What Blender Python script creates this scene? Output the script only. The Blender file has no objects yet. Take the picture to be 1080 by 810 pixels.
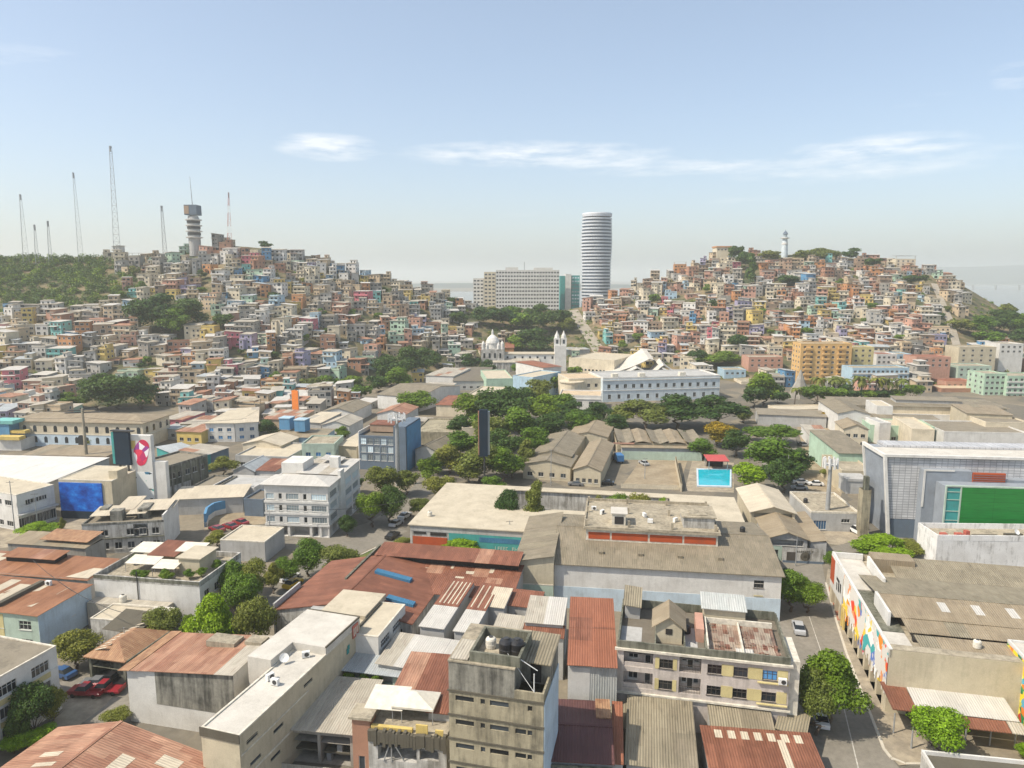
import bpy, bmesh, math, random
from mathutils import Vector, Matrix, noise
R = math.radians
rnd = random.Random(11)
sc = bpy.context.scene
C = sc.collection

# ------------------------------------------------------------------ camera numbers (photo is 1080 x 810)
CAM_H, PITCH, FPX = 60.0, R(8.5), 749.0
cp, sp = math.cos(PITCH), math.sin(PITCH)
def ray(px, py):
    a, b = (px - 540) / FPX, (405 - py) / FPX
    return Vector((a, cp + b * sp, -sp + b * cp))
def P(px, py, z=0.0):
    d = ray(px, py); t = (z - CAM_H) / d.z
    return Vector((d.x * t, d.y * t, z))
def PD(px, py, D):
    d = ray(px, py); t = D / d.y
    return Vector((d.x * t, D, CAM_H + d.z * t))
def proj(p):
    x, y, z = p[0], p[1], p[2] - CAM_H
    zc = y * cp - z * sp; yc = y * sp + z * cp
    return (540 + FPX * x / zc, 405 - FPX * yc / zc, zc)
def zoom(x0, y0, s=3.857):
    return lambda x, y: (x0 + x / s, y0 + y / s)
Z1, Z2, Z3, Z4, Z5 = zoom(0, 600), zoom(200, 600), zoom(400, 600), zoom(600, 600), zoom(810, 600)
Z6, Z7, Z8, Y1, Y2 = zoom(0, 420), zoom(200, 420), zoom(400, 420), zoom(600, 420), zoom(810, 420)
Y3, Y4, Y5, Y6, Y7 = zoom(0, 240), zoom(200, 240), zoom(400, 240), zoom(600, 240), zoom(810, 240)
GRID = R(-14.5)

# ------------------------------------------------------------------ objects
def tag(o, label=None, cat=None, group=None, kind=None):
    if label: o['label'] = label
    if cat: o['category'] = cat
    if group: o['group'] = group
    if kind: o['kind'] = kind
    return o
def thing(name, label, cat, loc=(0, 0, 0), rz=0.0, group=None):
    o = bpy.data.objects.new(name, None); C.objects.link(o)
    o.empty_display_size = 0.5
    o.location = loc; o.rotation_euler = (0, 0, rz)
    return tag(o, label, cat, group)
def link(name, me, parent=None, loc=(0, 0, 0), rz=0.0):
    o = bpy.data.objects.new(name, me); C.objects.link(o)
    if parent is not None: o.parent = parent
    o.location = loc; o.rotation_euler = (0, 0, rz)
    return o
KIDS = {}
def copy_tree(o, parent=None):
    c = o.copy(); C.objects.link(c)
    if parent is not None: c.parent = parent
    for ch in list(o.children): copy_tree(ch, c)
    return c

class MB:
    """collects faces; build() links them as one mesh object"""
    def __init__(s): s.v = []; s.f = []; s.uv = []; s.mi = []; s.m = 0
    def face(s, pts, uv=None, m=None):
        i = len(s.v); pts = [Vector(p) for p in pts]; s.v += pts
        s.f.append(tuple(range(i, i + len(pts))))
        if uv is None:
            n = (pts[1] - pts[0]).cross(pts[2] - pts[0])
            if n.length: n.normalize()
            if abs(n.z) > 0.5: uv = [(p.x, p.y) for p in pts]
            else:
                t = Vector((-n.y, n.x, 0)); t = t.normalized() if t.length else Vector((1, 0, 0))
                uv = [(p.dot(t), p.z) for p in pts]
        elif uv == 'swap': uv = [(p.y, p.x) for p in pts]
        elif uv == 'xy': uv = [(p.x, p.y) for p in pts]
        s.uv.append(uv); s.mi.append(s.m if m is None else m)
    def box(s, x0, x1, y0, y1, z0, z1, m=None):
        s.prism(x0, x1, y0, y1, z0, (z1,) * 4, m)
    def prism(s, x0, x1, y0, y1, z0, t, m=None):
        b = [(x0, y0), (x1, y0), (x1, y1), (x0, y1)]
        lo = [Vector((x, y, z0)) for x, y in b]; hi = [Vector((x, y, z)) for (x, y), z in zip(b, t)]
        s.hexa(lo, hi, m)
    def hexa(s, lo, hi, m=None, uvtop=None):
        n = len(lo)
        for i in range(n):
            j = (i + 1) % n; s.face([lo[i], lo[j], hi[j], hi[i]], None, m)
        s.face(hi, uvtop, m); s.face(lo[::-1], None, m)
    def sheet(s, pts, t=0.12, run='y', m=None):
        hi = [Vector(p) for p in pts]; lo = [p - Vector((0, 0, t)) for p in hi]
        s.hexa(lo, hi, m, 'swap' if run == 'x' else 'xy')
    def poly(s, pts, z0, z1, m=None):
        s.hexa([Vector((p[0], p[1], z0)) for p in pts], [Vector((p[0], p[1], z1)) for p in pts], m)
    def tube(s, a, b, r0, r1=None, n=8, m=None, caps=True):
        a = Vector(a); b = Vector(b); r1 = r0 if r1 is None else r1
        d = (b - a).normalized(); x = d.orthogonal().normalized(); y = d.cross(x)
        A = [a + (x * math.cos(k * 2 * math.pi / n) + y * math.sin(k * 2 * math.pi / n)) * r0 for k in range(n)]
        B_ = [b + (x * math.cos(k * 2 * math.pi / n) + y * math.sin(k * 2 * math.pi / n)) * r1 for k in range(n)]
        for k in range(n):
            j = (k + 1) % n; s.face([A[k], A[j], B_[j], B_[k]], None, m)
        if caps: s.face(A[::-1], None, m); s.face(B_, None, m)
    def lathe(s, prof, cx=0, cy=0, n=16, m=None, sq=1.0):
        rings = [[Vector((cx + r * math.cos(k * 2 * math.pi / n), cy + sq * r * math.sin(k * 2 * math.pi / n), z)) for k in range(n)] for r, z in prof]
        for a, b in zip(rings, rings[1:]):
            for k in range(n):
                j = (k + 1) % n; s.face([a[k], a[j], b[j], b[k]], None, m)
        if prof[0][0] > 1e-4: s.face(rings[0][::-1], None, m)
        if prof[-1][0] > 1e-4: s.face(rings[-1], None, m)
    def mesh(s, name, mats):
        me = bpy.data.meshes.new(name)
        me.from_pydata([tuple(p) for p in s.v], [], s.f)
        mats = mats if isinstance(mats, (list, tuple)) else [mats]
        for x in mats: me.materials.append(x)
        l = me.uv_layers.new(name='UVMap')
        flat = [c for f in s.uv for p in f for c in p]
        l.data.foreach_set('uv', flat)
        if len(mats) > 1: me.polygons.foreach_set('material_index', s.mi)
        me.update(); return me
    def build(s, name, mats, parent=None, label=None, loc=(0, 0, 0), rz=0.0, smooth=False):
        me = s.mesh(name, mats)
        if smooth: me.polygons.foreach_set('use_smooth', [True] * len(me.polygons))
        o = link(name, me, parent, loc, rz)
        if label: o['label'] = label
        return o

# ------------------------------------------------------------------ materials
def srgb(r, g, b):
    f = lambda c: (c / 255 / 12.92) if c <= 10.31 else ((c / 255 + 0.055) / 1.055) ** 2.4
    return (f(r), f(g), f(b), 1)
class NT:
    def __init__(s, mat): s.t = mat.node_tree; s.n = s.t.nodes; s.l = s.t.links
    def add(s, typ, ins=None, **kw):
        nd = s.n.new(typ)
        for k, v in kw.items(): setattr(nd, k, v)
        for k, v in (ins or {}).items():
            if isinstance(v, bpy.types.NodeSocket): s.l.new(v, nd.inputs[k])
            else: nd.inputs[k].default_value = v
        return nd
    def mix(s, fac, a, b, mode='MIX'):
        nd = s.n.new('ShaderNodeMix'); nd.data_type = 'RGBA'; nd.blend_type = mode
        for k, v in ((0, fac), (6, a), (7, b)):
            if isinstance(v, bpy.types.NodeSocket): s.l.new(v, nd.inputs[k])
            else: nd.inputs[k].default_value = v
        return nd.outputs[2]
    def ramp(s, fac, stops, interp='LINEAR'):
        nd = s.n.new('ShaderNodeValToRGB'); s.l.new(fac, nd.inputs[0]); cr = nd.color_ramp; cr.interpolation = interp
        while len(cr.elements) < len(stops): cr.elements.new(0.5)
        for e, (p, c) in zip(cr.elements, stops):
            e.position = p; e.color = c if len(c) == 4 else (*c, 1)
        return nd.outputs[0]
    def noise(s, vec, scale, detail=4, rough=0.55):
        return s.add('ShaderNodeTexNoise', {'Vector': vec, 'Scale': scale, 'Detail': detail, 'Roughness': rough}).outputs[0]
    def mapping(s, vec, scale=(1, 1, 1), rot=(0, 0, 0), loc=(0, 0, 0)):
        return s.add('ShaderNodeMapping', {'Vector': vec, 'Scale': scale, 'Rotation': rot, 'Location': loc}).outputs[0]
def newmat(name):
    m = bpy.data.materials.new(name); m.use_nodes = True
    nt = NT(m); b = nt.n['Principled BSDF']; return m, nt, b
W3 = (1, 1, 1, 1)
def g(v): return (v, v, v, 1)
def mat_plain(name, col, rough=0.6, metal=0.0, var=0.12, scale=1.5, emit=None):
    m, nt, b = newmat(name); co = nt.add('ShaderNodeTexCoord').outputs['Object']
    n = nt.noise(co, scale, 5)
    c = nt.mix(1.0, col, nt.ramp(n, [(0.3, g(1 - var)), (0.7, g(1 + var))]), 'MULTIPLY')
    nt.l.new(c, b.inputs['Base Color']); b.inputs['Roughness'].default_value = rough; b.inputs['Metallic'].default_value = metal
    return m
def mat_wall(name, col, stain=0.35, dark=(0.10, 0.09, 0.07, 1), rough=0.9, streak=1.0, thresh=0.55):
    """painted / rendered wall: blotchy tone, vertical weather streaks and soot patches"""
    m, nt, b = newmat(name)
    co = nt.add('ShaderNodeTexCoord').outputs['Object']; oi = nt.add('ShaderNodeObjectInfo')
    off = nt.add('ShaderNodeVectorMath', {0: co, 1: (0, 0, 0)}, operation='ADD')
    rr = nt.add('ShaderNodeMath', {0: oi.outputs['Random'], 1: 57.0}, operation='MULTIPLY')
    cmb = nt.add('ShaderNodeCombineXYZ', {0: rr.outputs[0], 1: rr.outputs[0], 2: 0.0}); nt.l.new(cmb.outputs[0], off.inputs[1])
    v = off.outputs[0]
    big = nt.noise(v, 0.35, 5, 0.6)
    c = nt.mix(1.0, col, nt.ramp(big, [(0.3, (0.86, 0.85, 0.83)), (0.7, (1.08, 1.08, 1.07))]), 'MULTIPLY')
    sv = nt.mapping(v, (1.6, 1.6, 0.16)); st = nt.noise(sv, 1.0, 6, 0.65)
    pt = nt.noise(v, 0.28, 6, 0.7)
    a = nt.add('ShaderNodeMath', {0: st, 1: 0.5}, operation='MULTIPLY')
    s2 = nt.add('ShaderNodeMath', {0: pt, 1: 0.5}, operation='MULTIPLY')
    sm = nt.add('ShaderNodeMath', {0: a.outputs[0], 1: s2.outputs[0]}, operation='ADD')
    k = nt.ramp(sm.outputs[0], [(thresh - 0.05, g(0)), (thresh + 0.13, g(stain))])
    c = nt.mix(k, c, dark)
    f = nt.noise(v, 6.0, 3)
    c = nt.mix(1.0, c, nt.ramp(f, [(0.3, g(0.93)), (0.7, g(1.05))]), 'MULTIPLY')
    nt.l.new(c, b.inputs['Base Color']); b.inputs['Roughness'].default_value = rough
    b.inputs['Specular IOR Level'].default_value = 0.2
    return m
def mat_sheet(name, c1, c2, rust=(0.16, 0.06, 0.03, 1), rustamt=0.35, sw=0.9, sl=4.0, corr=1.0, rough=0.6, stains=0.5, patch=0.55):
    """corrugated sheets: single sheets differ in tone, corrugation relief, rust and dirt running with the slope"""
    m, nt, b = newmat(name)
    tc = nt.add('ShaderNodeTexCoord'); uv = tc.outputs['UV']; ob = tc.outputs['Object']
    oi = nt.add('ShaderNodeObjectInfo')
    mp = nt.mapping(uv, (1, 1, 1), (0, 0, R(90)))
    br = nt.add('ShaderNodeTexBrick', {'Vector': mp, 'Color1': c1, 'Color2': c2, 'Mortar': tuple(0.75 * x for x in c1[:3]) + (1,), 'Scale': 1.0,
                'Mortar Size': 0.02, 'Mortar Smooth': 0.3, 'Bias': 0.0, 'Brick Width': sl, 'Row Height': sw}, offset=0.5)
    c = br.outputs['Color']
    sv = nt.mapping(uv, (0.9, 0.22, 1)); st = nt.noise(sv, 1.3, 6, 0.65)
    c = nt.mix(nt.ramp(st, [(patch, g(0)), (patch + 0.17, g(rustamt))]), c, rust)
    pn = nt.noise(ob, 0.23, 5, 0.6)
    c = nt.mix(1.0, c, nt.ramp(pn, [(0.3, g(1 - 0.3 * stains)), (0.7, g(1 + 0.16 * stains))]), 'MULTIPLY')
    fn = nt.noise(nt.mapping(uv, (5, 0.5, 1)), 1.0, 4, 0.6)
    c = nt.mix(1.0, c, nt.ramp(fn, [(0.35, g(1 - 0.25 * stains)), (0.65, g(1.06))]), 'MULTIPLY')
    nt.l.new(c, b.inputs['Base Color']); b.inputs['Roughness'].default_value = rough
    b.inputs['Specular IOR Level'].default_value = 0.25
    w = nt.add('ShaderNodeTexWave', {'Vector': uv, 'Scale': 0.95, 'Distortion': 0.3, 'Detail': 1.0}, wave_type='BANDS', bands_direction='X')
    bm = nt.add('ShaderNodeBump', {'Height': w.outputs['Fac'], 'Strength': 0.5 * corr, 'Distance': 0.09})
    nt.l.new(bm.outputs[0], b.inputs['Normal'])
    return m
def mat_ground(name, c1, c2, scale=0.12, fine=1.2, rough=0.95, patch=None):
    m, nt, b = newmat(name); co = nt.add('ShaderNodeTexCoord').outputs['Object']
    n = nt.noise(co, scale, 7, 0.62)
    c = nt.mix(nt.ramp(n, [(0.38, g(0)), (0.62, g(1))]), c1, c2)
    if patch:
        vo = nt.add('ShaderNodeTexVoronoi', {'Vector': co, 'Scale': 0.09}); rp = nt.ramp(vo.outputs['Color'], [(0.45, g(0)), (0.5, g(0.6))])
        c = nt.mix(rp, c, patch)
    f = nt.noise(co, fine, 5, 0.7)
    c = nt.mix(1.0, c, nt.ramp(f, [(0.3, g(0.82)), (0.7, g(1.14))]), 'MULTIPLY')
    nt.l.new(c, b.inputs['Base Color']); b.inputs['Roughness'].default_value = rough
    b.inputs['Specular IOR Level'].default_value = 0.2
    return m
def mat_glass(name, col=(0.02, 0.025, 0.03, 1), rough=0.12):
    m, nt, b = newmat(name)
    oi = nt.add('ShaderNodeObjectInfo')
    c = nt.mix(1.0, col, nt.ramp(oi.outputs['Random'], [(0, g(0.5)), (0.6, g(1.2)), (1.0, g(3.0))]), 'MULTIPLY')
    nt.l.new(c, b.inputs['Base Color']); b.inputs['Roughness'].default_value = rough; b.inputs['Specular IOR Level'].default_value = 0.5
    return m
def mat_leaf(name, c1, c2, c3):
    m, nt, b = newmat(name)
    co = nt.add('ShaderNodeTexCoord').outputs['Object']; ge = nt.add('ShaderNodeNewGeometry'); oi = nt.add('ShaderNodeObjectInfo')
    n = nt.noise(co, 0.55, 3)
    c = nt.ramp(n, [(0.32, c1), (0.52, c2), (0.72, c3)])
    c = nt.mix(1.0, c, nt.ramp(ge.outputs['Random Per Island'], [(0, g(0.6)), (1, g(1.35))]), 'MULTIPLY')
    c = nt.mix(1.0, c, nt.ramp(oi.outputs['Random'], [(0, (0.78, 0.85, 0.8)), (0.5, (1.0, 1.0, 0.9)), (1, (1.25, 1.12, 0.85))]), 'MULTIPLY')
    nt.l.new(c, b.inputs['Base Color']); b.inputs['Roughness'].default_value = 0.55; b.inputs['Specular IOR Level'].default_value = 0.25
    tr = nt.add('ShaderNodeBsdfTranslucent', {'Color': c}); ms = nt.add('ShaderNodeMixShader', {0: 0.32})
    nt.l.new(b.outputs[0], ms.inputs[1]); nt.l.new(tr.outputs[0], ms.inputs[2]); nt.l.new(ms.outputs[0], nt.n['Material Output'].inputs[0])
    return m
def mat_art(name, cols, scale, base=None, cover=0.5, vec='UV', stretch=(1, 1, 1)):
    """painted mural: swirling flat patches of several paints over a base"""
    m, nt, b = newmat(name); tc = nt.add('ShaderNodeTexCoord').outputs[vec]
    tc = nt.mapping(tc, stretch)
    wn = nt.add('ShaderNodeTexNoise', {'Vector': tc, 'Scale': scale * 0.9, 'Detail': 2.0})
    wv = nt.mix(0.35, tc, wn.outputs['Color'], 'ADD')
    vo = nt.add('ShaderNodeTexVoronoi', {'Vector': wv, 'Scale': scale})
    sep = nt.add('ShaderNodeSeparateColor', {0: vo.outputs['Color']})
    n = len(cols); c = nt.ramp(sep.outputs[0], [(i / n, x) for i, x in enumerate(cols)], 'CONSTANT')
    if base:
        k = nt.ramp(nt.noise(tc, scale * 0.55, 3), [(cover - 0.01, g(0)), (cover + 0.01, g(1))]); c = nt.mix(k, base, c)
    nt.l.new(c, b.inputs['Base Color']); b.inputs['Roughness'].default_value = 0.7
    return m
M = {}
def cw(k, rgb, **kw): M[k] = mat_wall('wall_' + k, (*rgb, 1), **kw)
# hill paints
cw('cream', (0.62, 0.55, 0.42)); cw('white', (0.68, 0.66, 0.62)); cw('grey', (0.42, 0.41, 0.385), stain=0.5); cw('tan', (0.53, 0.42, 0.29))
cw('salmon', (0.50, 0.29, 0.22)); cw('orange', (0.50, 0.25, 0.12)); cw('turquoise', (0.20, 0.48, 0.46)); cw('blue', (0.11, 0.27, 0.45))
cw('lilac', (0.36, 0.33, 0.46)); cw('yellow', (0.60, 0.46, 0.16)); cw('brown', (0.36, 0.26, 0.19), stain=0.5); cw('mint', (0.40, 0.54, 0.42))
cw('pink', (0.55, 0.18, 0.22)); cw('sky', (0.38, 0.52, 0.62)); cw('concrete', (0.34, 0.32, 0.285), stain=0.55); cw('brick', (0.40, 0.22, 0.15), stain=0.4)
# city walls
cw('bright', (0.64, 0.63, 0.60), stain=0.22); cw('oldwhite', (0.55, 0.54, 0.51), stain=0.75, thresh=0.47); cw('beige', (0.52, 0.46, 0.34), stain=0.3)
cw('olive', (0.37, 0.33, 0.235), stain=0.75, thresh=0.50, dark=(0.07, 0.065, 0.05, 1)); cw('mossy', (0.20, 0.20, 0.16), stain=0.9, thresh=0.48, dark=(0.045, 0.05, 0.035, 1))
cw('dirty', (0.30, 0.29, 0.25), stain=0.85, thresh=0.47, dark=(0.05, 0.05, 0.045, 1)); cw('paleblue', (0.50, 0.60, 0.68), stain=0.25); cw('palegreen', (0.42, 0.52, 0.44), stain=0.3)
cw('mauve', (0.54, 0.485, 0.445), stain=0.45, thresh=.52); cw('paleyellow', (0.57, 0.49, 0.25), stain=0.25); cw('teal', (0.06, 0.30, 0.29), stain=0.3); cw('slate', (0.13, 0.17, 0.22), stain=0.2)
cw('mid', (0.42, 0.42, 0.41), stain=0.4); cw('redpaint', (0.42, 0.085, 0.03), stain=0.25); cw('roofconc', (0.42, 0.37, 0.28), stain=0.65, thresh=0.48); cw('creamroof', (0.50, 0.445, 0.345), stain=0.3)
cw('whiteroof', (0.54, 0.515, 0.465), stain=0.2); cw('darkmould', (0.12, 0.11, 0.085), stain=0.8, thresh=0.45); cw('navy', (0.015, 0.03, 0.05), stain=0.1); cw('darkroof', (0.17, 0.15, 0.12), stain=0.5)
cw('asphaltroof', (0.25, 0.22, 0.17), stain=0.6)
cw('palace', (0.56, 0.63, 0.67), stain=0.25); cw('apricot', (0.62, 0.40, 0.17), stain=0.25)
cw('mouldwhite', (0.74, 0.735, 0.72), stain=0.85, thresh=0.57); cw('bluegreywall', (0.27, 0.30, 0.34), stain=0.2);
# sheets
def cs(k, a, b_, **kw): M[k] = mat_sheet('sheet_' + k, (*a, 1), (*b_, 1), **kw)
cs('brightsheet', (0.66, 0.64, 0.60), (0.61, 0.59, 0.55), rustamt=0.1, stains=0.25)
cs('rust', (0.27, 0.115, 0.07), (0.20, 0.082, 0.05), rustamt=0.5, stains=0.8)
cs('rustpale', (0.45, 0.26, 0.17), (0.31, 0.15, 0.095), rustamt=0.55, stains=0.8)
cs('rustbrown', (0.33, 0.16, 0.085), (0.25, 0.115, 0.06), rustamt=0.4)
cs('redflat', (0.31, 0.125, 0.072), (0.27, 0.106, 0.06), rustamt=0.25, stains=0.5)
cs('maroon', (0.13, 0.06, 0.055), (0.11, 0.05, 0.048), rustamt=0.3)
cs('tin', (0.47, 0.43, 0.355), (0.38, 0.345, 0.28), rustamt=0.35)
cs('whitesheet', (0.54, 0.52, 0.475), (0.48, 0.46, 0.42), rustamt=0.12, stains=0.3)
cs('bluegrey', (0.42, 0.45, 0.46), (0.36, 0.39, 0.40), rustamt=0.2)
cs('asbestos', (0.31, 0.27, 0.19), (0.25, 0.215, 0.15), rust=(0.10, 0.085, 0.06, 1), rustamt=0.6, sw=1.0, sl=2.4, corr=1.6)
cs('olivetile', (0.27, 0.23, 0.165), (0.215, 0.185, 0.13), rust=(0.09, 0.08, 0.06, 1), rustamt=0.5, sw=1.0, sl=1.8)
cs('brownfib', (0.33, 0.27, 0.185), (0.28, 0.225, 0.15), rust=(0.11, 0.08, 0.06, 1), rustamt=0.45, sw=1.0, sl=3.0)
cs('clay', (0.42, 0.25, 0.14), (0.30, 0.16, 0.09), rustamt=0.4, sw=0.5, sl=0.8)
cs('bluesheet', (0.06, 0.20, 0.34), (0.05, 0.17, 0.29), rustamt=0.1)
cs('beigesheet', (0.58, 0.51, 0.39), (0.52, 0.455, 0.345), rustamt=0.2, stains=0.4)
cs('wallsheet', (0.50, 0.51, 0.48), (0.42, 0.44, 0.42), rustamt=0.15)
cs('debris', (0.42, 0.36, 0.28), (0.20, 0.09, 0.06), rust=(0.06, 0.05, 0.05, 1), rustamt=0.8, sw=0.7, sl=1.3, stains=0.9)
M['frame'] = mat_plain('window_frame', (0.55, 0.54, 0.50, 1), 0.5); M['darkframe'] = mat_plain('dark_frame', (0.07, 0.06, 0.05, 1), 0.5)
M['glass'] = mat_glass('window_glass'); M['blueglass'] = mat_glass('blue_glass', (0.03, 0.10, 0.20, 1)); M['paleglass'] = mat_glass('pale_glass', (0.25, 0.30, 0.32, 1), 0.2)
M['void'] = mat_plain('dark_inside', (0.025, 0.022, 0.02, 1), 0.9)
M['metal'] = mat_plain('grey_metal', (0.36, 0.37, 0.37, 1), 0.45, 0.3); M['darkmetal'] = mat_plain('dark_metal', (0.06, 0.06, 0.06, 1), 0.5, 0.3)
M['whitemetal'] = mat_plain('white_metal', (0.70, 0.70, 0.68, 1), 0.4); M['redmetal'] = mat_plain('red_metal', (0.42, 0.10, 0.07, 1), 0.5)
M['blueplastic'] = mat_plain('blue_plastic', (0.04, 0.16, 0.36, 1), 0.4); M['blackplastic'] = mat_plain('black_plastic', (0.02, 0.02, 0.022, 1), 0.4)
M['canvas'] = mat_plain('white_canvas', (0.60, 0.565, 0.48, 1), 0.8); M['plaster'] = mat_plain('pale_trim', (0.58, 0.54, 0.45, 1), 0.8, var=0.25)
M['wood'] = mat_plain('brown_wood', (0.26, 0.14, 0.06, 1), 0.7, var=0.3); M['trunk'] = mat_plain('bark', (0.12, 0.09, 0.065, 1), 0.9, var=0.3)
M['rubber'] = mat_plain('rubber', (0.02, 0.02, 0.02, 1), 0.8)
M['orangefab'] = mat_plain('orange_fabric', (0.70, 0.20, 0.03, 1), 0.7)
M['asphalt'] = mat_ground('asphalt', (0.19, 0.175, 0.145, 1), (0.235, 0.215, 0.18, 1)); M['pave'] = mat_ground('pavement', (0.38, 0.325, 0.24, 1), (0.25, 0.215, 0.165, 1), 0.4)
M['kerb'] = mat_plain('kerb_stone', (0.50, 0.46, 0.38, 1), 0.9); M['paint'] = mat_plain('road_paint', (0.45, 0.43, 0.38, 1), 0.8, var=0.3)
M['redpave'] = mat_ground('red_pavers', (0.36, 0.17, 0.11, 1), (0.30, 0.14, 0.09, 1), 0.4)
M['yard'] = mat_ground('yard', (0.33, 0.275, 0.19, 1), (0.25, 0.20, 0.135, 1), 0.2)
M['ground'] = mat_ground('ground', (0.17, 0.15, 0.115, 1), (0.24, 0.205, 0.15, 1), 0.05, 0.6, patch=(0.12, 0.115, 0.10, 1))
M['hill'] = mat_ground('hill_earth', (0.055, 0.07, 0.03, 1), (0.22, 0.17, 0.10, 1), 0.06, 0.5)
M['grass'] = mat_ground('grass', (0.06, 0.10, 0.025, 1), (0.14, 0.15, 0.05, 1), 0.2, 1.5)
LEAF = {
 'green': mat_leaf('leaf_green', (0.077, 0.146, 0.015), (0.143, 0.237, 0.023), (0.225, 0.313, 0.038)),
 'dark': mat_leaf('leaf_dark', (0.036, 0.078, 0.018), (0.066, 0.125, 0.025), (0.117, 0.181, 0.036)),
 'olive': mat_leaf('leaf_olive', (0.128, 0.153, 0.030), (0.203, 0.230, 0.045), (0.285, 0.292, 0.069)),
 'bright': mat_leaf('leaf_bright', (0.128, 0.230, 0.013), (0.225, 0.376, 0.018), (0.330, 0.459, 0.032)),
 'yellow': mat_leaf('leaf_yellow', (0.150, 0.153, 0.015), (0.390, 0.264, 0.018), (0.570, 0.320, 0.025)),
}
ALT = {}
for a_, b_ in (('rust', 'rustpale'), ('rustpale', 'tin'), ('rustbrown', 'rustpale'), ('redflat', 'rust'), ('asbestos', 'olivetile'), ('olivetile', 'asbestos'), ('brownfib', 'asbestos'), ('tin', 'rustpale'), ('whitesheet', 'tin'), ('bluegrey', 'tin'), ('maroon', 'rustbrown'), ('beigesheet', 'tin')): ALT[M[a_].name] = M[b_]
# ------------------------------------------------------------------ buildings
WIN = {}
def win_mesh(kind, w, h):
    """frame mesh (outer surround, mullions, sill) and pane mesh, facing -y, centred on x, bottom at z = 0"""
    key = (kind, round(w, 1), round(h, 1))
    if key in WIN: return WIN[key]
    w, h = key[1], key[2]
    f = MB(); t = 0.07
    if kind != 'slit':
        f.box(-w / 2, w / 2, 0.08, 0.16, 0, t); f.box(-w / 2, w / 2, 0.08, 0.16, h - t, h)
        f.box(-w / 2, -w / 2 + t, 0.08, 0.16, t, h - t); f.box(w / 2 - t, w / 2, 0.08, 0.16, t, h - t)
        n = max(1, int(round(w / 0.65)))
        for k in range(1, n):
            x = -w / 2 + w * k / n; f.box(x - 0.03, x + 0.03, 0.09, 0.15, t, h - t)
        if kind == 'bars':
            f.box(-w / 2 + t, w / 2 - t, 0.085, 0.145, h * 0.62, h * 0.62 + 0.05)
    if kind in ('sill', 'bars', 'plain'): f.box(-w / 2 - 0.08, w / 2 + 0.08, -0.10, 0.04, -0.09, -0.005)
    p = MB(); p.box(-w / 2, w / 2, 0.13, 0.135 if kind != 'slit' else 0.2, 0.0, h)
    WIN[key] = (f.mesh('window_frame', M['darkframe'] if kind == 'bars' else M['frame']) if f.f else None, {})
    WIN[key][1]['mb'] = p
    return WIN[key]
def pane_mesh(kind, w, h, glass):
    fm, d = win_mesh(kind, w, h)
    if glass not in d: d[glass] = d['mb'].mesh('pane', M[glass])
    return fm, d[glass]

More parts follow.
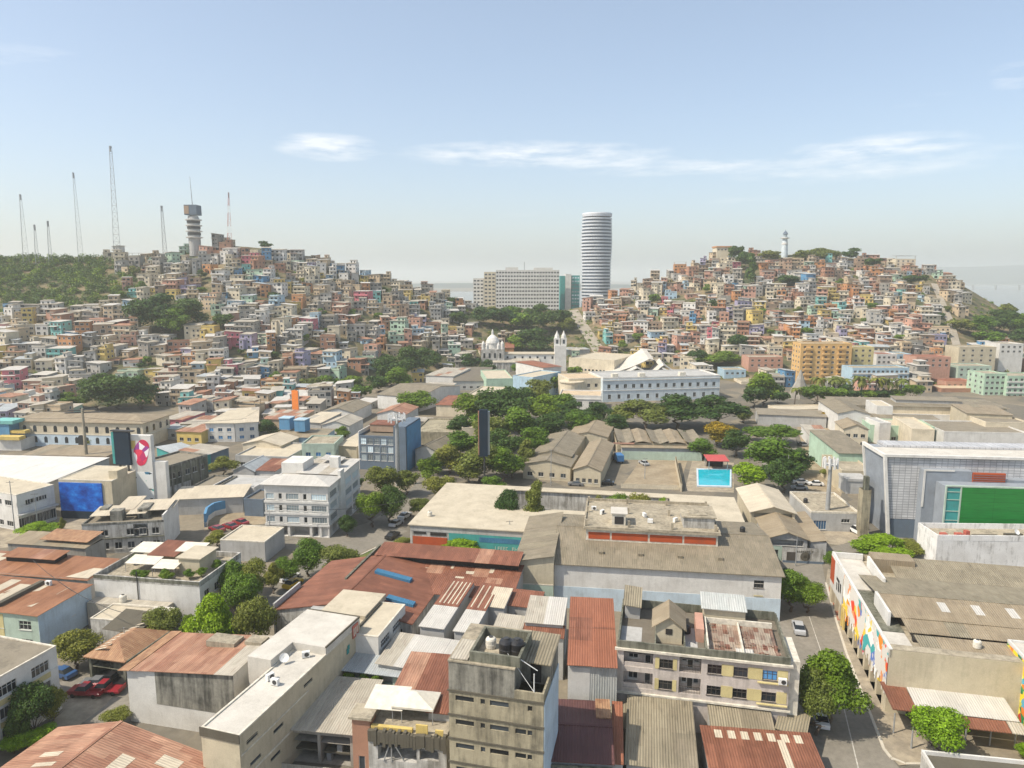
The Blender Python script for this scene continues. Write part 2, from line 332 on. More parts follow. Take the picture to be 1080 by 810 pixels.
class Bld:
    def __init__(s, name, label, cat, h, fl=None, fr=None, bl=None, br=None, w=None, d=None, ang=None, base=0.0, group=None, zref=None):
        zr = h if zref is None else zref
        p = {k: P(*v, zr) for k, v in (('fl', fl), ('fr', fr), ('bl', bl), ('br', br)) if v is not None}
        if ang is None:
            a, b = ('fl', 'fr') if 'fl' in p and 'fr' in p else ('bl', 'br')
            dv = p[b] - p[a]; ang = math.atan2(dv.y, dv.x)
        u = Vector((math.cos(ang), math.sin(ang), 0)); v = Vector((-u.y, u.x, 0))
        if w is None:
            L = [p[k].dot(u) for k in ('fl', 'bl') if k in p]; Rr = [p[k].dot(u) for k in ('fr', 'br') if k in p]
            w = Rr[0] - L[0]
        if d is None:
            Fq = [p[k].dot(v) for k in ('fl', 'fr') if k in p]; Bq = [p[k].dot(v) for k in ('bl', 'br') if k in p]
            d = Bq[0] - Fq[0]
        k = next(q for q in ('fl', 'fr', 'bl', 'br') if q in p); o = p[k].copy()
        if k in ('fr', 'br'): o -= u * w
        if k in ('bl', 'br'): o -= v * d
        o.z = base
        s.o, s.u, s.vv, s.ang, s.w, s.d, s.h, s.base = o, u, v, ang, w, d, h - base, base
        s.root = thing(name, label, cat, o, ang, group)
        s.holes = {'F': [], 'R': [], 'L': [], 'K': []}; s.extra = MB()
    def loc(s, x, y, z): return s.o + s.u * x + s.vv * y + Vector((0, 0, z))
    def px2(s, px, py, z):
        """local x, y of the point seen at a pixel at local height z"""
        q = P(px, py, z + s.base) - s.o; return q.dot(s.u), q.dot(s.vv)
    def facelen(s, f): return s.w if f in 'FK' else s.d
    def fpt(s, f, t, z, dep=0.0):
        return {'F': (t, dep, z), 'R': (s.w - dep, t, z), 'K': (s.w - t, s.d - dep, z), 'L': (dep, s.d - t, z)}[f]
    def win(s, f, t, z, w, h, kind='plain', glass='glass', dep=0.12, name='window', label=None):
        """a window in a real opening of the wall: centre t along the face, sill height z"""
        w, h = round(w, 1), round(h, 1)
        s.holes[f].append((t - w / 2, t + w / 2, z, z + h, dep + 0.1))
        fm, pm = pane_mesh(kind, w, h, glass)
        rz = {'F': 0, 'R': 90, 'K': 180, 'L': 270}[f]
        x, y, zz = s.fpt(f, t, z, 0.0)
        if fm is None: o = link(name, pm, s.root, (x, y, zz), R(rz))
        else:
            o = link(name, fm, s.root, (x, y, zz), R(rz)); link('pane', pm, o)
        if label: o['label'] = label
        return o
    def wins(s, f, n, t0, t1, zs, w, h, kind='plain', glass='glass', skip=()):
        for j, z in enumerate(zs):
            for i in range(n):
                if (i, j) in skip: continue
                t = t0 + (t1 - t0) * (i + 0.5) / n
                gl = glass
                s.win(f, t, z, w, h, kind, gl)
    def recess(s, f, t0, t1, z0, z1, dep): s.holes[f].append((t0, t1, z0, z1, dep))
    def walls(s, mat, tops=None, h=None, name='wall', back=None):
        """outer walls from the ground to h (or up to four corner heights) with the openings cut in them"""
        h = s.h if h is None else h
        m = s.extra
        if tops: h = min(h, min(tops))
        for f in 'FRKL':
            L = s.facelen(f); hs = [q for q in s.holes[f] if q[0] > 0.01 and q[1] < L - 0.01 and q[3] < h]
            xs = sorted({0.0, L, *[q[0] for q in hs], *[q[1] for q in hs]}); zs = sorted({0.0, h, *[q[2] for q in hs], *[q[3] for q in hs]})
            xs = [x for i, x in enumerate(xs) if i == 0 or x - xs[i - 1] > 1e-4]; zs = [z for i, z in enumerate(zs) if i == 0 or z - zs[i - 1] > 1e-4]
            for i in range(len(zs) - 1):
                run = None
                for j in range(len(xs) - 1):
                    cx, cz = (xs[j] + xs[j + 1]) / 2, (zs[i] + zs[i + 1]) / 2
                    inside = any(q[0] < cx < q[1] and q[2] < cz < q[3] for q in hs)
                    if not inside:
                        run = [xs[j], xs[j + 1]] if run is None else [run[0], xs[j + 1]]
                    if inside or j == len(xs) - 2:
                        if run: m.face([s.fpt(f, run[0], zs[i]), s.fpt(f, run[1], zs[i]), s.fpt(f, run[1], zs[i + 1]), s.fpt(f, run[0], zs[i + 1])])
                        run = None
            for a, b, c, e, dp in hs:
                q = [(a, c), (b, c), (b, e), (a, e)]
                for k in range(4):
                    (t0, z0), (t1, z1) = q[k], q[(k + 1) % 4]
                    m.face([s.fpt(f, t0, z0), s.fpt(f, t1, z1), s.fpt(f, t1, z1, dp), s.fpt(f, t0, z0, dp)])
                m.face([s.fpt(f, t, z, dp) for t, z in q])
        if tops:
            c = [(0, 0), (s.w, 0), (s.w, s.d), (0, s.d)]
            for i in range(4):
                j = (i + 1) % 4
                lo = [(*c[i], h), (*c[j], h)]; hi = [(*c[j], tops[j]), (*c[i], tops[i])]
                pts = lo + [p for p in hi]
                pts = [p for k, p in enumerate(pts) if all((Vector(p) - Vector(q)).length > 1e-4 for q in pts[:k])]
                if len(pts) >= 3: m.face(pts)
        hc = max(.5, h - 1.7); m.face([(0, 0, hc), (s.w, 0, hc), (s.w, s.d, hc), (0, s.d, hc)])
        s.wallobj = m.build(name, mat, s.root); return s.wallobj
    def mono(s, mat, tops, over=0.35, t=0.12, run='y', name='roof', box=None, parent=None, label=None):
        """one sloping sheet of roofing over the corner heights fl, fr, br, bl"""
        x0, x1, y0, y1 = box or (0, s.w, 0, s.d)
        W, D = x1 - x0, y1 - y0; a, b, c, e = tops
        def z(x, y):
            p, q = (x - x0) / W, (y - y0) / D
            return a * (1 - p) * (1 - q) + b * p * (1 - q) + c * p * q + e * (1 - p) * q
        o4 = over if isinstance(over, (tuple, list)) else (over,) * 4
        X0, X1, Y0, Y1 = x0 - o4[0], x1 + o4[1], y0 - o4[2], y1 + o4[3]
        m = MB(); rj = random.Random(int(X1 * 100 + Y1 * 37)); na, nb = (X1 - X0, Y1 - Y0) if run == 'y' else (Y1 - Y0, X1 - X0); na = min(14, max(1, int(na / 2.7))); nb = min(4, max(1, int(nb / 5.5)))
        if na * nb == 1 or W * D < 25: m.sheet([(X0, Y0, z(X0, Y0) + t), (X1, Y0, z(X1, Y0) + t), (X1, Y1, z(X1, Y1) + t), (X0, Y1, z(X0, Y1) + t)], t, run)
        else:
            for i in range(na):
                for j in range(nb):
                    (p0, p1), (q0, q1) = ((i / na, (i + 1) / na), (j / nb, (j + 1) / nb)) if run == 'y' else ((j / nb, (j + 1) / nb), (i / na, (i + 1) / na))
                    xa, xb, ya, yb = X0 + (X1 - X0) * p0, X0 + (X1 - X0) * p1, Y0 + (Y1 - Y0) * q0, Y0 + (Y1 - Y0) * q1; lp = .06; dz = [t + rj.uniform(0, .045) for _ in range(4)]
                    if i in (0, na - 1) and rj.random() < .5: ya -= rj.uniform(0, .15)
                    m.m = 1 if rj.random() < .12 else 0
                    m.sheet([(xa - lp, ya - lp, z(xa, ya) + dz[0]), (xb, ya - lp, z(xb, ya) + dz[1]), (xb, yb, z(xb, yb) + dz[2]), (xa - lp, yb, z(xa, yb) + dz[3])], t * .6, run)
        al = ALT.get(mat.name, mat); return m.build(name, [mat, al] if 1 in m.mi else mat, parent or s.root, label)
    def gable(s, mat, eave, rise, axis='y', over=0.4, t=0.14, off=0.5, box=None, wedge=True, name='roof', ridge=True):
        """two sheets meeting at a ridge along the axis; gable triangles go into the wall"""
        x0, x1, y0, y1 = box or (0, s.w, 0, s.d); m = MB()
        if axis == 'y':
            xm = x0 + (x1 - x0) * off
            for xa, xb in ((x0, xm), (x1, xm)):
                k = over * (1 if xa > xb else -1); dz = rise * over / abs(xb - xa)
                pts = [(xa + k, y0 - over, eave - dz + t), (xb, y0 - over, eave + rise + t), (xb, y1 + over, eave + rise + t), (xa + k, y1 + over, eave - dz + t)]
                m.sheet(pts, t, 'x')
            if wedge:
                for yy in (y0, y1): s.extra.face([(x0, yy, eave - .06), (x1, yy, eave - .06), (xm, yy, eave + rise)])
            if ridge: m.box(xm - 0.2, xm + 0.2, y0 - over, y1 + over, eave + rise + t - 0.06, eave + rise + t + 0.05)
        else:
            ym = y0 + (y1 - y0) * off
            for ya, yb in ((y0, ym), (y1, ym)):
                k = over * (1 if ya > yb else -1); dz = rise * over / abs(yb - ya)
                pts = [(x0 - over, ya + k, eave - dz + t), (x1 + over, ya + k, eave - dz + t), (x1 + over, yb, eave + rise + t), (x0 - over, yb, eave + rise + t)]
                m.sheet(pts, t, 'y')
            if wedge:
                for xx in (x0, x1): s.extra.face([(xx, y0, eave - .06), (xx, y1, eave - .06), (xx, ym, eave + rise)])
            if ridge: m.box(x0 - over, x1 + over, ym - 0.2, ym + 0.2, eave + rise + t - 0.06, eave + rise + t + 0.05)
        return m.build(name, mat, s.root)
    def hip(s, mat, eave, rise, over=0.5, t=0.14):
        x0, x1, y0, y1 = -over, s.w + over, -over, s.d + over; m = MB(); k = min(s.w, s.d) / 2
        if s.w >= s.d: a, b = (x0 + k, (y0 + y1) / 2), (x1 - k, (y0 + y1) / 2)
        else: a, b = ((x0 + x1) / 2, y0 + k), ((x0 + x1) / 2, y1 - k)
        z0, z1 = eave, eave + rise
        c = [(x0, y0, z0), (x1, y0, z0), (x1, y1, z0), (x0, y1, z0)]; A = (*a, z1); B_ = (*b, z1)
        if s.w >= s.d: fs = [([c[0], c[1], B_, A], 'xy'), ([c[2], c[3], A, B_], 'xy'), ([c[1], c[2], B_], 'swap'), ([c[3], c[0], A], 'swap')]
        else: fs = [([c[0], c[1], A], 'xy'), ([c[2], c[3], B_], 'xy'), ([c[1], c[2], B_, A], 'swap'), ([c[3], c[0], A, B_], 'swap')]
        for pts, uv in fs: m.face(pts, uv)
        m.box(x0, x1, y0, y1, z0 - t, z0 - 0.01)
        return m.build('roof', mat, s.root)
    def flat(s, mat, par=0.6, pmat=None, pt=0.22, wall=None):
        m = MB(); z = s.h - par; m.box(0.06, s.w - 0.06, 0.06, s.d - 0.06, z - 0.15, z); m.build('roof', mat, s.root)
        q = MB(); e = 0.03; h = s.h + 0.04; lo = z - 0.02
        if par > 0.02:
            q.box(-e, s.w + e, -e, pt, lo, h); q.box(-e, s.w + e, s.d - pt, s.d + e, lo, h)
            q.box(-e, pt, pt, s.d - pt, lo, h); q.box(s.w - pt, s.w + e, pt, s.d - pt, lo, h)
            q.build('parapet', pmat or wall or mat, s.root)
        s.zr = z; return z
    def part(s, name, mat, *boxes, label=None, parent=None):
        m = MB()
        for b in boxes: m.box(*b)
        al = ALT.get(mat.name, mat); return m.build(name, [mat, al] if 1 in m.mi else mat, parent or s.root, label)
    def band(s, mat, z, t=0.18, proud=0.05, faces='F', name='floor_band'):
        m = MB()
        for f in faces:
            if f == 'F': m.box(-proud, s.w + proud, -proud, -0.002, z, z + t)
            if f == 'R': m.box(s.w + 0.002, s.w + proud, 0.0, s.d, z + .002, z + t - .002)
            if f == 'L': m.box(-proud, -0.002, 0.0, s.d, z + .002, z + t - .002)
        return m.build(name, mat, s.root)

# ------------------------------------------------------------------ roof clutter and street things
PROTO = {}
def proto(key, fn):
    if key not in PROTO: PROTO[key] = fn(); return PROTO[key], True
    return PROTO[key], False
def place(key, fn, pos, rz, label, cat, group=None, scale=None):
    o, new = proto(key, fn)
    if not new: o = copy_tree(o)
    o.location = pos; o.rotation_euler = (0, 0, rz)
    if scale is not None: o.scale = scale if isinstance(scale, (tuple, list)) else (scale,) * 3
    if 'group' in o: del o['group']
    return tag(o, label, cat, group)
def mk_ac():
    r = thing('air_conditioner', None, None); m = MB(); m.box(-.5, .5, -.25, .25, .1, .85); m.box(-.5, -.42, -.2, .2, 0, .1); m.box(.42, .5, -.2, .2, 0, .1)
    m.build('casing', M['whitemetal'], r); f = MB(); f.tube((.1, -.255, .48), (.1, -.275, .48), .3, .3, 16); f.build('fan_grille', M['darkmetal'], r); return r
def mk_tank(col):
    def fn():
        r = thing('water_tank', None, None); m = MB(); m.lathe([(.62, 0), (.66, .1), (.66, .5), (.69, .55), (.66, .6), (.66, 1.1), (.55, 1.3), (.28, 1.42)], n=18); m.build('tank_body', M[col], r)
        l = MB(); l.lathe([(.26, 1.41), (.26, 1.5), (.05, 1.53)], n=14); l.build('lid', M['darkmetal'], r); return r
    return fn
def mk_dish():
    r = thing('satellite_dish', None, None); m = MB(); m.lathe([(.02, 0), (.3, .04), (.55, .15), (.6, .2), (.58, .21), (.5, .14), (.02, .02)], n=20)
    d = m.build('dish', M['whitemetal'], r); d.location = (0, 0, .75); d.rotation_euler = (R(55), 0, R(20))
    p = MB(); p.tube((0, 0, 0), (0, 0, .75), .04); p.tube((-.25, 0, 0), (0, 0, .5), .025); p.build('mast', M['darkmetal'], r); return r
def ac(b, x, y, z, label, rz=0.0): return place('ac', mk_ac, b.loc(x, y, z), b.ang + rz, label, 'air conditioner')
def tank(b, x, y, z, label, col='blackplastic', sc_=1.0): return place('tank' + col, mk_tank(col), b.loc(x, y, z), 0, label, 'water tank', None, sc_)
def dish(b, x, y, z, label, rz=0.0): return place('dish', mk_dish, b.loc(x, y, z), rz, label, 'satellite dish')

def car_fn(kind):
    def fn():
        r = thing({'sedan': 'car', 'pickup': 'pickup_truck', 'van': 'van', 'truck': 'lorry'}[kind], None, None)
        pm = PAINT
        L, Wd = {'sedan': (4.4, 1.75), 'pickup': (5.1, 1.85), 'van': (4.9, 1.9), 'truck': (6.5, 2.2)}[kind]; hw = Wd / 2
        body = MB()
        def side(prof):   # profile (y along length, z) extruded over the width with a slight tuck
            n = len(prof); A = [Vector((-hw, y, z)) for y, z in prof]; B_ = [Vector((hw, y, z)) for y, z in prof]
            for i in range(n):
                j = (i + 1) % n; body.face([A[i], B_[i], B_[j], A[j]])
            body.face(A); body.face(B_[::-1])
        if kind == 'sedan':
            side([(-2.2, .3), (2.2, .3), (2.2, .72), (2.05, .86), (-.95 + 2.0, .95), (-1.55, .97), (-2.15, .9), (-2.2, .6)])
            top = [(1.05, .94), (.35, 1.42), (-.95, 1.44), (-1.6, .96)]
        elif kind == 'pickup':
            side([(-2.55, .45), (2.55, .45), (2.55, .85), (2.4, 1.02), (1.4, 1.1), (-.4, 1.1), (-.42, .7), (-2.45, .7), (-2.47, 1.1), (-2.55, 1.1)])
            top = [(1.35, 1.09), (.75, 1.7), (-.25, 1.72), (-.42, 1.09)]
        elif kind == 'van':
            side([(-2.4, .35), (2.4, .35), (2.4, .8), (2.2, 1.05), (1.7, 1.12), (-2.35, 1.12), (-2.4, .9)])
            top = [(1.65, 1.11), (1.05, 1.85), (-2.2, 1.88), (-2.36, 1.11)]
        else:
            side([(1.2, .5), (3.2, .5), (3.25, 1.3), (3.0, 1.5), (1.2, 1.5)])
            top = [(2.95, 1.49), (2.6, 2.35), (1.3, 2.38), (1.2, 1.49)]
            c = MB(); c.box(-1.1, 1.1, -3.2, 1.0, .9, 2.9); c.build('cargo_box', M['blueplastic'], r)
            c = MB(); c.box(-.5, .5, -3.2, 1.2, .55, .89); c.build('chassis', M['darkmetal'], r)
        body.build('body', pm, r)
        cab = MB(); k = .16
        A = [Vector((-hw + (.06 if z < 1.2 and kind == 'sedan' else .06) + (k if i in (1, 2) else 0), y, z)) for i, (y, z) in enumerate(top)]; B_ = [Vector((-p.x, p.y, p.z)) for p in A]
        gl = MB()
        for i in range(3): (cab if i == 1 else gl).face([A[i], B_[i], B_[i + 1], A[i + 1]])
        gl.face(A[::-1]); gl.face(B_)
        up = Vector((0, 0, .03)); cab.hexa([A[1] + up * -1, B_[1] + up * -1, B_[2] + up * -1, A[2] + up * -1], [A[1] + up, B_[1] + up, B_[2] + up, A[2] + up])
        cab.build('roof', pm, r); gl.build('windows', M['glass'], r)
        ys = {'sedan': (1.35, -1.35), 'pickup': (1.6, -1.55), 'van': (1.5, -1.5), 'truck': (2.2, -1.8)}[kind]
        for sx in (-1, 1):
            for y in ys:
                w = MB(); w.tube((sx * (hw - .2), y, .33), (sx * (hw + .01), y, .33), .33, .33, 14); w.build('wheel', M['rubber'], r)
            hl = MB(); fy = {'sedan': 2.19, 'pickup': 2.54, 'van': 2.39, 'truck': 3.22}[kind]
            hl.box(sx * (hw - .3) - .17, sx * (hw - .3) + .17, fy, fy + .03, .62, .76); hl.build('headlight', M['whitemetal'], r)
        return r
    return fn
def mk_paint():
    m, nt, b = newmat('car_paint'); oi = nt.add('ShaderNodeObjectInfo'); nt.l.new(oi.outputs['Color'], b.inputs['Base Color'])
    b.inputs['Roughness'].default_value = 0.3; b.inputs['Coat Weight'].default_value = 0.4; return m
PAINT = mk_paint()
CARCOL = {'white': (.75, .75, .74), 'silver': (.42, .43, .44), 'red': (.26, .022, .03), 'blue': (.04, .10, .24), 'black': (.02, .02, .022), 'yellow': (.72, .46, .03), 'grey': (.16, .165, .17)}
def car(px, py, kind, col, ang, label, z=0.02, group=None):
    o = place('car' + kind, car_fn(kind), P(px, py, z), ang, label, {'sedan': 'car', 'pickup': 'pickup truck', 'van': 'van', 'truck': 'truck'}[kind], group)
    for ch in o.children:
        if ch.name.split('.')[0] in ('body', 'roof'): ch.color = (*CARCOL[col], 1)
    return o

# ------------------------------------------------------------------ trees
def crown_mesh(name, seed, shape, nl, leaf, nblob, mat, lobes=True):
    """leaf-sized faces on and inside a set of lobes; unit size: 1 wide, 1 high, base at z = 0"""
    r = random.Random(seed); m = MB(); blobs = []
    for k in range(nblob):
        while True:
            x, y, z = r.uniform(-1, 1), r.uniform(-1, 1), r.uniform(-1, 1)
            if x * x + y * y + z * z < 1: break
        if shape == 'round': c = Vector((x * .31, y * .31, .5 + z * .28)); rad = r.uniform(.13, .24)
        elif shape == 'flat': c = Vector((x * .38, y * .38, .55 + z * .16 - .30 * (x * x + y * y))); rad = r.uniform(.12, .20)
        elif shape == 'tall': c = Vector((x * .24, y * .24, .5 + z * .38)); rad = r.uniform(.13, .22) * (1.15 - .5 * (z + 1) / 2)
        else: c = Vector((x * .36, y * .36, .42 + z * .25)); rad = r.uniform(.15, .22)
        blobs.append((c, rad * 1.16))
    tot = sum(b[1] ** 2 for b in blobs)
    for c, rad in blobs:
        for i in range(int(nl * rad * rad / tot)):
            d = Vector((r.gauss(0, 1), r.gauss(0, 1), r.gauss(0, 1))).normalized()
            if d.z < -.35 and r.random() < .6: d.z = -d.z
            p = c + Vector((d.x, d.y, d.z * .8)) * rad * (r.random() ** .35) * r.uniform(.85, 1.1)
            nrm = (d + Vector((r.gauss(0, .6), r.gauss(0, .6), r.gauss(.3, .5)))).normalized()
            t = nrm.orthogonal().normalized(); a = r.uniform(0, 6.283); t = (Matrix.Rotation(a, 3, nrm) @ t); bt = nrm.cross(t)
            q = leaf * r.uniform(.6, 1.3)
            m.face([p - t * q, p - bt * q * .55, p + t * q, p + bt * q * .55], [(0, 0)] * 4)
    return m.mesh(name, mat), blobs
def trunk_mesh(name, seed, blobs, frac):
    """tapered trunk below the crown and limbs that reach into its lobes; unit height, crown starts at frac"""
    r = random.Random(seed); m = MB(); n = 5; pts = [Vector((0, 0, -.02))]
    for k in range(1, n + 1): pts.append(Vector((r.uniform(-.02, .02) * k, r.uniform(-.02, .02) * k, (frac + .08) * k / n)))
    for k in range(n): m.tube(pts[k], pts[k + 1], .035 - .016 * k / n, .035 - .016 * (k + 1) / n, 7)
    top = pts[-1]
    for c, rad in blobs[:9]:
        e = Vector((c.x, c.y, frac + c.z * (1 - frac))); mid = top.lerp(e, .5) + Vector((0, 0, -.02))
        m.tube(top, mid, .014, .009, 5); m.tube(mid, e, .009, .003, 5)
    return m.mesh(name, M['trunk'])
TV = {}
def tree_variant(shape, col, lod, k):
    key = (shape, col, lod, k)
    if key not in TV:
        nl, lf = {'near': (10500, .026), 'mid': (5200, .034), 'far': (1700, .056)}[lod]
        sd = hash((shape, lod, k)) % 1000 if False else (k * 37 + len(shape) * 101 + {'near': 1, 'mid': 2, 'far': 3}[lod])
        cm, bl = crown_mesh('crown', sd, shape, nl, lf, {'near': 17, 'mid': 13, 'far': 9}[lod], LEAF[col])
        TV[key] = (cm, trunk_mesh('trunk', sd, bl, .30))
    return TV[key]
TN = [0]
def tree_at(pos, wid, hgt, label, shape='round', col='green', lod='mid', frac=.28, group=None, name='tree', cat='tree'):
    TN[0] += 1; cm, tm = tree_variant(shape, col, lod, TN[0] % 3)
    r = thing(name, label, cat, pos, rnd.uniform(0, 6.28), group)
    c = link('crown', cm, r, (0, 0, hgt * frac)); c.scale = (wid, wid, hgt * (1 - frac))
    t = link('trunk', tm, r); k = (wid * .5 + hgt * .5); t.scale = (k, k, hgt * frac / .30 if frac > .05 else hgt * .2)
    return r
def tree(px, py_base, py_top, wpx, label, shape='round', col='green', z=None, frac=.28, group=None, name='tree', cat='tree', terrain=None, zr=0.0):
    """stand a tree where its foot shows at (px, py_base); py_top and wpx give its height and spread"""
    p = P(px, py_base, zr) if z is None else P(px, py_base, z)
    if terrain is not None: p = terrain(px, py_base)
    zc = proj(p)[2]; mpp = zc / FPX
    dep = math.atan2(CAM_H - p.z, math.hypot(p.x, p.y))
    hgt = max(1.2, (py_base - py_top) * mpp / max(.5, math.cos(dep))); wid = wpx * mpp * (1.08 if zc < 180 else 1.16)
    hgt = max(.8, hgt - wid * .5 * math.tan(max(0, dep)) * .3)
    if zr: p.z = 0.0; hgt += zr
    lod = 'near' if zc < 190 else ('mid' if zc < 330 else 'far')
    if zc > 330 and wpx > 30: lod = 'mid'
    return tree_at(p, wid, hgt, label, shape, col, lod, frac, group, name, cat)
def mk_palm():
    r = random.Random(5); o = thing('palm_tree', None, None); m = MB(); p = Vector((0, 0, 0))
    for k in range(6):
        q = p + Vector((.03 * k, 0, 1.1)); m.tube(p, q, .22 - .015 * k, .205 - .015 * k, 7); p = q
    m.build('trunk', M['trunk'], o); f = MB()
    for k in range(17):
        a = k * 2.4; el = r.uniform(-.1, 1.1); d = Vector((math.cos(a), math.sin(a), 0)); q = p.copy(); sv = Vector((-d.y, d.x, 0))
        for j in range(7):
            e = el - j * .33; st = (d * math.cos(e) + Vector((0, 0, math.sin(e)))) * .52; w0 = .55 * math.sin((j + .7) / 7.7 * 3.0) + .06; w1 = .55 * math.sin((j + 1.7) / 7.7 * 3.0) + .04
            for s2 in (-1, 1):
                dn = Vector((0, 0, -.25))
                f.face([q, q + st, q + st * .8 + sv * s2 * max(w1, .05) + dn * w1, q + sv * s2 * w0 * .9 + dn * w0], [(0, 0)] * 4)
            q = q + st
    f.build('crown', LEAF['olive'], o); return o
def palm(px, py_base, hgt, label, z=0.0, group=None):
    return place('palm', mk_palm, P(px, py_base, z), rnd.uniform(0, 6), label, 'palm tree', group, hgt / 7.6)
# ------------------------------------------------------------------ terrain: two hills and the saddle between them
SKY = [(-420, 300), (-200, 284), (-60, 275), (0, 274), (60, 273), (130, 270), (200, 268), (235, 260), (290, 262), (340, 279), (400, 296), (440, 304), (480, 316), (520, 324), (560, 327), (600, 326), (630, 318), (660, 308), (690, 297), (720, 287), (738, 276), (770, 271), (830, 268), (870, 269), (920, 276), (960, 281), (985, 287), (1005, 296), (1030, 309), (1055, 324), (1080, 331), (1150, 340), (1300, 345), (1500, 350)]
RID = [(-420, 520), (0, 530), (200, 560), (400, 575), (500, 600), (640, 620), (740, 680), (900, 680), (1000, 640), (1080, 600), (1500, 560)]
FOOT = [(-420, 330), (0, 325), (250, 330), (330, 352), (400, 395), (480, 455), (600, 480), (650, 478), (720, 440), (780, 405), (870, 385), (960, 372), (1040, 385), (1100, 400), (1500, 420)]
def lerp_tab(t, x):
    if x <= t[0][0]: return t[0][1]
    for (a, b), (c, d) in zip(t, t[1:]):
        if x <= c:
            k = (x - a) / (c - a); return b + (d - b) * k
    return t[-1][1]
def smooth_tab(t, x): return (lerp_tab(t, x - 14) + 2 * lerp_tab(t, x) + lerp_tab(t, x + 14)) / 4
def ground_z(X, Y):
    if Y < 250: return 0.0
    px = 540 + FPX * X / (Y * cp + 3)
    dr, df = smooth_tab(RID, px), smooth_tab(FOOT, px)
    hr = 60 + (293 - smooth_tab(SKY, px)) / FPX * dr * 1.0
    s = (Y - df) / (dr - df)
    if s <= 0: return 0.0
    if s <= 1:
        e = 0.16; q = s * s / (2 * e) if s < e else s - e / 2
        q = q / (1 - e / 2)
        z = hr * q
    else: z = hr - (Y - dr) * .05 - ((Y - dr) ** 2) * .0009
    z += 1.4 * noise.noise(Vector((X * .02, Y * .02, 0))) * min(1, max(0, s) * 6)
    return max(0.0, z)
def hit(px, py):
    """where the line of sight through a pixel meets the land"""
    d = ray(px, py); t = 60.0
    while t < 1500:
        p = Vector((0, 0, CAM_H)) + d * t
        if p.z <= ground_z(p.x, p.y): break
        t += 2.0
    return Vector((p.x, p.y, ground_z(p.x, p.y)))
def ridge_pt(px):
    dr = smooth_tab(RID, px); p = PD(px, 293, dr); return Vector((p.x, p.y, ground_z(p.x, p.y)))

def structure(name, mb, mat): o = mb.build(name, mat); return tag(o, kind='structure')
m = MB(); n = 40; ext = 19000.0
ring = [0, 150, 400, 1000, 3000, ext]
m.face([(-ext, -ext * .15, 0), (ext, -ext * .15, 0), (ext, ext, 0), (-ext, ext, 0)])
structure('ground', m, M['ground'])
m = MB(); cols = list(range(-420, 1501, 12)); rows = [300 + 11 * k for k in range(62)]
grid = {}
for i, px in enumerate(cols):
    for j, D in enumerate(rows):
        p = PD(px, 293, D); z = ground_z(p.x, p.y); grid[i, j] = Vector((p.x, p.y, z if z > 0.01 else -0.6))
for i in range(len(cols) - 1):
    for j in range(len(rows) - 1):
        q = [grid[i, j], grid[i + 1, j], grid[i + 1, j + 1], grid[i, j + 1]]
        if max(v.z for v in q) > 0: m.face(q)
hill = structure('hill', m, M['hill'])
# river, far banks, far hills
def mat_water():
    mt, nt, b = newmat('river_water'); b.inputs['Base Color'].default_value = (0.20, 0.20, 0.17, 1); b.inputs['Roughness'].default_value = 0.25
    co = nt.add('ShaderNodeTexCoord').outputs['Object']; w = nt.noise(co, .08, 4); bm = nt.add('ShaderNodeBump', {'Height': w, 'Strength': .4, 'Distance': .5}); nt.l.new(bm.outputs[0], b.inputs['Normal']); return mt
M['water'] = mat_water()
m = MB(); m.face([(-2600, 1150, .3), (900, 1150, .3), (2600, 1300, .3), (9000, 1900, .3), (9000, 9800, .3), (2600, 8200, .3), (1500, 6500, .3), (400, 3300, .3), (-2600, 2700, .3)])
structure('river', m, M['water'])
M['farland'] = mat_ground('far_land', (0.03, 0.05, 0.05, 1), (0.06, 0.08, 0.06, 1), .004, .02)
def far_ridge(name, x0, x1, y, pk, seed, dep):
    m = MB(); n = 60; rows_ = 6
    def P_(i, j):
        x = x0 + (x1 - x0) * i / n; t = j / rows_; e = math.sin(math.pi * t) * (.7 + .5 * noise.noise(Vector((x * .0006, seed, t)))) * pk * (math.sin(math.pi * min(1, max(0, i / n))) ** .6)
        return Vector((x, y + dep * t, max(-.5, e)))
    for i in range(n):
        for j in range(rows_): m.face([P_(i, j), P_(i + 1, j), P_(i + 1, j + 1), P_(i, j + 1)])
    structure(name, m, M['farland'])
far_ridge('far_hills', 3000, 8200, 6900, 240, 3.1, 1500)
far_ridge('far_hills', -1400, 1400, 4300, 34, 8.3, 900)
# road bridge across the river far off
br = thing('road_bridge', 'long low grey road bridge crossing the hazy river', 'bridge', (0, 0, 0))
a, b_ = PD(992, 300, 3900), PD(1230, 300, 3300)
dk = MB(); u = (b_ - a); L = u.length; u.normalize(); v = Vector((-u.y, u.x, 0))
dk.hexa([a - v * 6 + Vector((0, 0, -5)), b_ - v * 6 + Vector((0, 0, -5)), b_ + v * 6 + Vector((0, 0, -5)), a + v * 6 + Vector((0, 0, -5))], [a - v * 6, b_ - v * 6, b_ + v * 6, a + v * 6])
dk.build('deck', M['metal'], br)
for k in range(9):
    q = a + u * (L * (k + .5) / 9); pm_ = MB(); pm_.box(q.x - 4, q.x + 4, q.y - 4, q.y + 4, 0, q.z - 5.1); pm_.build('pier', M['metal'], br)

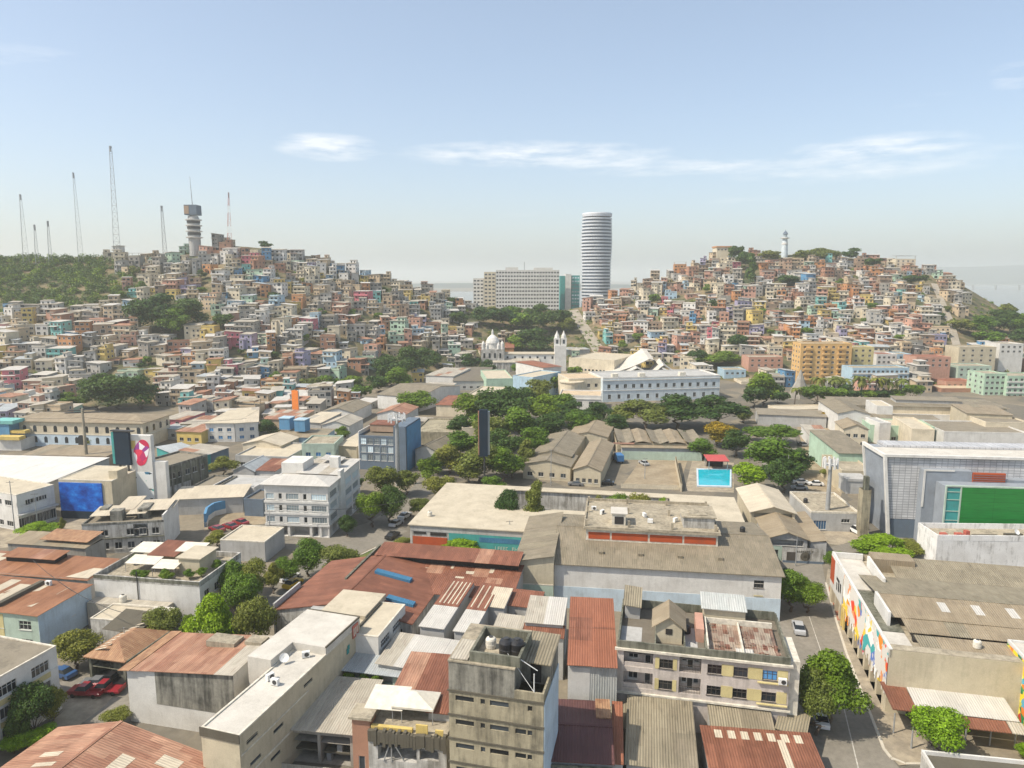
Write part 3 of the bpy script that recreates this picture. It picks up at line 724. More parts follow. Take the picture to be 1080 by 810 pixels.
# ------------------------------------------------------------------ streets (sheets a few mm apart, kerbs are real steps)
def ground_poly(name, pts, z, mat): 
    m = MB(); m.face([Vector((*P(x, y, 0).xy, z)) for x, y in pts]); return structure(name, m, mat)
def kerb_line(name, pts, w, h, mat):
    m = MB(); q = [P(x, y, 0) for x, y in pts]
    for a, b in zip(q, q[1:]):
        d = (b - a).normalized(); n_ = Vector((-d.y, d.x, 0)) * w / 2
        m.hexa([a - n_, b - n_, b + n_, a + n_], [p + Vector((0, 0, h)) for p in (a - n_, b - n_, b + n_, a + n_)])
    return structure(name, m, mat)
ground_poly('road', [(845, 830), (965, 830), (932, 790), (893, 690), (871, 615), (860, 560), (846, 505), (838, 455), (850, 440), (806, 440), (800, 470), (815, 560), (816, 640), (830, 740)], .004, M['asphalt'])
ground_poly('road', [(826, 598), (862, 590), (905, 582), (980, 577), (1090, 577), (1090, 566), (985, 566), (900, 572), (850, 582), (824, 588)], .008, M['asphalt'])
ground_poly('pavement', [(893, 690), (932, 790), (948, 808), (985, 805), (1010, 800), (960, 760), (939, 745), (915, 690), (896, 640), (882, 605), (873, 600), (871, 615)], .10, M['pave'])
kerb_line('kerb', [(871, 615), (882, 655), (893, 690), (912, 738), (932, 790), (940, 800), (955, 806), (985, 806)], .35, .14, M['kerb'])
ground_poly('paved_strip', [(873, 622), (883, 655), (892, 655), (884, 632), (879, 612)], .106, M['redpave'])
ground_poly('road_markings', [(888, 740), (905, 812), (906.4, 812), (888.9, 740)], .010, M['paint'])
ground_poly('road_markings', [(853, 650), (870, 700), (870.8, 700), (853.6, 650)], .010, M['paint'])
ground_poly('road', [(60, 760), (135, 765), (215, 700), (290, 640), (350, 598), (398, 575), (428, 545), (470, 505), (520, 470), (500, 470), (440, 508), (415, 535), (370, 562), (300, 600), (270, 640), (185, 672), (120, 705), (60, 720)], .004, M['asphalt'])
ground_poly('road', [(285, 575), (345, 590), (400, 575), (430, 560), (398, 548), (330, 570), (280, 562)], .008, M['asphalt'])
ground_poly('pavement', [(62, 735), (80, 722), (128, 724), (110, 745), (70, 775), (55, 775)], .012, M['pave'])
ground_poly('lot', [(838, 520), (846, 470), (838, 440), (882, 440), (886, 470), (888, 520), (880, 540)], .012, M['yard'])
ground_poly('lot', [(0, 560), (60, 545), (95, 545), (90, 565), (40, 575), (0, 578)], .012, M['pave'])
ground_poly('lot', [(215, 560), (222, 540), (280, 532), (282, 552)], .012, M['yard'])
ground_poly('sports_court', [(657, 511), (679, 481), (726, 482), (716, 515)], .012, M['yard'])
ground_poly('lot', [(858, 548), (905, 548), (920, 565), (885, 575), (862, 572)], .014, M['pave'])
kerb_line('kerb', [(398, 577), (350, 600), (290, 642), (250, 672)], .3, .13, M['kerb'])
ground_poly('verge', [(352, 600), (398, 577), (404, 582), (330, 640), (300, 650), (292, 643)], .02, M['grass'])
ground_poly('verge', [(240, 660), (275, 640), (270, 700), (225, 705)], .016, M['pave'])
# climbing street between the hills
def strip_on_hill(name, pts, w, dz, mat):
    m = MB(); q = []
    fine = []
    for (a, b) in zip(pts, pts[1:]):
        for k in range(6): fine.append((a[0] + (b[0] - a[0]) * k / 6, a[1] + (b[1] - a[1]) * k / 6))
    fine.append(pts[-1]); P3 = [hit(*p) for p in fine]
    for i, p in enumerate(P3):
        d = (P3[min(i + 1, len(P3) - 1)] - P3[max(i - 1, 0)]).normalized(); n_ = Vector((d.y, -d.x, 0)).normalized() * w / 2
        L_ = p - n_; R_ = p + n_
        q.append((Vector((L_.x, L_.y, max(ground_z(L_.x, L_.y), p.z) + dz)), Vector((R_.x, R_.y, max(ground_z(R_.x, R_.y), p.z) + dz))))
    for (a, b), (c, d) in zip(q, q[1:]): m.face([a, b, d, c])
    return structure(name, m, mat)
M['paleroad'] = mat_ground('pale_road', (0.36, 0.32, 0.26, 1), (0.27, 0.24, 0.19, 1), .2)
STREET = [(632, 372), (622, 356), (612, 341), (604, 328)]
strip_on_hill('climbing_road', STREET, 9, .25, M['paleroad'])
strip_on_hill('stair_street', [(1003, 395), (1010, 370), (1002, 340), (985, 300)], 5, .25, M['paleroad'])
# ================================================================== city blocks near the camera
def W_(pa, za, pb, zb, ang):
    q = P(*pb, zb) - P(*pa, za); return q.x * math.cos(ang) + q.y * math.sin(ang), -q.x * math.sin(ang) + q.y * math.cos(ang)
# --- bottom left: rust red gable roof
b = Bld('gabled_house', 'low house under broad rust red gable roof with pale patches beside green hedge', 'house', 5.0, bl=(61, 770), br=(226, 798), d=15, ang=GRID)
b.gable(M['rustpale'], 5.0, 2.3, 'y', .5, off=.42); b.walls(M['beige'])
m = MB()
for (x, y, w, d_) in ((.60, .55, 1.7, 3.2), (.78, .78, 2.6, 1.6), (.86, .62, 2.0, 1.5), (.68, .40, 3.0, 1.0)):
    X = x * b.w; zz = lambda x_: 5 + 2.3 * (b.w - x_) / (b.w * .58) + .17
    m.sheet([(X, y * b.d, zz(X)), (X + w, y * b.d, zz(X + w)), (X + w, y * b.d + d_, zz(X + w)), (X, y * b.d + d_, zz(X))], .03, 'x')
for (x, y, w, d_) in ((.10, .35, 2.4, 1.3), (.16, .62, 2.8, .8), (.2, .5, 3.0, .7)):
    X = x * b.w; zz = lambda x_: 5 + 2.3 * x_ / (b.w * .42) + .17
    m.sheet([(X, y * b.d, zz(X)), (X + w, y * b.d, zz(X + w)), (X + w, y * b.d + d_, zz(X + w)), (X, y * b.d + d_, zz(X))], .03, 'x')
m.build('patch_sheet', M['beigesheet'], b.root)
# --- left edge apartments
b = Bld('apartment_block', 'three storey white apartment block with beige panels under its windows and flat brown roof', 'apartment block', 9.5, br=(59, 681), w=13, d=24, ang=R(-16))
ts = [b.d - k for k in (2.6, 7.3, 12.0, 16.7, 21.2)]
for z in (6.7, 3.7, .8):
    for t in ts: b.win('R', t, z, 2.6, 1.5, 'sill')
m = MB()
for z in (5.6, 2.6):
    for t in ts: m.box(b.w + .003, b.w + .05, t - 1.4, t + 1.4, z, z + .95)
m.build('spandrel_panel', M['paleyellow'], b.root)
b.walls(M['bright']); b.flat(M['asphaltroof'], .12, M['plaster']); b.band(M['bright'], 6.42, .16, .09, 'RF'); b.band(M['bright'], 3.42, .16, .09, 'RF')
# --- weathered grey gable-end house
ang = R(-13)
w0, _ = W_((133.5, 706), 7.6, (250, 708), 9.0, ang)
b = Bld('row_house', 'blank walled house with soot streaked grey render and pinkish rusty roof', 'house', 7.6, fl=(133.5, 706), w=w0, d=9.5, ang=ang)
T = (7.6, 9.0, 9.2, 7.8); b.walls(M['bright'], T); b.mono(M['rustpale'], T, (.5, .2, .3, .3), run='y')
m = MB(); x0 = b.w * .27
m.face([(x0, -.035, 3.2), (b.w, -.035, 3.2), (b.w, -.035, 8.85), (x0, -.035, 7.9)]); m.face([(x0, -.035, 3.2), (x0, -.035, 7.9), (x0, 0, 7.9), (x0, 0, 3.2)]); m.face([(x0, 0, 3.2), (b.w, 0, 3.2), (b.w, -.035, 3.2), (x0, -.035, 3.2)])
m.build('render_patch', M['dirty'], b.root)
m = MB(); m.sheet([(-.9, -.6, 7.7), (.9, -.6, 7.9), (.9, 10, 8.15), (-.9, 10, 7.95)], .08, 'y'); m.build('edge_sheet', M['clay'], b.root)
b.part('roof_slab', M['roofconc'], (b.w * .48, b.w * .75, 6.2, 8.6, 8.6, 9.45), (b.w * .82, b.w * .98, 7.0, 9.0, 9.0, 9.6))
# --- beige long building
b = Bld('long_building', 'narrow beige building with long pale roof, slit windows and small red sign', 'building', 10.0, fl=(211.7, 767), fr=(257, 771), d=27, ang=R(-17))
d4 = b
for (t, z) in ((2.2, 8.0), (7.0, 6.1), (2.6, 5.0), (6.2, 3.0), (13.5, 8.2), (2.0, 1.5)): b.win('R', t, z, 2.0, .5, 'slit')
b.walls(M['beige']); b.flat(M['whiteroof'], .12, M['plaster'])
b.part('fascia', M['darkmould'], (-.12, b.w + .12, -.14, -.035, 9.05, 10.1))
b.part('floor_band', M['plaster'], (b.w + .004, b.w + .06, .2, b.d * .55, 4.2, 4.45), (b.w + .004, b.w + .06, .2, b.d * .5, 7.3, 7.5))
m = MB(); m.box(-3.6, b.w, b.d * .66, b.d - .02, 9.7, 11.0); m.box(-3.6, -.05, b.d * .48, b.d * .66, 5, 10.99); m.build('raised_roof', M['whiteroof'], b.root)
b.part('roof_edge', M['darkmould'], (b.w - .1, b.w + .08, b.d * .66, b.d, 10.9, 11.12), (-3.6, b.w - .1, b.d - .12, b.d + .06, 10.9, 11.1))
b.part('sign', M['redmetal'], (b.w + .06, b.w + .16, b.d - 2.3, b.d - .7, 8.7, 10.6)); m = MB()
for k in range(3): m.box(b.w + .165, b.w + .19, b.d - 2.1 + .45 * k, b.d - 1.85 + .45 * k, 9.0 + .1 * k, 10.2)
m.build('sign_lettering', M['plaster'], b.root)
b.part('wall_emblem', M['teal'], (b.w + .06, b.w + .12, b.d - 4.0, b.d - 3.4, 7.2, 8.0), (b.w + .06, b.w + .11, b.d - 3.7, b.d - 3.2, 7.7, 8.4))
ac(b, b.w * .55, 9.8, 9.9, 'white air conditioner midway along the beige long roof'); ac(b, b.w * .55, 16.6, 9.9, 'white air conditioner under the raised end of the beige long roof', .6)
ac(b, b.w * .3, 10.6, 9.9, 'white air conditioner left of its twin on the beige long roof', 1.2); dish(b, b.w * .18, 14.5, 9.9, 'white satellite dish beside the dark strip on the beige long roof')
# --- white box behind it
b = Bld('flat_house', 'plain white block house with two level cream roof and window strip on its right side', 'house', 9.0, fl=(351.7, 666), fr=(401, 669), d=10.5, ang=R(-13))
b.win('R', 2.5, 6.6, 3.2, 1.2); b.win('R', 7.0, 6.6, 3.2, 1.2); b.walls(M['bright']); b.flat(M['creamroof'], .1, M['plaster'])
m = MB(); m.box(-4.5, b.w * .42, 4.5, 12.4, 8.6, 9.5); m.build('upper_roof', M['creamroof'], b.root); m = MB(); m.box(-7.5, -.1, 4.0, 13, 5, 8.5); m.build('side_room', M['mid'], b.root)
b.part('roof_joint', M['darkmould'], (b.w * .42, b.w * .46, .5, 10, 8.9, 9.2))
# --- white sheet roof
b = Bld('workshop', 'workshop under a plain white sheet roof behind the concrete tower block', 'workshop', 6.5, fl=(399, 699), fr=(474, 710), bl=(421, 672)); b.walls(M['mid'], (6.5, 6.3, 6.9, 7.0)); b.mono(M['whitesheet'], (6.5, 6.3, 6.9, 7.0))
# --- pergola with plants
b = Bld('pergola', 'narrow terrace shelter with pale roof and plants hanging in front', 'shelter', 5.6, fl=(343, 703), fr=(421, 708), d=3.2, ang=R(-12))
b.recess('F', .6, b.w - .6, 3.2, 5.2, 1.6); b.walls(M['palegreen']); b.mono(M['bluegrey'], (5.6, 5.6, 6.0, 6.0), .5)
for k, (x, l) in enumerate(((.35, 'left'), (.55, 'middle'), (.75, 'right'))):
    tree_at(b.loc(b.w * x, -.5, 4.0), 2.0, 1.7, 'leafy potted bush at the %s of the pale terrace shelter' % l, 'round', 'green', 'mid', .04, None, 'bush', 'bush')
# --- blue grey tin roof with the open yard below
b = Bld('open_shed', 'open fronted shed under a pale tin roof half in shade, dark inside', 'shed', 4.6, fl=(297, 766), fr=(372, 773), bl=(341, 720))
b.recess('F', .5, b.w * .5, .1, 3.9, 6); b.recess('F', b.w * .5 + .4, b.w - .4, .1, 3.9, 6); b.walls(M['concrete'], (4.6, 4.6, 5.3, 5.3)); b.mono(M['tin'], (4.6, 4.6, 5.3, 5.3), .5)
b.part('shelf', M['darkmould'], (.6, b.w * .5, .4, 1.6, 1.4, 1.6), (b.w * .5 + .6, b.w - .6, .3, 1.2, 1.3, 1.5)); b.part('drum', M['metal'], (b.w * .6, b.w * .66, .5, 1.3, .1, 1.2), (b.w * .75, b.w * .82, .5, 1.2, 1.5, 2.4))
b.part('front_fence', M['tin'], (-.5, b.w, -2.6, -2.5, 0, 1.5))
# --- ruin with tents and rust roofs
b = Bld('ruined_building', 'crumbling mould black concrete shell with a broken opening, below white tents', 'ruin', 6.8, fl=(388, 772), fr=(472, 777), d=14, ang=R(-9))
b.recess('F', b.w * .12, b.w * .62, 3.4, 5.6, 3); b.recess('F', b.w * .66, b.w * .9, 3.9, 5.3, 2); b.walls(M['oldwhite']); b.part('roof', M['roofconc'], (.1, b.w - .1, .3, b.d - .1, 6.6, 6.82))
m = MB(); r5 = random.Random(4)
for k in range(26):
    x = b.w * k / 26; m.box(x, x + b.w / 26 - .01, -.12 - r5.random() * .1, .35, 5.75 - r5.random() * .7, 6.9 + r5.random() * .45)
m.build('broken_parapet', M['darkmould'], b.root)
m = MB(); m.tube((b.w * .2, -.1, 3.3), (b.w * .28, .2, 5.7), .08); m.tube((b.w * .34, -.1, 5.7), (b.w * .46, .1, 3.4), .08); m.tube((b.w * .3, 0, 3.3), (b.w * .3, 0, 5.7), .09); m.build('prop', M['metal'], b.root)
b.mono(M['rust'], (8.3, 8.3, 8.9, 8.9), .2, box=(b.w * .12, b.w * .99, 6.6, 14.5), name='rust_roof'); b.mono(M['rust'], (7.9, 7.9, 8.4, 8.4), .1, box=(b.w * .66, b.w * .99, 3.2, 6.4), name='rust_roof')
b.part('upper_wall', M['mid'], (b.w * .13, b.w * .98, 6.7, 6.9, 6.8, 8.2), (b.w * .13, b.w * .16, 7, 14, 6.8, 8.2), (b.w * .68, b.w * .97, 3.4, 3.6, 6.8, 7.8))
m = MB(); m.box(b.w * .02, b.w * .55, .5, 1.0, 6.83, 7.3); m.box(b.w * .6, b.w * .75, .5, .7, 6.83, 8.0); m.box(b.w * .85, b.w * .95, .4, .6, 6.83, 7.6); m.build('terrace_wall', M['yellow'], b.root)
t = thing('tent', 'cream four sided peaked tent on the roof of the crumbling building', 'tent', b.loc(b.w * .5, 4.2, 6.85), b.ang)
m = MB(); A = Vector((0, 0, 3.0))
cs_ = [Vector((-2.6, -1.9, 2.0)), Vector((2.6, -1.9, 2.0)), Vector((2.6, 1.9, 2.0)), Vector((-2.6, 1.9, 2.0))]
for k in range(4): m.face([cs_[k], cs_[(k + 1) % 4], A]); m.face([cs_[k], cs_[k] - Vector((0, 0, .25)), cs_[(k + 1) % 4] - Vector((0, 0, .25)), cs_[(k + 1) % 4]])
m.build('canopy', M['canvas'], t)
for c in cs_: m = MB(); m.tube((c.x * .96, c.y * .96, 0), (c.x * .96, c.y * .96, 1.98), .05); m.build('leg', M['metal'], t)
t = thing('awning', 'flat white canvas awning left of the peaked tent', 'awning', b.loc(b.w * .14, 4.2, 6.85), b.ang)
m = MB(); m.sheet([(-2.6, -2.0, 1.5), (2.2, -2.0, 1.6), (2.2, 2.2, 2.2), (-2.6, 2.2, 2.1)], .06); m.build('canopy', M['canvas'], t)
for x, y in ((-2.5, -1.9), (2.1, -1.9), (2.1, 2.1), (-2.5, 2.1)): m = MB(); m.tube((x, y, 0), (x, y, 1.5), .05); m.build('leg', M['metal'], t)
# --- brick shaft
b = Bld('brick_shaft', 'slim brown brick stair shaft with a concrete cap beside the open shed', 'shaft', 8.0, fl=(371, 757), fr=(389.5, 759), d=2.2, ang=R(-9)); b.win('F', b.w / 2, 1.2, .8, 1.9); b.walls(M['brick']); b.part('cap', M['roofconc'], (-.35, b.w + .35, -.35, b.d + .35, 8.0, 8.3))
# --- concrete tower block
b = Bld('tower_block', 'tall stained olive concrete tower block with rows of slit windows', 'tower block', 15.3, fl=(472.8, 694.5), fr=(575, 704.3), br=(596.4, 668), ang=R(-14), zref=19.0)
TW = b; hh = 15.3
for z in (14.2, 11.35, 8.5, 5.65, 2.8):
    for a, c in ((.07, .27), (.34, .39), (.44, .64), (.71, .82), (.835, .885)):
        if z > 14 and a == .71: continue
        b.win('F', b.w * (a + c) / 2, z, b.w * (c - a), .6, 'slit', 'glass')
for (t, z) in ((3, 13.0), (7, 12.8), (3, 10.1), (8, 10.1), (3, 7.2), (8, 7.2)): b.win('R', t, z, 1.0, .9, 'plain')
b.walls(M['olive'])
for z in (15.25, 12.4, 9.55, 6.7, 3.85): b.band(M['darkmould'], z, .2, .12, 'F')
k = .70 * b.w
m = MB(); m.box(0.002, k, .002, b.d - .01, 15.28, 18.7); m.box(k, b.w - .01, 3.6, b.d - .01, 15.28, 18.3); m.build('upper_wall', M['dirty'], b.root)
b.part('terrace_parapet', M['olive'], (k + .01, b.w + .02, -.02, .2, 15.46, 16.4), (b.w - .2, b.w + .02, .2, 3.6, 15.46, 16.4)); m = MB(); m.tube((b.w * .9, .1, 16.4), (b.w * .9, .1, 18.5), .06); m.build('post', M['whitemetal'], b.root)
b.part('terrace_door', M['void'], (k + 1.0, k + 2.2, 3.5, 3.59, 15.5, 17.6))
b.part('side_wall', M['paleblue'], (b.w + .03, b.w + .10, 0.05, b.d - .05, 9.8, 15.2), (b.w + .03, b.w + .09, 0.05, b.d - .05, 0, 9.7))  # white painted side; its bluish shade is put into the colour
b.part('roof', M['roofconc'], (-.08, k + .05, -.08, b.d, 18.7, 18.86))
b.mono(M['asbestos'], (18.3, 18.2, 18.6, 18.7), (.0, .3, .5, .1), box=(k + .06, b.w, 3.0, b.d), name='corrugated_roof')
b.mono(M['tin'], (18.9, 18.95, 19.05, 19.0), 0.0, box=(.2, b.w * .2, .2, b.d * .5), name='sheet_cover')
x0, x1, y0, y1 = b.w * .22, b.w * .75, .25, b.d * .72
b.part('tank_basin', M['mossy'], (x0, x1, y0, y0 + .3, 18.87, 20.0), (x0, x1, y1 - .3, y1, 18.87, 20.0), (x0, x0 + .3, y0 + .3, y1 - .3, 18.87, 20.0), (x1 - .3, x1, y0 + .3, y1 - .3, 18.87, 20.0))
for i, (x, y, l) in enumerate(((.55, .32, 'round black water tank with white lid, left of the pair on the concrete tower'), (.66, .34, 'round black water tank with white lid, right of the pair on the concrete tower'), (.36, .42, 'low pale water tank apart from the black pair on the concrete tower'))):
    t_ = tank(b, b.w * x, b.d * y, 18.87, l, 'blackplastic' if i < 2 else 'canvas', 1.25 if i < 2 else .9)
b.part('tank_slab', M['roofconc'], (x0 + .3, x1 - .3, y0 + .3, y1 - .3, 18.862, 18.868))
m = MB(); m.tube((x1, y0 + .4, 19.6), (b.w * .92, .8, 18.5), .05); m.tube((b.w * .9, .12, 16.4), (b.w * .6, 1.2, 19.8), .03); m.build('pipe', M['whitemetal'], b.root)
# --- big red sheet roof
b = Bld('tin_warehouse', 'warehouse under a smooth orange red sheet roof with pale corrugated front wall', 'warehouse', 9.5, fl=(599, 700), fr=(651, 703), d=16.5, ang=R(-6)); b.walls(M['wallsheet'], (9.5, 9.5, 11.0, 11.0)); b.mono(M['redflat'], (9.5, 9.5, 11, 11), (.05, .05, .4, .1))
m = MB(); m.sheet([(-.05, 8.2, 10.42), (b.w + .05, 8.2, 10.42), (b.w + .05, 8.6, 10.46), (-.05, 8.6, 10.46)], .03); m.build('roof_lap', M['rust'], b.root)
b.part('plain_wall_panel', M['bright'], (0.05, b.w * .45, -.06, -.01, 4.5, 9.1))
# --- dark maroon roof in the tower's shadow
b = Bld('maroon_house', 'low house under dark maroon two slope roof in the shade of the concrete tower', 'house', 5.6, fl=(578, 801), fr=(645, 799), d=11.5, ang=R(-5)); b.gable(M['maroon'], 5.6, .9, 'x', .3, off=.45); b.walls(M['mid'])
b.part('edge_sheet', M['clay'], (b.w - 1.6, b.w + .25, 7.0, 11.0, 6.35, 6.5)); b.part('gutter_wall', M['mossy'], (0, b.w, -.5, -.3, 0, 5.3))
b = Bld('lean_to', 'narrow lean-to with orange rust roof squeezed between the maroon roof and the brown sheds', 'lean-to', 5.0, fl=(646, 802), fr=(657, 803), d=10.5, ang=R(-8)); b.walls(M['mid'], (4.6, 4.6, 5.6, 5.6)); b.mono(M['redflat'], (4.6, 4.6, 5.6, 5.6), .1)
# --- mansard apartment house
b = Bld('mansard_house', 'three storey mauve and yellow apartment house with balconies and a cluttered roof terrace', 'apartment house', 12.0, fl=(651.7, 675), fr=(832, 688), d=12.5, ang=R(-12)); MH = b
fx = lambda x: b.w * (x - 60) / 985
for zr, in ((8.65,), (5.65,)):
    for x0, x1 in ((310, 385), (590, 665), (737, 812), (900, 975)): b.win('F', fx((x0 + x1) / 2), zr, 1.75, 1.3, 'bars', 'blueglass' if (x0 == 900 and zr > 8) else 'glass')
    for x0, x1 in ((97, 272), (425, 552)):
        b.recess('F', fx(x0), fx(x1), zr - .25, zr + 2.05, 1.4)
        rl = MB()
        if x0 == 97: rl.box(fx(x0) + .03, fx(x1) - .03, .12, .2, zr - .24, zr + .35)
        else:
            rl.box(fx(x0) + .03, fx(x1) - .03, .1, .16, zr + .7, zr + .76)
            for q in range(14): xx = fx(x0) + .1 + (fx(x1) - fx(x0) - .2) * q / 13; rl.box(xx - .02, xx + .02, .11, .15, zr - .24, zr + .7)
        rl.build('balcony_rail', M['mauve'] if x0 == 97 else M['darkframe'], b.root)
        for q, wd, hgt in ((.32, 1.3, 1.4), (.82, .8, 1.95)) if x0 == 97 else ((.25, .7, 1.1), (.52, .85, 2.0), (.8, .7, 1.1)):
            fm, pm = pane_mesh('plain', wd, hgt, 'glass'); o = link('window' if hgt < 1.8 else 'door', fm, b.root, (fx(x0) + (fx(x1) - fx(x0)) * q, 1.23, zr - .2 + (1.95 - hgt))); link('pane', pm, o)
b.walls(M['mauve'])
for zr in (8.65, 5.65):
    for x0, x1 in ((284, 308), (388, 412), (668, 734), (816, 896), (979, 1036)): b.part('yellow_panel', M['paleyellow'], (fx(x0), fx(x1), -.04, -.003, zr - .1, zr + 1.5))
led = MB(); led.box(fx(870), fx(1040), -.35, -.05, 8.25, 8.4); led.box(fx(870), fx(1040), -.35, -.05, 5.25, 5.4); led.build('window_ledge', M['paleyellow'], b.root)
b.band(M['plaster'], 10.75, .3, .35, 'FR', 'cornice'); b.band(M['plaster'], 4.55, .25, .3, 'FR', 'cornice')
b.part('roof', M['darkroof'], (.1, b.w - .1, .1, b.d - .1, 10.7, 10.9))
pp = MB(); pp.box(-.05, b.w + .05, -.08, .16, 11.06, 12.0); pp.box(-.04, .2, .16, b.d, 11.0, 12.1); pp.box(b.w - .2, b.w + .04, .16, b.d, 11.0, 12.0); pp.box(.2, b.w - .2, b.d - .2, b.d, 11.0, 12.2)
for q in (.22, .395, .52): pp.box(b.w * q, b.w * q + .18, .16, b.d * .8, 10.9, 12.1)
pp.build('parapet', M['mossy'], b.root)
b.part('terrace_floor', M['mid'], (.2, b.w * .14, .3, b.d * .5, 10.902, 10.93), (b.w * .4, b.w * .48, .3, b.d * .6, 10.902, 10.95))
m = MB(); m.box(b.w * .225, b.w * .385, 2.6, 7.4, 10.9, 13.4); m.face([(b.w * .225, 2.6, 13.4), (b.w * .385, 2.6, 13.4), (b.w * .305, 2.6, 14.7)]); ph = m.build('penthouse', M['beige'], b.root)
m = MB()
for s_ in (-1, 1): xm = b.w * .305; m.sheet([(xm, 2.2, 14.85), (xm + s_ * b.w * .105, 2.2, 13.15), (xm + s_ * b.w * .105, 7.8, 13.15), (xm, 7.8, 14.85)], .15, 'x')
m.build('penthouse_roof', M['brownfib'], ph); m = MB(); m.box(b.w * .285, b.w * .325, 2.52, 2.58, 12.2, 13.0); m.build('penthouse_window', M['void'], ph)
b.mono(M['asbestos'], (13.2, 13.0, 14.0, 14.2), .2, box=(.4, b.w * .12, b.d * .66, b.d * .98), name='tilted_slab'); b.part('side_room', M['mid'], (.45, b.w * .12, b.d * .7, b.d * .95, 10.9, 12.9))
b.mono(M['debris'], (11.05, 11.05, 11.35, 11.35), 0, box=(b.w * .545, b.w * .95, .4, b.d * .68), name='debris_roof')
b.part('basin_wall', M['plaster'], (b.w * .535, b.w * .95, b.d * .69, b.d * .71, 10.9, 12.2), (b.w * .735, b.w * .745, .3, b.d * .69, 10.9, 11.9), (b.w * .53, b.w * .54, .2, b.d * .69, 10.9, 12.4))
b.mono(M['wallsheet'], (13.4, 13.4, 14.0, 14.0), .2, box=(b.w * .52, b.w * .79, b.d * .72, b.d * 1.02), name='glazed_roof'); b.part('roof_room', M['beige'], (b.w * .53, b.w * .79, b.d * .74, b.d, 10.9, 13.3))
b.part('pink_room', M['salmon'], (b.w * .47, b.w * .52, b.d * .3, b.d * .7, 10.9, 12.8)); b.part('side_wing', M['plaster'], (b.w + .06, b.w + 1.3, .5, 7.0, 0, 11.3))
m = MB(); r6 = random.Random(9)
for k in range(46):
    x, y = b.w * r6.uniform(.56, .93), r6.uniform(.6, b.d * .64); s_ = r6.uniform(.15, .55); z = 11.25 + r6.random() * .2
    m.box(x, x + s_ * 1.6, y, y + s_, z - .1, z + r6.random() * .25)
tag(m.build('rubble_pile', M['debris'], None, None, b.o, b.ang), 'heap of broken tiles and planks filling the roof basin', 'rubble', None, 'stuff')
ac(b, fx(1005), -.45, 8.45, 'small air conditioner on the yellow ledge under the blue window'); 
b.part('scrap_sheet', M['whitesheet'], (b.w * .7, b.w * .8, .6, 2.0, 11.5, 11.56))
# --- brown corrugated sheds in front of it
b = Bld('market_shed', 'shed with large grey brown corrugated roof in front of the mauve house', 'shed', 4.2, fl=(661, 797), fr=(735, 806), bl=(678, 738)); b.walls(M['mid'], (3.7, 3.7, 4.5, 4.5)); b.mono(M['asbestos'], (3.7, 3.7, 4.5, 4.5), (.2, .2, .9, .1))
b.mono(M['asbestos'], (3.1, 3.2, 3.9, 3.8), .1, box=(-4.0, -.3, b.d * .55, b.d - .3), name='side_roof'); m = MB()
for k in range(3): x = b.w * (.2 + .3 * k); m.tube((x, -.9, .2), (x + 2.0, -.9, 2.9), .05); m.tube((x + 2.0, -.95, .2), (x, -.95, 2.9), .05)
m.build('brace', M['metal'], b.root)
b = Bld('open_shed', 'narrow open shed with grey brown corrugated roof tucked under the mauve house, dark front', 'shed', 4.2, fl=(750, 759), fr=(815, 765), bl=(745, 739)); b.recess('F', .3, b.w - .3, .2, 3.2, 3); b.walls(M['mid'], (3.6, 3.6, 4.4, 4.4)); b.mono(M['asbestos'], (3.6, 3.6, 4.4, 4.4), (.1, .3, .4, .1))
b = Bld('corner_shed', 'corner shed with mouldy mottled sheet roof beside the street', 'shed', 3.6, fl=(820, 768), fr=(848, 776), bl=(813, 746)); b.walls(M['mid']); b.mono(M['asbestos'], (3.6, 3.4, 3.7, 3.8), .3)
b = Bld('low_warehouse', 'low red corrugated roof with a row of pale skylight sheets, bottom edge beside the street', 'warehouse', 3.9, bl=(741, 769), br=(852, 777), d=13); b.walls(M['mid'], (3.4, 3.4, 4.1, 4.1)); b.mono(M['rust'], (3.4, 3.4, 4.1, 4.1), .3); m = MB()
for k in range(7): x = b.w * (.1 + .125 * k); zz = lambda y: 3.4 + .7 * y / b.d + .16; m.sheet([(x, b.d * .86, zz(b.d * .86)), (x + .9, b.d * .86, zz(b.d * .86)), (x + .9, b.d * .97, zz(b.d * .97)), (x, b.d * .97, zz(b.d * .97))], .03)
m.sheet([(b.w * .68, 5.5, 3.87), (b.w * .75, 5.5, 3.87), (b.w * .75, 11.5, 4.2), (b.w * .68, 11.5, 4.2)], .03); m.sheet([(b.w * .55, 4.5, 3.82), (b.w * .68, 4.5, 3.82), (b.w * .68, 6.5, 3.92), (b.w * .55, 6.5, 3.92)], .03); m.build('skylight_sheet', M['beigesheet'], b.root)
# --- red warehouse complex
b = Bld('red_warehouse', 'gabled warehouse with dull red roof, white gable wall and blue skylights', 'warehouse', 7.0, fl=(291, 643), fr=(434.5, 657.5), d=20, ang=R(-12))
b.win('F', b.w * .9, 4.6, 1.6, 1.4); b.gable(M['rust'], 7.0, 2.2, 'y', .25, off=.47); b.walls(M['oldwhite'])
for x0, x1, y, l in ((.52, .80, 12.0, 1), (.74, .94, 4.5, 1)):
    z = lambda x: 7 + 2.2 * (1 - x) / .53; m = MB()
    m.hexa([Vector((b.w * x0, y, z(x0))), Vector((b.w * x1, y, z(x1))), Vector((b.w * x1, y + 1.3, z(x1))), Vector((b.w * x0, y + 1.3, z(x0)))], [Vector((b.w * x0, y, z(x0) + .6)), Vector((b.w * x1, y, z(x1) + .6)), Vector((b.w * x1, y + 1.3, z(x1) + .6)), Vector((b.w * x0, y + 1.3, z(x0) + .6))])
    m.build('skylight', M['bluesheet'], b.root)
b.part('side_parapet', M['mid'], (-.5, -.2, 0, 8.5, 0, 8.0)); RW = b
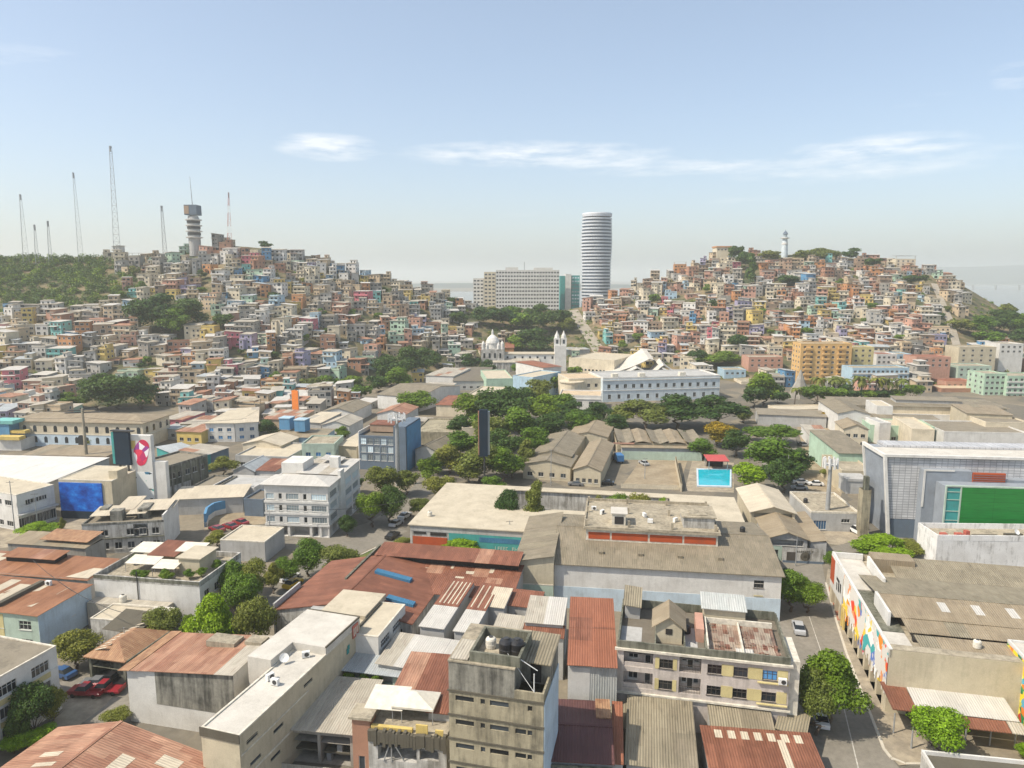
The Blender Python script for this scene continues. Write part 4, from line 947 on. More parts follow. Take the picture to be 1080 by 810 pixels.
b = Bld('red_factory', 'long red roofed factory hall with raised dark louvre monitor along its back', 'factory', 7.0, fl=(372, 619), fr=(543.5, 622), bl=(402, 588), ang=R(-11)); RF = b
T = (7.0, 7.0, 8.2, 8.2); b.walls(M['mid'], T); b.mono(M['rust'], T, .2)
b.part('monitor', M['void'], (.8, b.w - .6, b.d - 3.4, b.d + .3, 7.9, 9.0)); b.mono(M['rust'], (9.3, 9.3, 9.7, 9.7), (.3, .3, .9, .6), box=(.8, b.w - .6, b.d - 3.4, b.d + .3), name='monitor_roof'); m = MB()
for k in range(24): x = .8 + (b.w - 1.4) * k / 23; m.box(x - .05, x + .05, b.d - 3.5, b.d - 3.4, 8.0, 9.1)
m.build('louvre_post', M['rubber'], b.root)
m = MB(); zz = lambda y: 7.0 + 1.2 * y / b.d + .15
for (x, y, w, d_) in ((.62, .55, 2.4, 1.0), (.60, .42, 2.8, .6), (.80, .62, .8, 2.6), (.54, .66, .5, 1.6), (.15, .62, 9, .12), (.93, .2, 1.4, 1.0)): m.sheet([(b.w * x, b.d * y, zz(b.d * y)), (b.w * x + w, b.d * y, zz(b.d * y)), (b.w * x + w, b.d * y + d_, zz(b.d * y + d_)), (b.w * x, b.d * y + d_, zz(b.d * y + d_))], .02)
m.build('patch_sheet', M['beigesheet'], b.root)
b.part('side_parapet', M['mossy'], (-1.0, -.6, -1, b.d + 1.5, 0, 9.0), (-4.0, -1.0, -1.4, -1.0, 0, 8.0))
def strip(lab, h, fl, fr, bk, roof_f, roof_b, split, low=.0, ang=R(-14), lines=0):
    b = Bld('saw_tooth_bay', lab, 'factory bay', h, fl=fl, fr=fr, bl=bk, ang=ang); T = (h - .5, h, h + .5, h); b.walls(M['mid'], (h - .3, h - .3, h + .4, h + .4)); s_ = b.d * split
    zz = lambda y: h - .3 + .7 * y / b.d
    b.mono(roof_f, (zz(0), zz(0), zz(s_), zz(s_)), (.15, .15, .3, 0), box=(0, b.w, 0, s_)); 
    if split < 1: b.mono(roof_b, (zz(s_) + .06, zz(s_) + .06, zz(b.d) + .06, zz(b.d) + .06), (.15, .15, .1, .1), box=(0, b.w, s_, b.d), name='rear_roof')
    if lines:
        m = MB()
        for k in range(lines): x = b.w * (.12 + .76 * k / max(1, lines - 1)); m.sheet([(x, s_ + .6, zz(s_ + .6) + .2), (x + .22, s_ + .6, zz(s_ + .6) + .2), (x + .22, b.d - .8, zz(b.d - .8) + .2), (x, b.d - .8, zz(b.d - .8) + .2)], .02)
        m.build('skylight_strip', M['beigesheet'], b.root)
    return b
strip('factory bay with white front sheets and pale striped red roof, nearest the blue skylights', 8.0, (443, 658), (470, 658.5), (471.9, 613), M['whitesheet'], M['rust'], .42, lines=5)
strip('second factory bay, white front sheets under a pale striped red roof', 8.0, (479, 663), (501, 662), (508, 618), M['whitesheet'], M['rust'], .42, lines=3)
strip('small factory bay roofed wholly in cream sheets', 8.2, (513, 637), (532, 638), (523.7, 621.7), M['beigesheet'], M['beigesheet'], 1)
strip('factory bay under a broad white sheet beside the orange red roof', 8.4, (554, 654), (593, 660), (560.7, 631), M['whitesheet'], M['whitesheet'], 1, ang=R(-9))
strip('short red roofed factory bay against the teal based wall', 7.6, (536, 636), (570, 635), (546, 624), M['rust'], M['rust'], 1)
strip('low factory bay with grey white corrugated sheets behind the concrete tower', 7.3, (520, 662), (550, 663), (530, 650), M['tin'], M['tin'], 1)
strip('low factory bay with plain red roof left of the orange red roof', 7.2, (552, 667), (594, 671), (556, 660), M['rust'], M['rust'], 1, ang=R(-9))
# --- white walled hall with roof penthouse
b = Bld('white_hall', 'big hall with blank white front wall, brown roof and red panelled penthouse', 'hall', 8.5, fl=(584.6, 594), fr=(820.5, 600), d=27, ang=R(-8)); WH = b
b.win('F', b.w * .905, 6.0, 1.7, 1.4, 'bars'); b.win('R', 6, 5, 1.4, 1.2); b.win('R', 15, 5, 1.4, 1.2); b.gable(M['olivetile'], 8.5, 2.2, 'x', .5, ridge=True); b.walls(M['bright'])
b.part('dado', M['paleblue'], (-.02, b.w + .03, -.06, -.003, 0, 4.2)); b.part('vent_sill', M['paleyellow'], (b.w * .885, b.w * .925, -.12, -.07, 4.5, 4.65))
for k in range(4): b.part('roof_vent', M['olivetile'], (b.w * (.2 + .18 * k), b.w * (.2 + .18 * k) + .9, 3.6, 4.4, 9.0, 9.7))
x0, x1, y0, y1, zb, zt = b.w * .135, b.w * .755, 8.5, 25.5, 9.2, 12.3
ph = b.part('penthouse', M['plaster'], (x0, x1, y0, y1, zb, zt)); m = MB(); wl = (x1 - x0)
for k, (a, c) in enumerate(((.02, .185), (.2, .475), (.49, .735), (.75, .985))): m.box(x0 + wl * a, x0 + wl * c, y0 - .06, y0 - .003, 10.35, 11.7)
m.build('red_panel', M['redpaint'], ph)
m = MB(); m.box(x0 - .5, x1 + .5, y0 - .5, y1 + .3, zt + .003, zt + .22); m.build('penthouse_roof', M['roofconc'], ph)
m = MB(); e = .25
m.box(x0 - .4, x1 + .4, y0 - .4, y0 - .4 + e, zt + .23, zt + .55); m.box(x0 - .4, x0 - .15, y0 - .15, y1, zt + .23, zt + .6); m.box(x1 + .15, x1 + .4, y0 - .15, y1, zt + .23, zt + .6); m.box(x0, x1, y1 - .2, y1, zt + .23, zt + .8)
for k in (.0, .33, .66, .985): 
    for y in (y0 + 1, y0 + 9, y1 - 1.5): m.box(x0 + wl * k - .2, x0 + wl * k + .25, y, y + .4, zt + .24, zt + 1.5)
m.build('roof_rim', M['roofconc'], ph)
m = MB(); m.box(x0 + wl * .2, x0 + wl * .305, y0 + 2.0, y0 + 5.5, zt + .24, zt + 2.5); hut = m.build('stair_hut', M['plaster'], ph)
m = MB(); m.box(x0 + wl * .19, x0 + wl * .32, y0 + 1.8, y0 + 5.8, zt + 2.51, zt + 2.7); m.build('hut_roof', M['whiteroof'], ph); m = MB(); m.box(x0 + wl * .22, x0 + wl * .29, y0 + 1.93, y0 + 1.99, zt + .5, zt + 2.0); m.build('hut_door', M['void'], ph)
m = MB(); m.box(x0 + wl * .75, x0 + wl * .985, y0 + 2.5, y0 + 9, zt + .24, zt + 2.3); m.build('machine_room', M['oldwhite'], ph); m = MB(); m.box(x0 + wl * .735, x0 + wl * 1.0, y0 + 2.2, y0 + 9.4, zt + 2.31, zt + 2.55); m.box(x0 + wl * .8, x0 + wl * .93, y0 + 3, y0 + 6, zt + 2.56, zt + 2.7); m.build('machine_room_roof', M['roofconc'], ph)
for i, (x, y, l) in enumerate(((.05, .75, 'left corner'), (.12, .6, 'left'), (.46, .55, 'middle'), (.5, .3, 'middle front'), (.7, .4, 'right'))): ac(b, x0 + wl * x, y0 + 14 * y, zt + .23, 'grey white air conditioner at the %s of the red panelled penthouse roof' % l, i)
# its left wing
L = Bld('hall_wing', 'cream and pale green wing with sloping brown roof left of the white hall', 'hall', 9.4, fl=(544.5, 587), fr=(585.5, 582), d=24, ang=R(-8), zref=9.8)
L.walls(M['beige'], (9.0, 10.3, 10.3, 9.0)); L.mono(M['olivetile'], (9.0, 10.3, 10.3, 9.0), (.4, .1, .4, .4), run='x'); L.part('dado', M['palegreen'], (-.02, L.w - .02, -.06, -.003, 0, 4.6)); L.part('string_course', M['plaster'], (-.02, L.w - .02, -.09, -.003, 4.61, 4.8))
# --- cream roofed courtyard building
b = Bld('courtyard_building', 'courtyard building with wide cream roofs and a red and teal painted street wall', 'building', 6.5, fl=(430, 553), fr=(560, 557.5), bl=(480, 509.5), ang=R(-10)); CY = b
xr, _ = b.px2(781, 540, 6.5); xc0, yc0 = b.px2(523, 534, 6.5); xc1, yc1 = b.px2(640, 523, 6.5); xq, _ = b.px2(708, 540, 6.5); d = b.d
bars = [(0, xr * .56, 0, yc0), (0, xc0, yc0, yc1 + 1), (0, xr, yc1 + 1, d), (xq, xr, yc0 - 7, yc1 + 1)]
m = MB(); [m.box(a + .4, c - .4, e + .4, f - .0 if i != 2 else f - .4, 0, 6.3) for i, (a, c, e, f) in enumerate(bars)]; m.build('wall', M['oldwhite'], b.root)
m = MB(); [m.box(a + (0.001 * i), c - .001 * i, e, f, 6.31, 6.52 + .003 * i) for i, (a, c, e, f) in enumerate(bars)]; m.build('roof', M['creamroof'], b.root)
m = MB(); m.box(1.0, 8.8, .28, .38, 1.6, 3.8); m.build('red_wall_band', M['redpaint'], b.root); m = MB(); m.box(9.2, 30, .28, .38, .4, 5.0); m.build('teal_wall_band', M['teal'], b.root); m = MB(); m.box(.6, 30, .30, .37, 5.02, 6.2); m.build('grey_wall_band', M['mid'], b.root)
m = MB(); m.box(16, 29.5, .24, .275, 3.4, 4.5); m.build('upper_sign', M['bluesheet'], b.root)
b.part('window_band', M['void'], (5.0, 8.6, .27, .36, 4.2, 4.9), (1.2, 4.0, .27, .36, 4.4, 4.9))
def lettering(parent, mat, x0, y, z0, h, n, seed):
    r = random.Random(seed); m = MB(); x = x0; t = h * .17; w = h * .58
    for k in range(n):
        if r.random() < .16: x += w * .9; continue
        m.box(x, x + t, y, y + .03, z0, z0 + h)
        if r.random() < .7: m.box(x + t + .002, x + w, y, y + .03, z0 + h - t, z0 + h)
        if r.random() < .7: m.box(x + t + .002, x + w * .9, y, y + .03, z0 + h * .45, z0 + h * .45 + t)
        if r.random() < .6: m.box(x + t + .002, x + w, y, y + .03, z0, z0 + t)
        if r.random() < .5: m.box(x + w - t, x + w, y, y + .03, z0 + t + .002, z0 + h * .45 - .002)
        x += w * 1.35
    return m.build('wall_lettering', mat, parent)
lettering(b.root, M['palegreen'], 19.5, .235, 1.9, .75, 19, 5)
# --- houses in the middle right
T_ = zoom(780, 490, 6.75)
b = Bld('gabled_house', 'house with clean pale beige gable roof beside the parked cars', 'house', 6.0, fl=(792.6, 539.5), fr=(839, 542), bl=(788, 515.5), ang=R(-8)); b.recess('F', .6, b.w - .6, 4.6, 5.8, 1); b.gable(M['beigesheet'], 6.0, 1.4, 'y', .5); b.walls(M['beige'])
b = Bld('gabled_house', 'house with dark mottled brown gable roof behind the white painted street wall', 'house', 4.6, fl=(810, 567), fr=(853, 571), bl=(793.5, 546), ang=R(-9)); b.recess('F', .8, b.w - .8, 2.6, 4.3, 1.5); b.gable(M['brownfib'], 4.6, 1.4, 'y', .5); b.walls(M['mid'])
b = Bld('side_shed', 'low lean-to with plain brown sheet roof right of the mottled gable', 'shed', 3.6, fl=(855, 571), fr=(872, 572), bl=(846, 541), ang=R(-9)); b.walls(M['mid']); b.mono(M['brownfib'], (3.4, 3.9, 3.9, 3.4), .15, run='x')
b = Bld('street_wall', 'white street wall with black painted lettering and a round emblem', 'wall', 3.3, fl=(826, 577.5), fr=(870, 580), d=.35, ang=R(-7)); b.walls(M['oldwhite']); SW = b
m = MB(); m.lathe([(.75, 0), (1.0, 0), (1.0, .03), (.75, .03)], n=20); o = m.build('emblem', M['darkmould'], b.root); o.location = (b.w * .55, -.005, 1.5); o.rotation_euler = (R(90), 0, 0); m = MB(); m.lathe([(.35, 0), (.35, .03)], n=14); o = m.build('emblem_centre', M['darkmould'], b.root); o.location = (b.w * .55, -.005, 1.5); o.rotation_euler = (R(90), 0, 0)
b.part('dado', M['slate'], (0, b.w, -.05, -.003, 0, .5)); lettering(b.root, M['darkmould'], 2.9, -.04, 2.3, .5, 9, 8); b.part('gate', M['darkframe'], (.8, 2.6, -.06, -.003, .5, 2.4))
b = Bld('street_wall', 'short grey street wall with a barred opening left of the lettered wall', 'wall', 3.1, fl=(809, 576), fr=(825.5, 577.3), d=.3, ang=R(-7)); b.win('F', b.w / 2, .8, 1.6, 1.6, 'bars'); b.walls(M['palegreen'])
b = Bld('corner_shop', 'low flat grey roofed shop with a pale parapet beside the tall steel monopole', 'shop', 4.8, fl=(855.6, 539.5), fr=(906.7, 540.5), bl=(843.7, 518.5), ang=R(-4)); b.win('F', 2.2, .4, 3.0, 2.2, 'plain', 'blueglass'); b.win('F', b.w * .72, 2.2, 2.0, .9); b.walls(M['mid']); b.flat(M['roofconc'], .4, M['plaster'])
tank(b, b.w * .12, b.d * .5, 4.4, 'black water tank on the flat grey shop roof', 'blackplastic', .8)
# --- big grey building with green screen
b = Bld('shopping_centre', 'tall grey panelled shopping centre with white frame and bright green screen wall', 'shopping centre', 20.0, fl=(933, 479.5), w=62, d=13.5, ang=R(-6)); SC = b
def mat_scrim():
    mt, nt, pb = newmat('panel_grid'); uv = nt.add('ShaderNodeTexCoord').outputs['UV']
    br_ = nt.add('ShaderNodeTexBrick', {'Vector': uv, 'Color1': (.56, .56, .56, 1), 'Color2': (.46, .46, .465, 1), 'Mortar': (.27, .275, .285, 1), 'Scale': 1.0, 'Mortar Size': .07, 'Brick Width': 1.3, 'Row Height': .62}, offset=0.0)
    n_ = nt.noise(uv, .3, 4); c = nt.mix(1.0, br_.outputs['Color'], nt.ramp(n_, [(.3, g(.85)), (.7, g(1.12))]), 'MULTIPLY'); nt.l.new(c, pb.inputs['Base Color']); pb.inputs['Roughness'].default_value = .45; return mt
M['scrim'] = mat_scrim()
def mat_greenscreen():
    mt, nt, pb = newmat('green_screen'); uv = nt.add('ShaderNodeTexCoord').outputs['UV']
    br_ = nt.add('ShaderNodeTexBrick', {'Vector': uv, 'Color1': (.010, .18, .026, 1), 'Color2': (.013, .205, .032, 1), 'Mortar': (.008, .14, .02, 1), 'Scale': 1.0, 'Mortar Size': .05, 'Brick Width': 7.0, 'Row Height': 1.9}, offset=0.0)
    n_ = nt.noise(nt.mapping(uv, (.3, 2.5, 1)), 1, 5); c = nt.mix(1.0, br_.outputs['Color'], nt.ramp(n_, [(.3, g(.8)), (.7, g(1.15))]), 'MULTIPLY'); nt.l.new(c, pb.inputs['Base Color']); pb.inputs['Roughness'].default_value = .5; return mt
M['greenscreen'] = mat_greenscreen()
m = MB(); m.hexa([Vector((2.6, 1.2, 0)), Vector((b.w, 1.2, 0)), Vector((b.w, b.d, 0)), Vector((2.6, b.d, 0))], [Vector((.4, 1.2, 19.4)), Vector((b.w, 1.2, 19.4)), Vector((b.w, b.d, 19.4)), Vector((.4, b.d, 19.4))]); m.build('wall', M['bluegreywall'], b.root)
m = MB(); m.face([(2.1, .9, 4.6), (b.w, .9, 4.6), (b.w, .9, 19.1), (.5, .9, 19.1)]); m.face([(2.1, .9, 4.6), (2.1, 1.19, 4.6), (b.w, 1.19, 4.6), (b.w, .9, 4.6)]); m.build('panel_facade', M['scrim'], b.root)
m = MB(); m.hexa([Vector((2.2, .2, 0)), Vector((2.8, .2, 0)), Vector((2.8, 1.0, 0)), Vector((2.2, 1.0, 0))], [Vector((0, .2, 20)), Vector((.6, .2, 20)), Vector((.6, 1.0, 20)), Vector((0, 1.0, 20))]); m.box(.6, b.w, .2, 1.0, 19.4, 20); m.box(0, .6, 1.0, b.d, 19.2, 19.99); m.hexa([Vector((1.9, b.d - .6, 4)), Vector((2.5, b.d - .6, 4)), Vector((2.5, b.d, 4)), Vector((1.9, b.d, 4))], [Vector((0, b.d - .6, 19.1)), Vector((.6, b.d - .6, 19.1)), Vector((.6, b.d, 19.1)), Vector((0, b.d, 19.1))]); m.build('white_frame', M['bright'], b.root)
b.part('roof', M['whiteroof'], (.7, b.w, 1.1, 8.0, 19.42, 19.9)); b.part('roof_louvre', M['scrim'], (3.5, b.w, 8.2, 13.3, 19.42, 20.4)); b.part('base_wall', M['slate'], (2.9, 9.8, .95, 1.15, 0, 4.5))
m = MB(); m.box(8.2, 18.4, -1.6, .88, 0, 17.0); m.box(18.4, b.w, -1.6, .88, 0, 15.2); m.build('dark_block', M['bluegreywall'], b.root)
b.part('white_trim', M['bright'], (8.1, 8.5, -1.75, -1.61, 8.5, 17.2), (8.5, 14.6, -1.75, -1.61, 16.85, 17.2)); b.part('red_louvre', M['redpaint'], (18.5, 25.4, -1.8, -1.3, 13.6, 16.7)); b.part('louvre_line', M['slate'], *[(18.5, 25.4, -1.9, -1.81, 14.2 + .5 * k, 14.28 + .5 * k) for k in range(5)])
m = MB(); m.box(10.9, b.w, -6.0, -1.62, 0, 14.6); gb = m.build('screen_block', M['bluegreywall'], b.root)
m = MB(); m.box(14.2, b.w, -6.25, -6.02, .5, 14.6); m.build('green_screen', M['greenscreen'], gb); m = MB(); m.box(11.2, 14.0, -6.1, -6.02, .5, 14.3); m.build('teal_glazing', M['teal'], gb)
m = MB(); [m.box(11.15, 13.9, -6.2, -6.11, z, z + .15) for z in (.6, 2.7, 4.8, 6.9, 9.0, 11.6, 13.4)]; m.box(10.8, 11.1, -6.3, -6.0, 0, 14.9); m.box(13.91, 14.18, -6.3, -6.11, 0, 14.6); m.box(11.11, b.w, -6.3, -5.8, 14.61, 14.9); m.build('screen_frame', M['palegreen'], gb)
m = MB(); m.box(-5.5, -.2, 7.0, 12.5, 11.5, 12.1); m.box(-5.3, -.2, 7.2, 12.3, 8.4, 11.5); m.build('entrance_bridge', M['mid'], b.root)
# --- white weathered block
b = Bld('weathered_block', 'white block with mould blackened blotches below a junk filled roof', 'building', 8.0, fl=(989, 564.5), bl=(977, 551.5), w=32, ang=R(-2)); b.walls(M['mouldwhite']); b.flat(M['roofconc'], 1.1, M['mouldwhite'])
b.part('roof_junk', M['redmetal'], (4.5, 5.9, 1.2, 2.2, 6.91, 7.9), (6.5, 7.3, 1.4, 2.4, 6.91, 8.4), (2.0, 3.2, 2.0, 3.0, 6.91, 7.6)); b.part('roof_plants_trough', M['darkmould'], (8.0, 13.0, 1.0, 2.0, 6.91, 7.6), (14.5, 18, 1.4, 2.2, 6.91, 7.9))
dish(b, 16.0, .6, 7.9, 'white satellite dish on the edge of the mould blackened white block')
# --- mural building
b = Bld('mural_building', 'long low building with colourful mural on its street side and grey corrugated roofs', 'building', 9.4, fl=(938.5, 685), w=40, d=36, ang=R(-12.5)); MU = b
for k in range(10): b.recess('L', b.d - 33.5 + 3.3 * k + .3 if False else 1.5 + 3.35 * k, 1.5 + 3.35 * k + 2.5, .1, 2.9, 2.2)
b.walls(M['beige']); b.part('roof', M['roofconc'], (.1, b.w - .1, .1, b.d - .1, 8.0, 8.2)); x1 = b.w
b.part('parapet', M['bright'], (-.06, .35, 0, b.d, 8.2, 9.55), (.36, 5.2, b.d - .4, b.d, 8.2, 9.5))
b.part('front_parapet', M['roofconc'], (.36, x1, .02, 1.6, 8.2, 9.45))
b.mono(M['brownfib'], (9.0, 9.0, 9.3, 9.3), 0, box=(4.6, x1, 1.8, 5.2), name='corrugated_roof'); b.part('painted_gap_shade', M['void'], (4.6, x1, 5.25, 6.0, 8.2, 8.6))  # near-black box paints the shade in the gap between the roofs
b.mono(M['brownfib'], (9.2, 9.2, 9.6, 9.6), 0, box=(4.2, x1, 6.1, 9.6), name='corrugated_roof'); b.mono(M['brownfib'], (9.7, 9.7, 10.5, 10.5), 0, box=(2.6, x1, 9.7, 16.0), name='corrugated_roof')
b.mono(M['asbestos'], (10.55, 10.55, 8.9, 8.9), 0, box=(2.4, x1, 16.1, 27.0), name='corrugated_roof'); b.mono(M['asbestos'], (8.9, 8.9, 9.9, 9.9), 0, box=(8.5, x1, 27.1, 34), name='corrugated_roof')
m = MB(); zz = lambda y: 9.7 + .8 * (y - 9.7) / 6.3 + .16
for k in range(5): x = 10.5 + 4.7 * k; m.sheet([(x, 12.2, zz(12.2)), (x + 1.2, 12.2, zz(12.2)), (x + 1.2, 14.8, zz(14.8)), (x, 14.8, zz(14.8))], .03)
m.build('skylight_sheet', M['whitesheet'], b.root)
b.part('mouldy_roof', M['mossy'], (.4, 4.1, 7.5, 21.5, 8.21, 8.5)); b.part('pale_roof', M['whiteroof'], (.4, 4.0, 2.0, 7.4, 8.21, 8.45)); b.part('pale_roof', M['whiteroof'], (.4, 5.0, 22.0, 35.5, 8.21, 8.44)); b.part('inner_parapet', M['bright'], (2.2, 2.6, 9.2, 16.5, 8.51, 10.7), (5.2, 5.6, 23.0, 33.0, 8.2, 10.3))
b.part('roof_house', M['brownfib'], (5.8, 12.5, 31.0, 34.5, 8.2, 10.6))
rows_ = MB(); r7 = random.Random(3); ys = 0.0
pts = []
M['mural'] = mat_art('mural_paint', [srgb(235, 232, 225), srgb(240, 140, 30), srgb(225, 70, 40), srgb(240, 240, 236), srgb(60, 165, 165), srgb(235, 200, 60), srgb(200, 60, 90), srgb(238, 236, 230), srgb(90, 120, 190), srgb(225, 150, 100)], .5, srgb(215, 210, 200), .5)
M['mural2'] = mat_art('flower_mural', [srgb(240, 200, 40), srgb(40, 140, 80), srgb(235, 130, 40), srgb(60, 160, 110), srgb(200, 70, 50), srgb(240, 225, 90), srgb(30, 110, 70), srgb(90, 170, 190)], 1.1, srgb(205, 195, 70), .44)
m = MB(); n = 64; yy = [.1 + (b.d * .72) * k / n for k in range(n + 1)]; zl = [2.95 + (.9 * r7.random() if (k // 2) % 2 else -1.0 * r7.random()) for k in range(n + 1)]
for k in range(n): m.face([(-.10, yy[k + 1], zl[k]), (-.10, yy[k], zl[k]), (-.10, yy[k], 9.3), (-.10, yy[k + 1], 9.3)]); m.face([(-.10, yy[k + 1], zl[k]), (-.10, yy[k], zl[k]), (-.005, yy[k], zl[k]), (-.005, yy[k + 1], zl[k])])
m.build('mural', M['mural'], b.root)
b.part('white_sign_panel', M['bright'], (-.12, -.02, b.d * .74, b.d - .1, 3.2, 9.2)); b.part('red_sign_panel', M['redpaint'], (-.16, -.125, b.d - 3.2, b.d - .3, 4.4, 8.9)); b.part('yellow_column', M['yellow'], (-.3, -.02, b.d * .66, b.d * .66 + .5, 0, 4), (-.3, -.02, b.d * .70, b.d * .70 + .5, 0, 4)); b.part('sign_swirl', M['blackplastic'], (-.16, -.125, b.d * .80, b.d * .82, 4.6, 6.8), (-.155, -.125, b.d * .82, b.d * .86, 6.2, 6.8), (-.155, -.125, b.d * .84, b.d * .855, 4.4, 5.8), (-.16, -.125, b.d * .765, b.d * .785, 5.0, 6.6))
for (bb, x, y, z, l, c_) in ((CY, .12, 6, 6.56, 'pale water tank at the front of the cream courtyard roof', 'canvas'), (WH, .9, 16, 10.4, 'black water tank on the brown roof right of the red panelled penthouse', 'blackplastic'), (MH, .42, 6, 10.95, 'black water tank between the gabled hut and the pink room on the roof terrace', 'blackplastic'), (MU, .3, 3.4, 9.3, 'pale water tank on the front roofs of the mural building', 'canvas')): tank(bb, bb.w * x, y, z, l, c_, .8)
# --- canopy in front of it and the flower mural block
b = Bld('forecourt_canopy', 'forecourt canopy with white roof, red edges and dark shops beneath', 'canopy', 3.6, fl=(968, 749), fr=(1076, 762), bl=(961, 724), ang=R(-12)); b.mono(M['whitesheet'], (3.5, 3.5, 4.2, 4.2), .0); b.mono(M['rust'], (3.0, 3.0, 3.4, 3.4), 0, box=(b.w * .42, b.w * .86, -2.0, -.1), name='red_edge_roof'); b.mono(M['rust'], (3.6, 3.6, 4.0, 4.0), 0, box=(-3.2, -.15, -.6, 5.4), name='red_edge_roof'); b.mono(M['tin'], (3.0, 3.0, 3.4, 3.4), 0, box=(b.w * .87, b.w * 1.02, -2.0, -.1), name='grey_edge_roof'); m = MB()
for k in range(6): x = -2.8 + (b.w + 2.4) * k / 5; m.tube((x, -.3, 0), (x, -.3, 2.95), .1)
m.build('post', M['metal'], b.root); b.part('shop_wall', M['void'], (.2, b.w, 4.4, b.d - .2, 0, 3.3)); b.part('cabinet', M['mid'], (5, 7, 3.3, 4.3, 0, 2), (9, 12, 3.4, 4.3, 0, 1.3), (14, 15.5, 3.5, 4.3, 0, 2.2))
b = Bld('mural_block', 'block whose side wall carries a dense yellow and green flower mural', 'building', 10.2, bl=(1063, 674.5), w=14, d=16, ang=R(-12)); b.walls(M['paleblue']); b.flat(M['whiteroof'], .3, M['bright']); m = MB(); m.face([(-.06, b.d - .05, .3), (-.06, .05, .3), (-.06, .05, 9.8), (-.06, b.d - .05, 9.8)]); m.face([(-.06, .05, .3), (0, .05, .3), (0, .05, 9.8), (-.06, .05, 9.8)]); m.build('mural', M['mural2'], b.root)
b = Bld('low_annex', 'low flat roofed annex with white parapet and blackened roof in the bottom right corner', 'annex', 3.3, bl=(972, 791), br=(1082, 802), d=9); b.walls(M['oldwhite']); b.flat(M['darkmould'], .45, M['bright'])
# ================================================================== blocks on the left of the avenue
S5 = zoom(0, 540, 5.0625)
b = Bld('rust_roof_hall', 'broad hall with brown rusty roof and a raised roof panel, at the left edge', 'hall', 6.0, bl=(-30, 582), br=(116.5, 586.5), fr=(92, 611), ang=R(-9)); b.walls(M['mid'])
b.mono(M['rustbrown'], (5.8, 5.8, 6.4, 6.4), .3); b.mono(M['rustbrown'], (7.2, 7.2, 7.5, 7.5), .2, box=(b.w * .34, b.w * .68, b.d * .55, b.d * .98), name='raised_roof'); b.part('raised_wall', M['void'], (b.w * .35, b.w * .67, b.d * .57, b.d * .96, 6.3, 7.15))
m = MB(); m.sheet([(b.w * .86, .2, 6.1), (b.w * 1.0, .2, 6.1), (b.w * 1.0, b.d * .5, 6.35), (b.w * .94, b.d * .5, 6.35)], .05); m.sheet([(b.w * .02, b.d * .3, 6.2), (b.w * .3, b.d * .3, 6.2), (b.w * .34, b.d * .9, 6.55), (b.w * .12, b.d * .9, 6.55)], .05); m.build('cream_sheet', M['beigesheet'], b.root)
b = Bld('shaded_building', 'long low building with shaded grey wall and a clay roof behind the brown hall', 'building', 6.0, fl=(8, 573), fr=(97, 575), bl=(30, 563), ang=R(-9)); b.walls(M['concrete']); b.mono(M['brownfib'], (6, 6, 6.5, 6.5), .2); b.mono(M['clay'], (6.8, 6.8, 7.4, 7.4), .1, box=(b.w * .38, b.w * .98, b.d * .2, b.d), name='clay_roof')
b = Bld('sky_blue_house', 'two storey house with pale blue side wall, mint front and patched rusty roof', 'house', 7.0, fr=(39.5, 647), br=(92, 615), w=20, ang=R(-9))
b.wins('F', 4, 0, b.w, (4.0, .9), 2.2, 1.5, 'sill'); b.win('R', b.d * .62, 3.2, .7, 1.6); b.walls(M['palegreen'], (7, 6.6, 6.6, 7)); b.mono(M['rustbrown'], (7, 6.6, 6.6, 7), .3); b.part('side_wall', M['paleblue'], (b.w + .003, b.w + .05, -.04, b.d, 0, 6.62)); m = MB()
zz = lambda x: 7 - .4 * x / b.w + .15
for (x, y, w, d_) in ((.5, .15, 1.6, 7), (.62, .5, .9, 4), (.40, .3, 2.2, 6), (.72, .2, 2.4, 2.6), (.25, .5, 2.0, 5), (.86, .55, .6, 3.6)): m.sheet([(b.w * x, b.d * y, zz(b.w * x)), (b.w * x + w, b.d * y, zz(b.w * x + w)), (b.w * x + w, b.d * y + d_, zz(b.w * x + w)), (b.w * x, b.d * y + d_, zz(b.w * x))], .03)
m.build('cream_sheet', M['beigesheet'], b.root); b.part('yellow_pier', M['paleyellow'], (b.w * .62, b.w * .68, -.05, -.003, 0, 6.4)); b.part('roof_trough', M['darkmould'], (b.w * .56, b.w * .6, b.d * .1, b.d * .9, 6.7, 7.5)); ac(b, b.w * .66, b.d * .86, 6.85, 'dark framed air conditioner on the patched rusty roof of the pale blue house')
b = Bld('garden_house', 'white house with leafy roof garden and canvas shelters above a blank front wall', 'house', 8.2, fl=(98.5, 606), fr=(217, 609), br=(256, 583), ang=R(-9)); GH = b
b.wins('R', 4, .5, b.d - .5, (4.6,), 1.5, 1.4, 'plain'); b.walls(M['bright']); b.flat(M['roofconc'], .9, M['oldwhite']); zr = b.zr
b.part('parapet_band', M['mossy'], (0, b.w, -.07, -.035, 7.6, 8.2)); b.mono(M['rust'], (9.5, 9.5, 10.1, 10.1), .2, box=(b.w * .3, b.w * .55, b.d * .5, b.d * .92), name='clay_roof'); b.part('hut', M['beige'], (b.w * .32, b.w * .53, b.d * .55, b.d * .9, zr, 9.5), (b.w * .66, b.w * .86, b.d * .35, b.d * .75, zr, 10.2)); b.part('hut_top', M['creamroof'], (b.w * .64, b.w * .88, b.d * .33, b.d * .77, 10.21, 10.4))
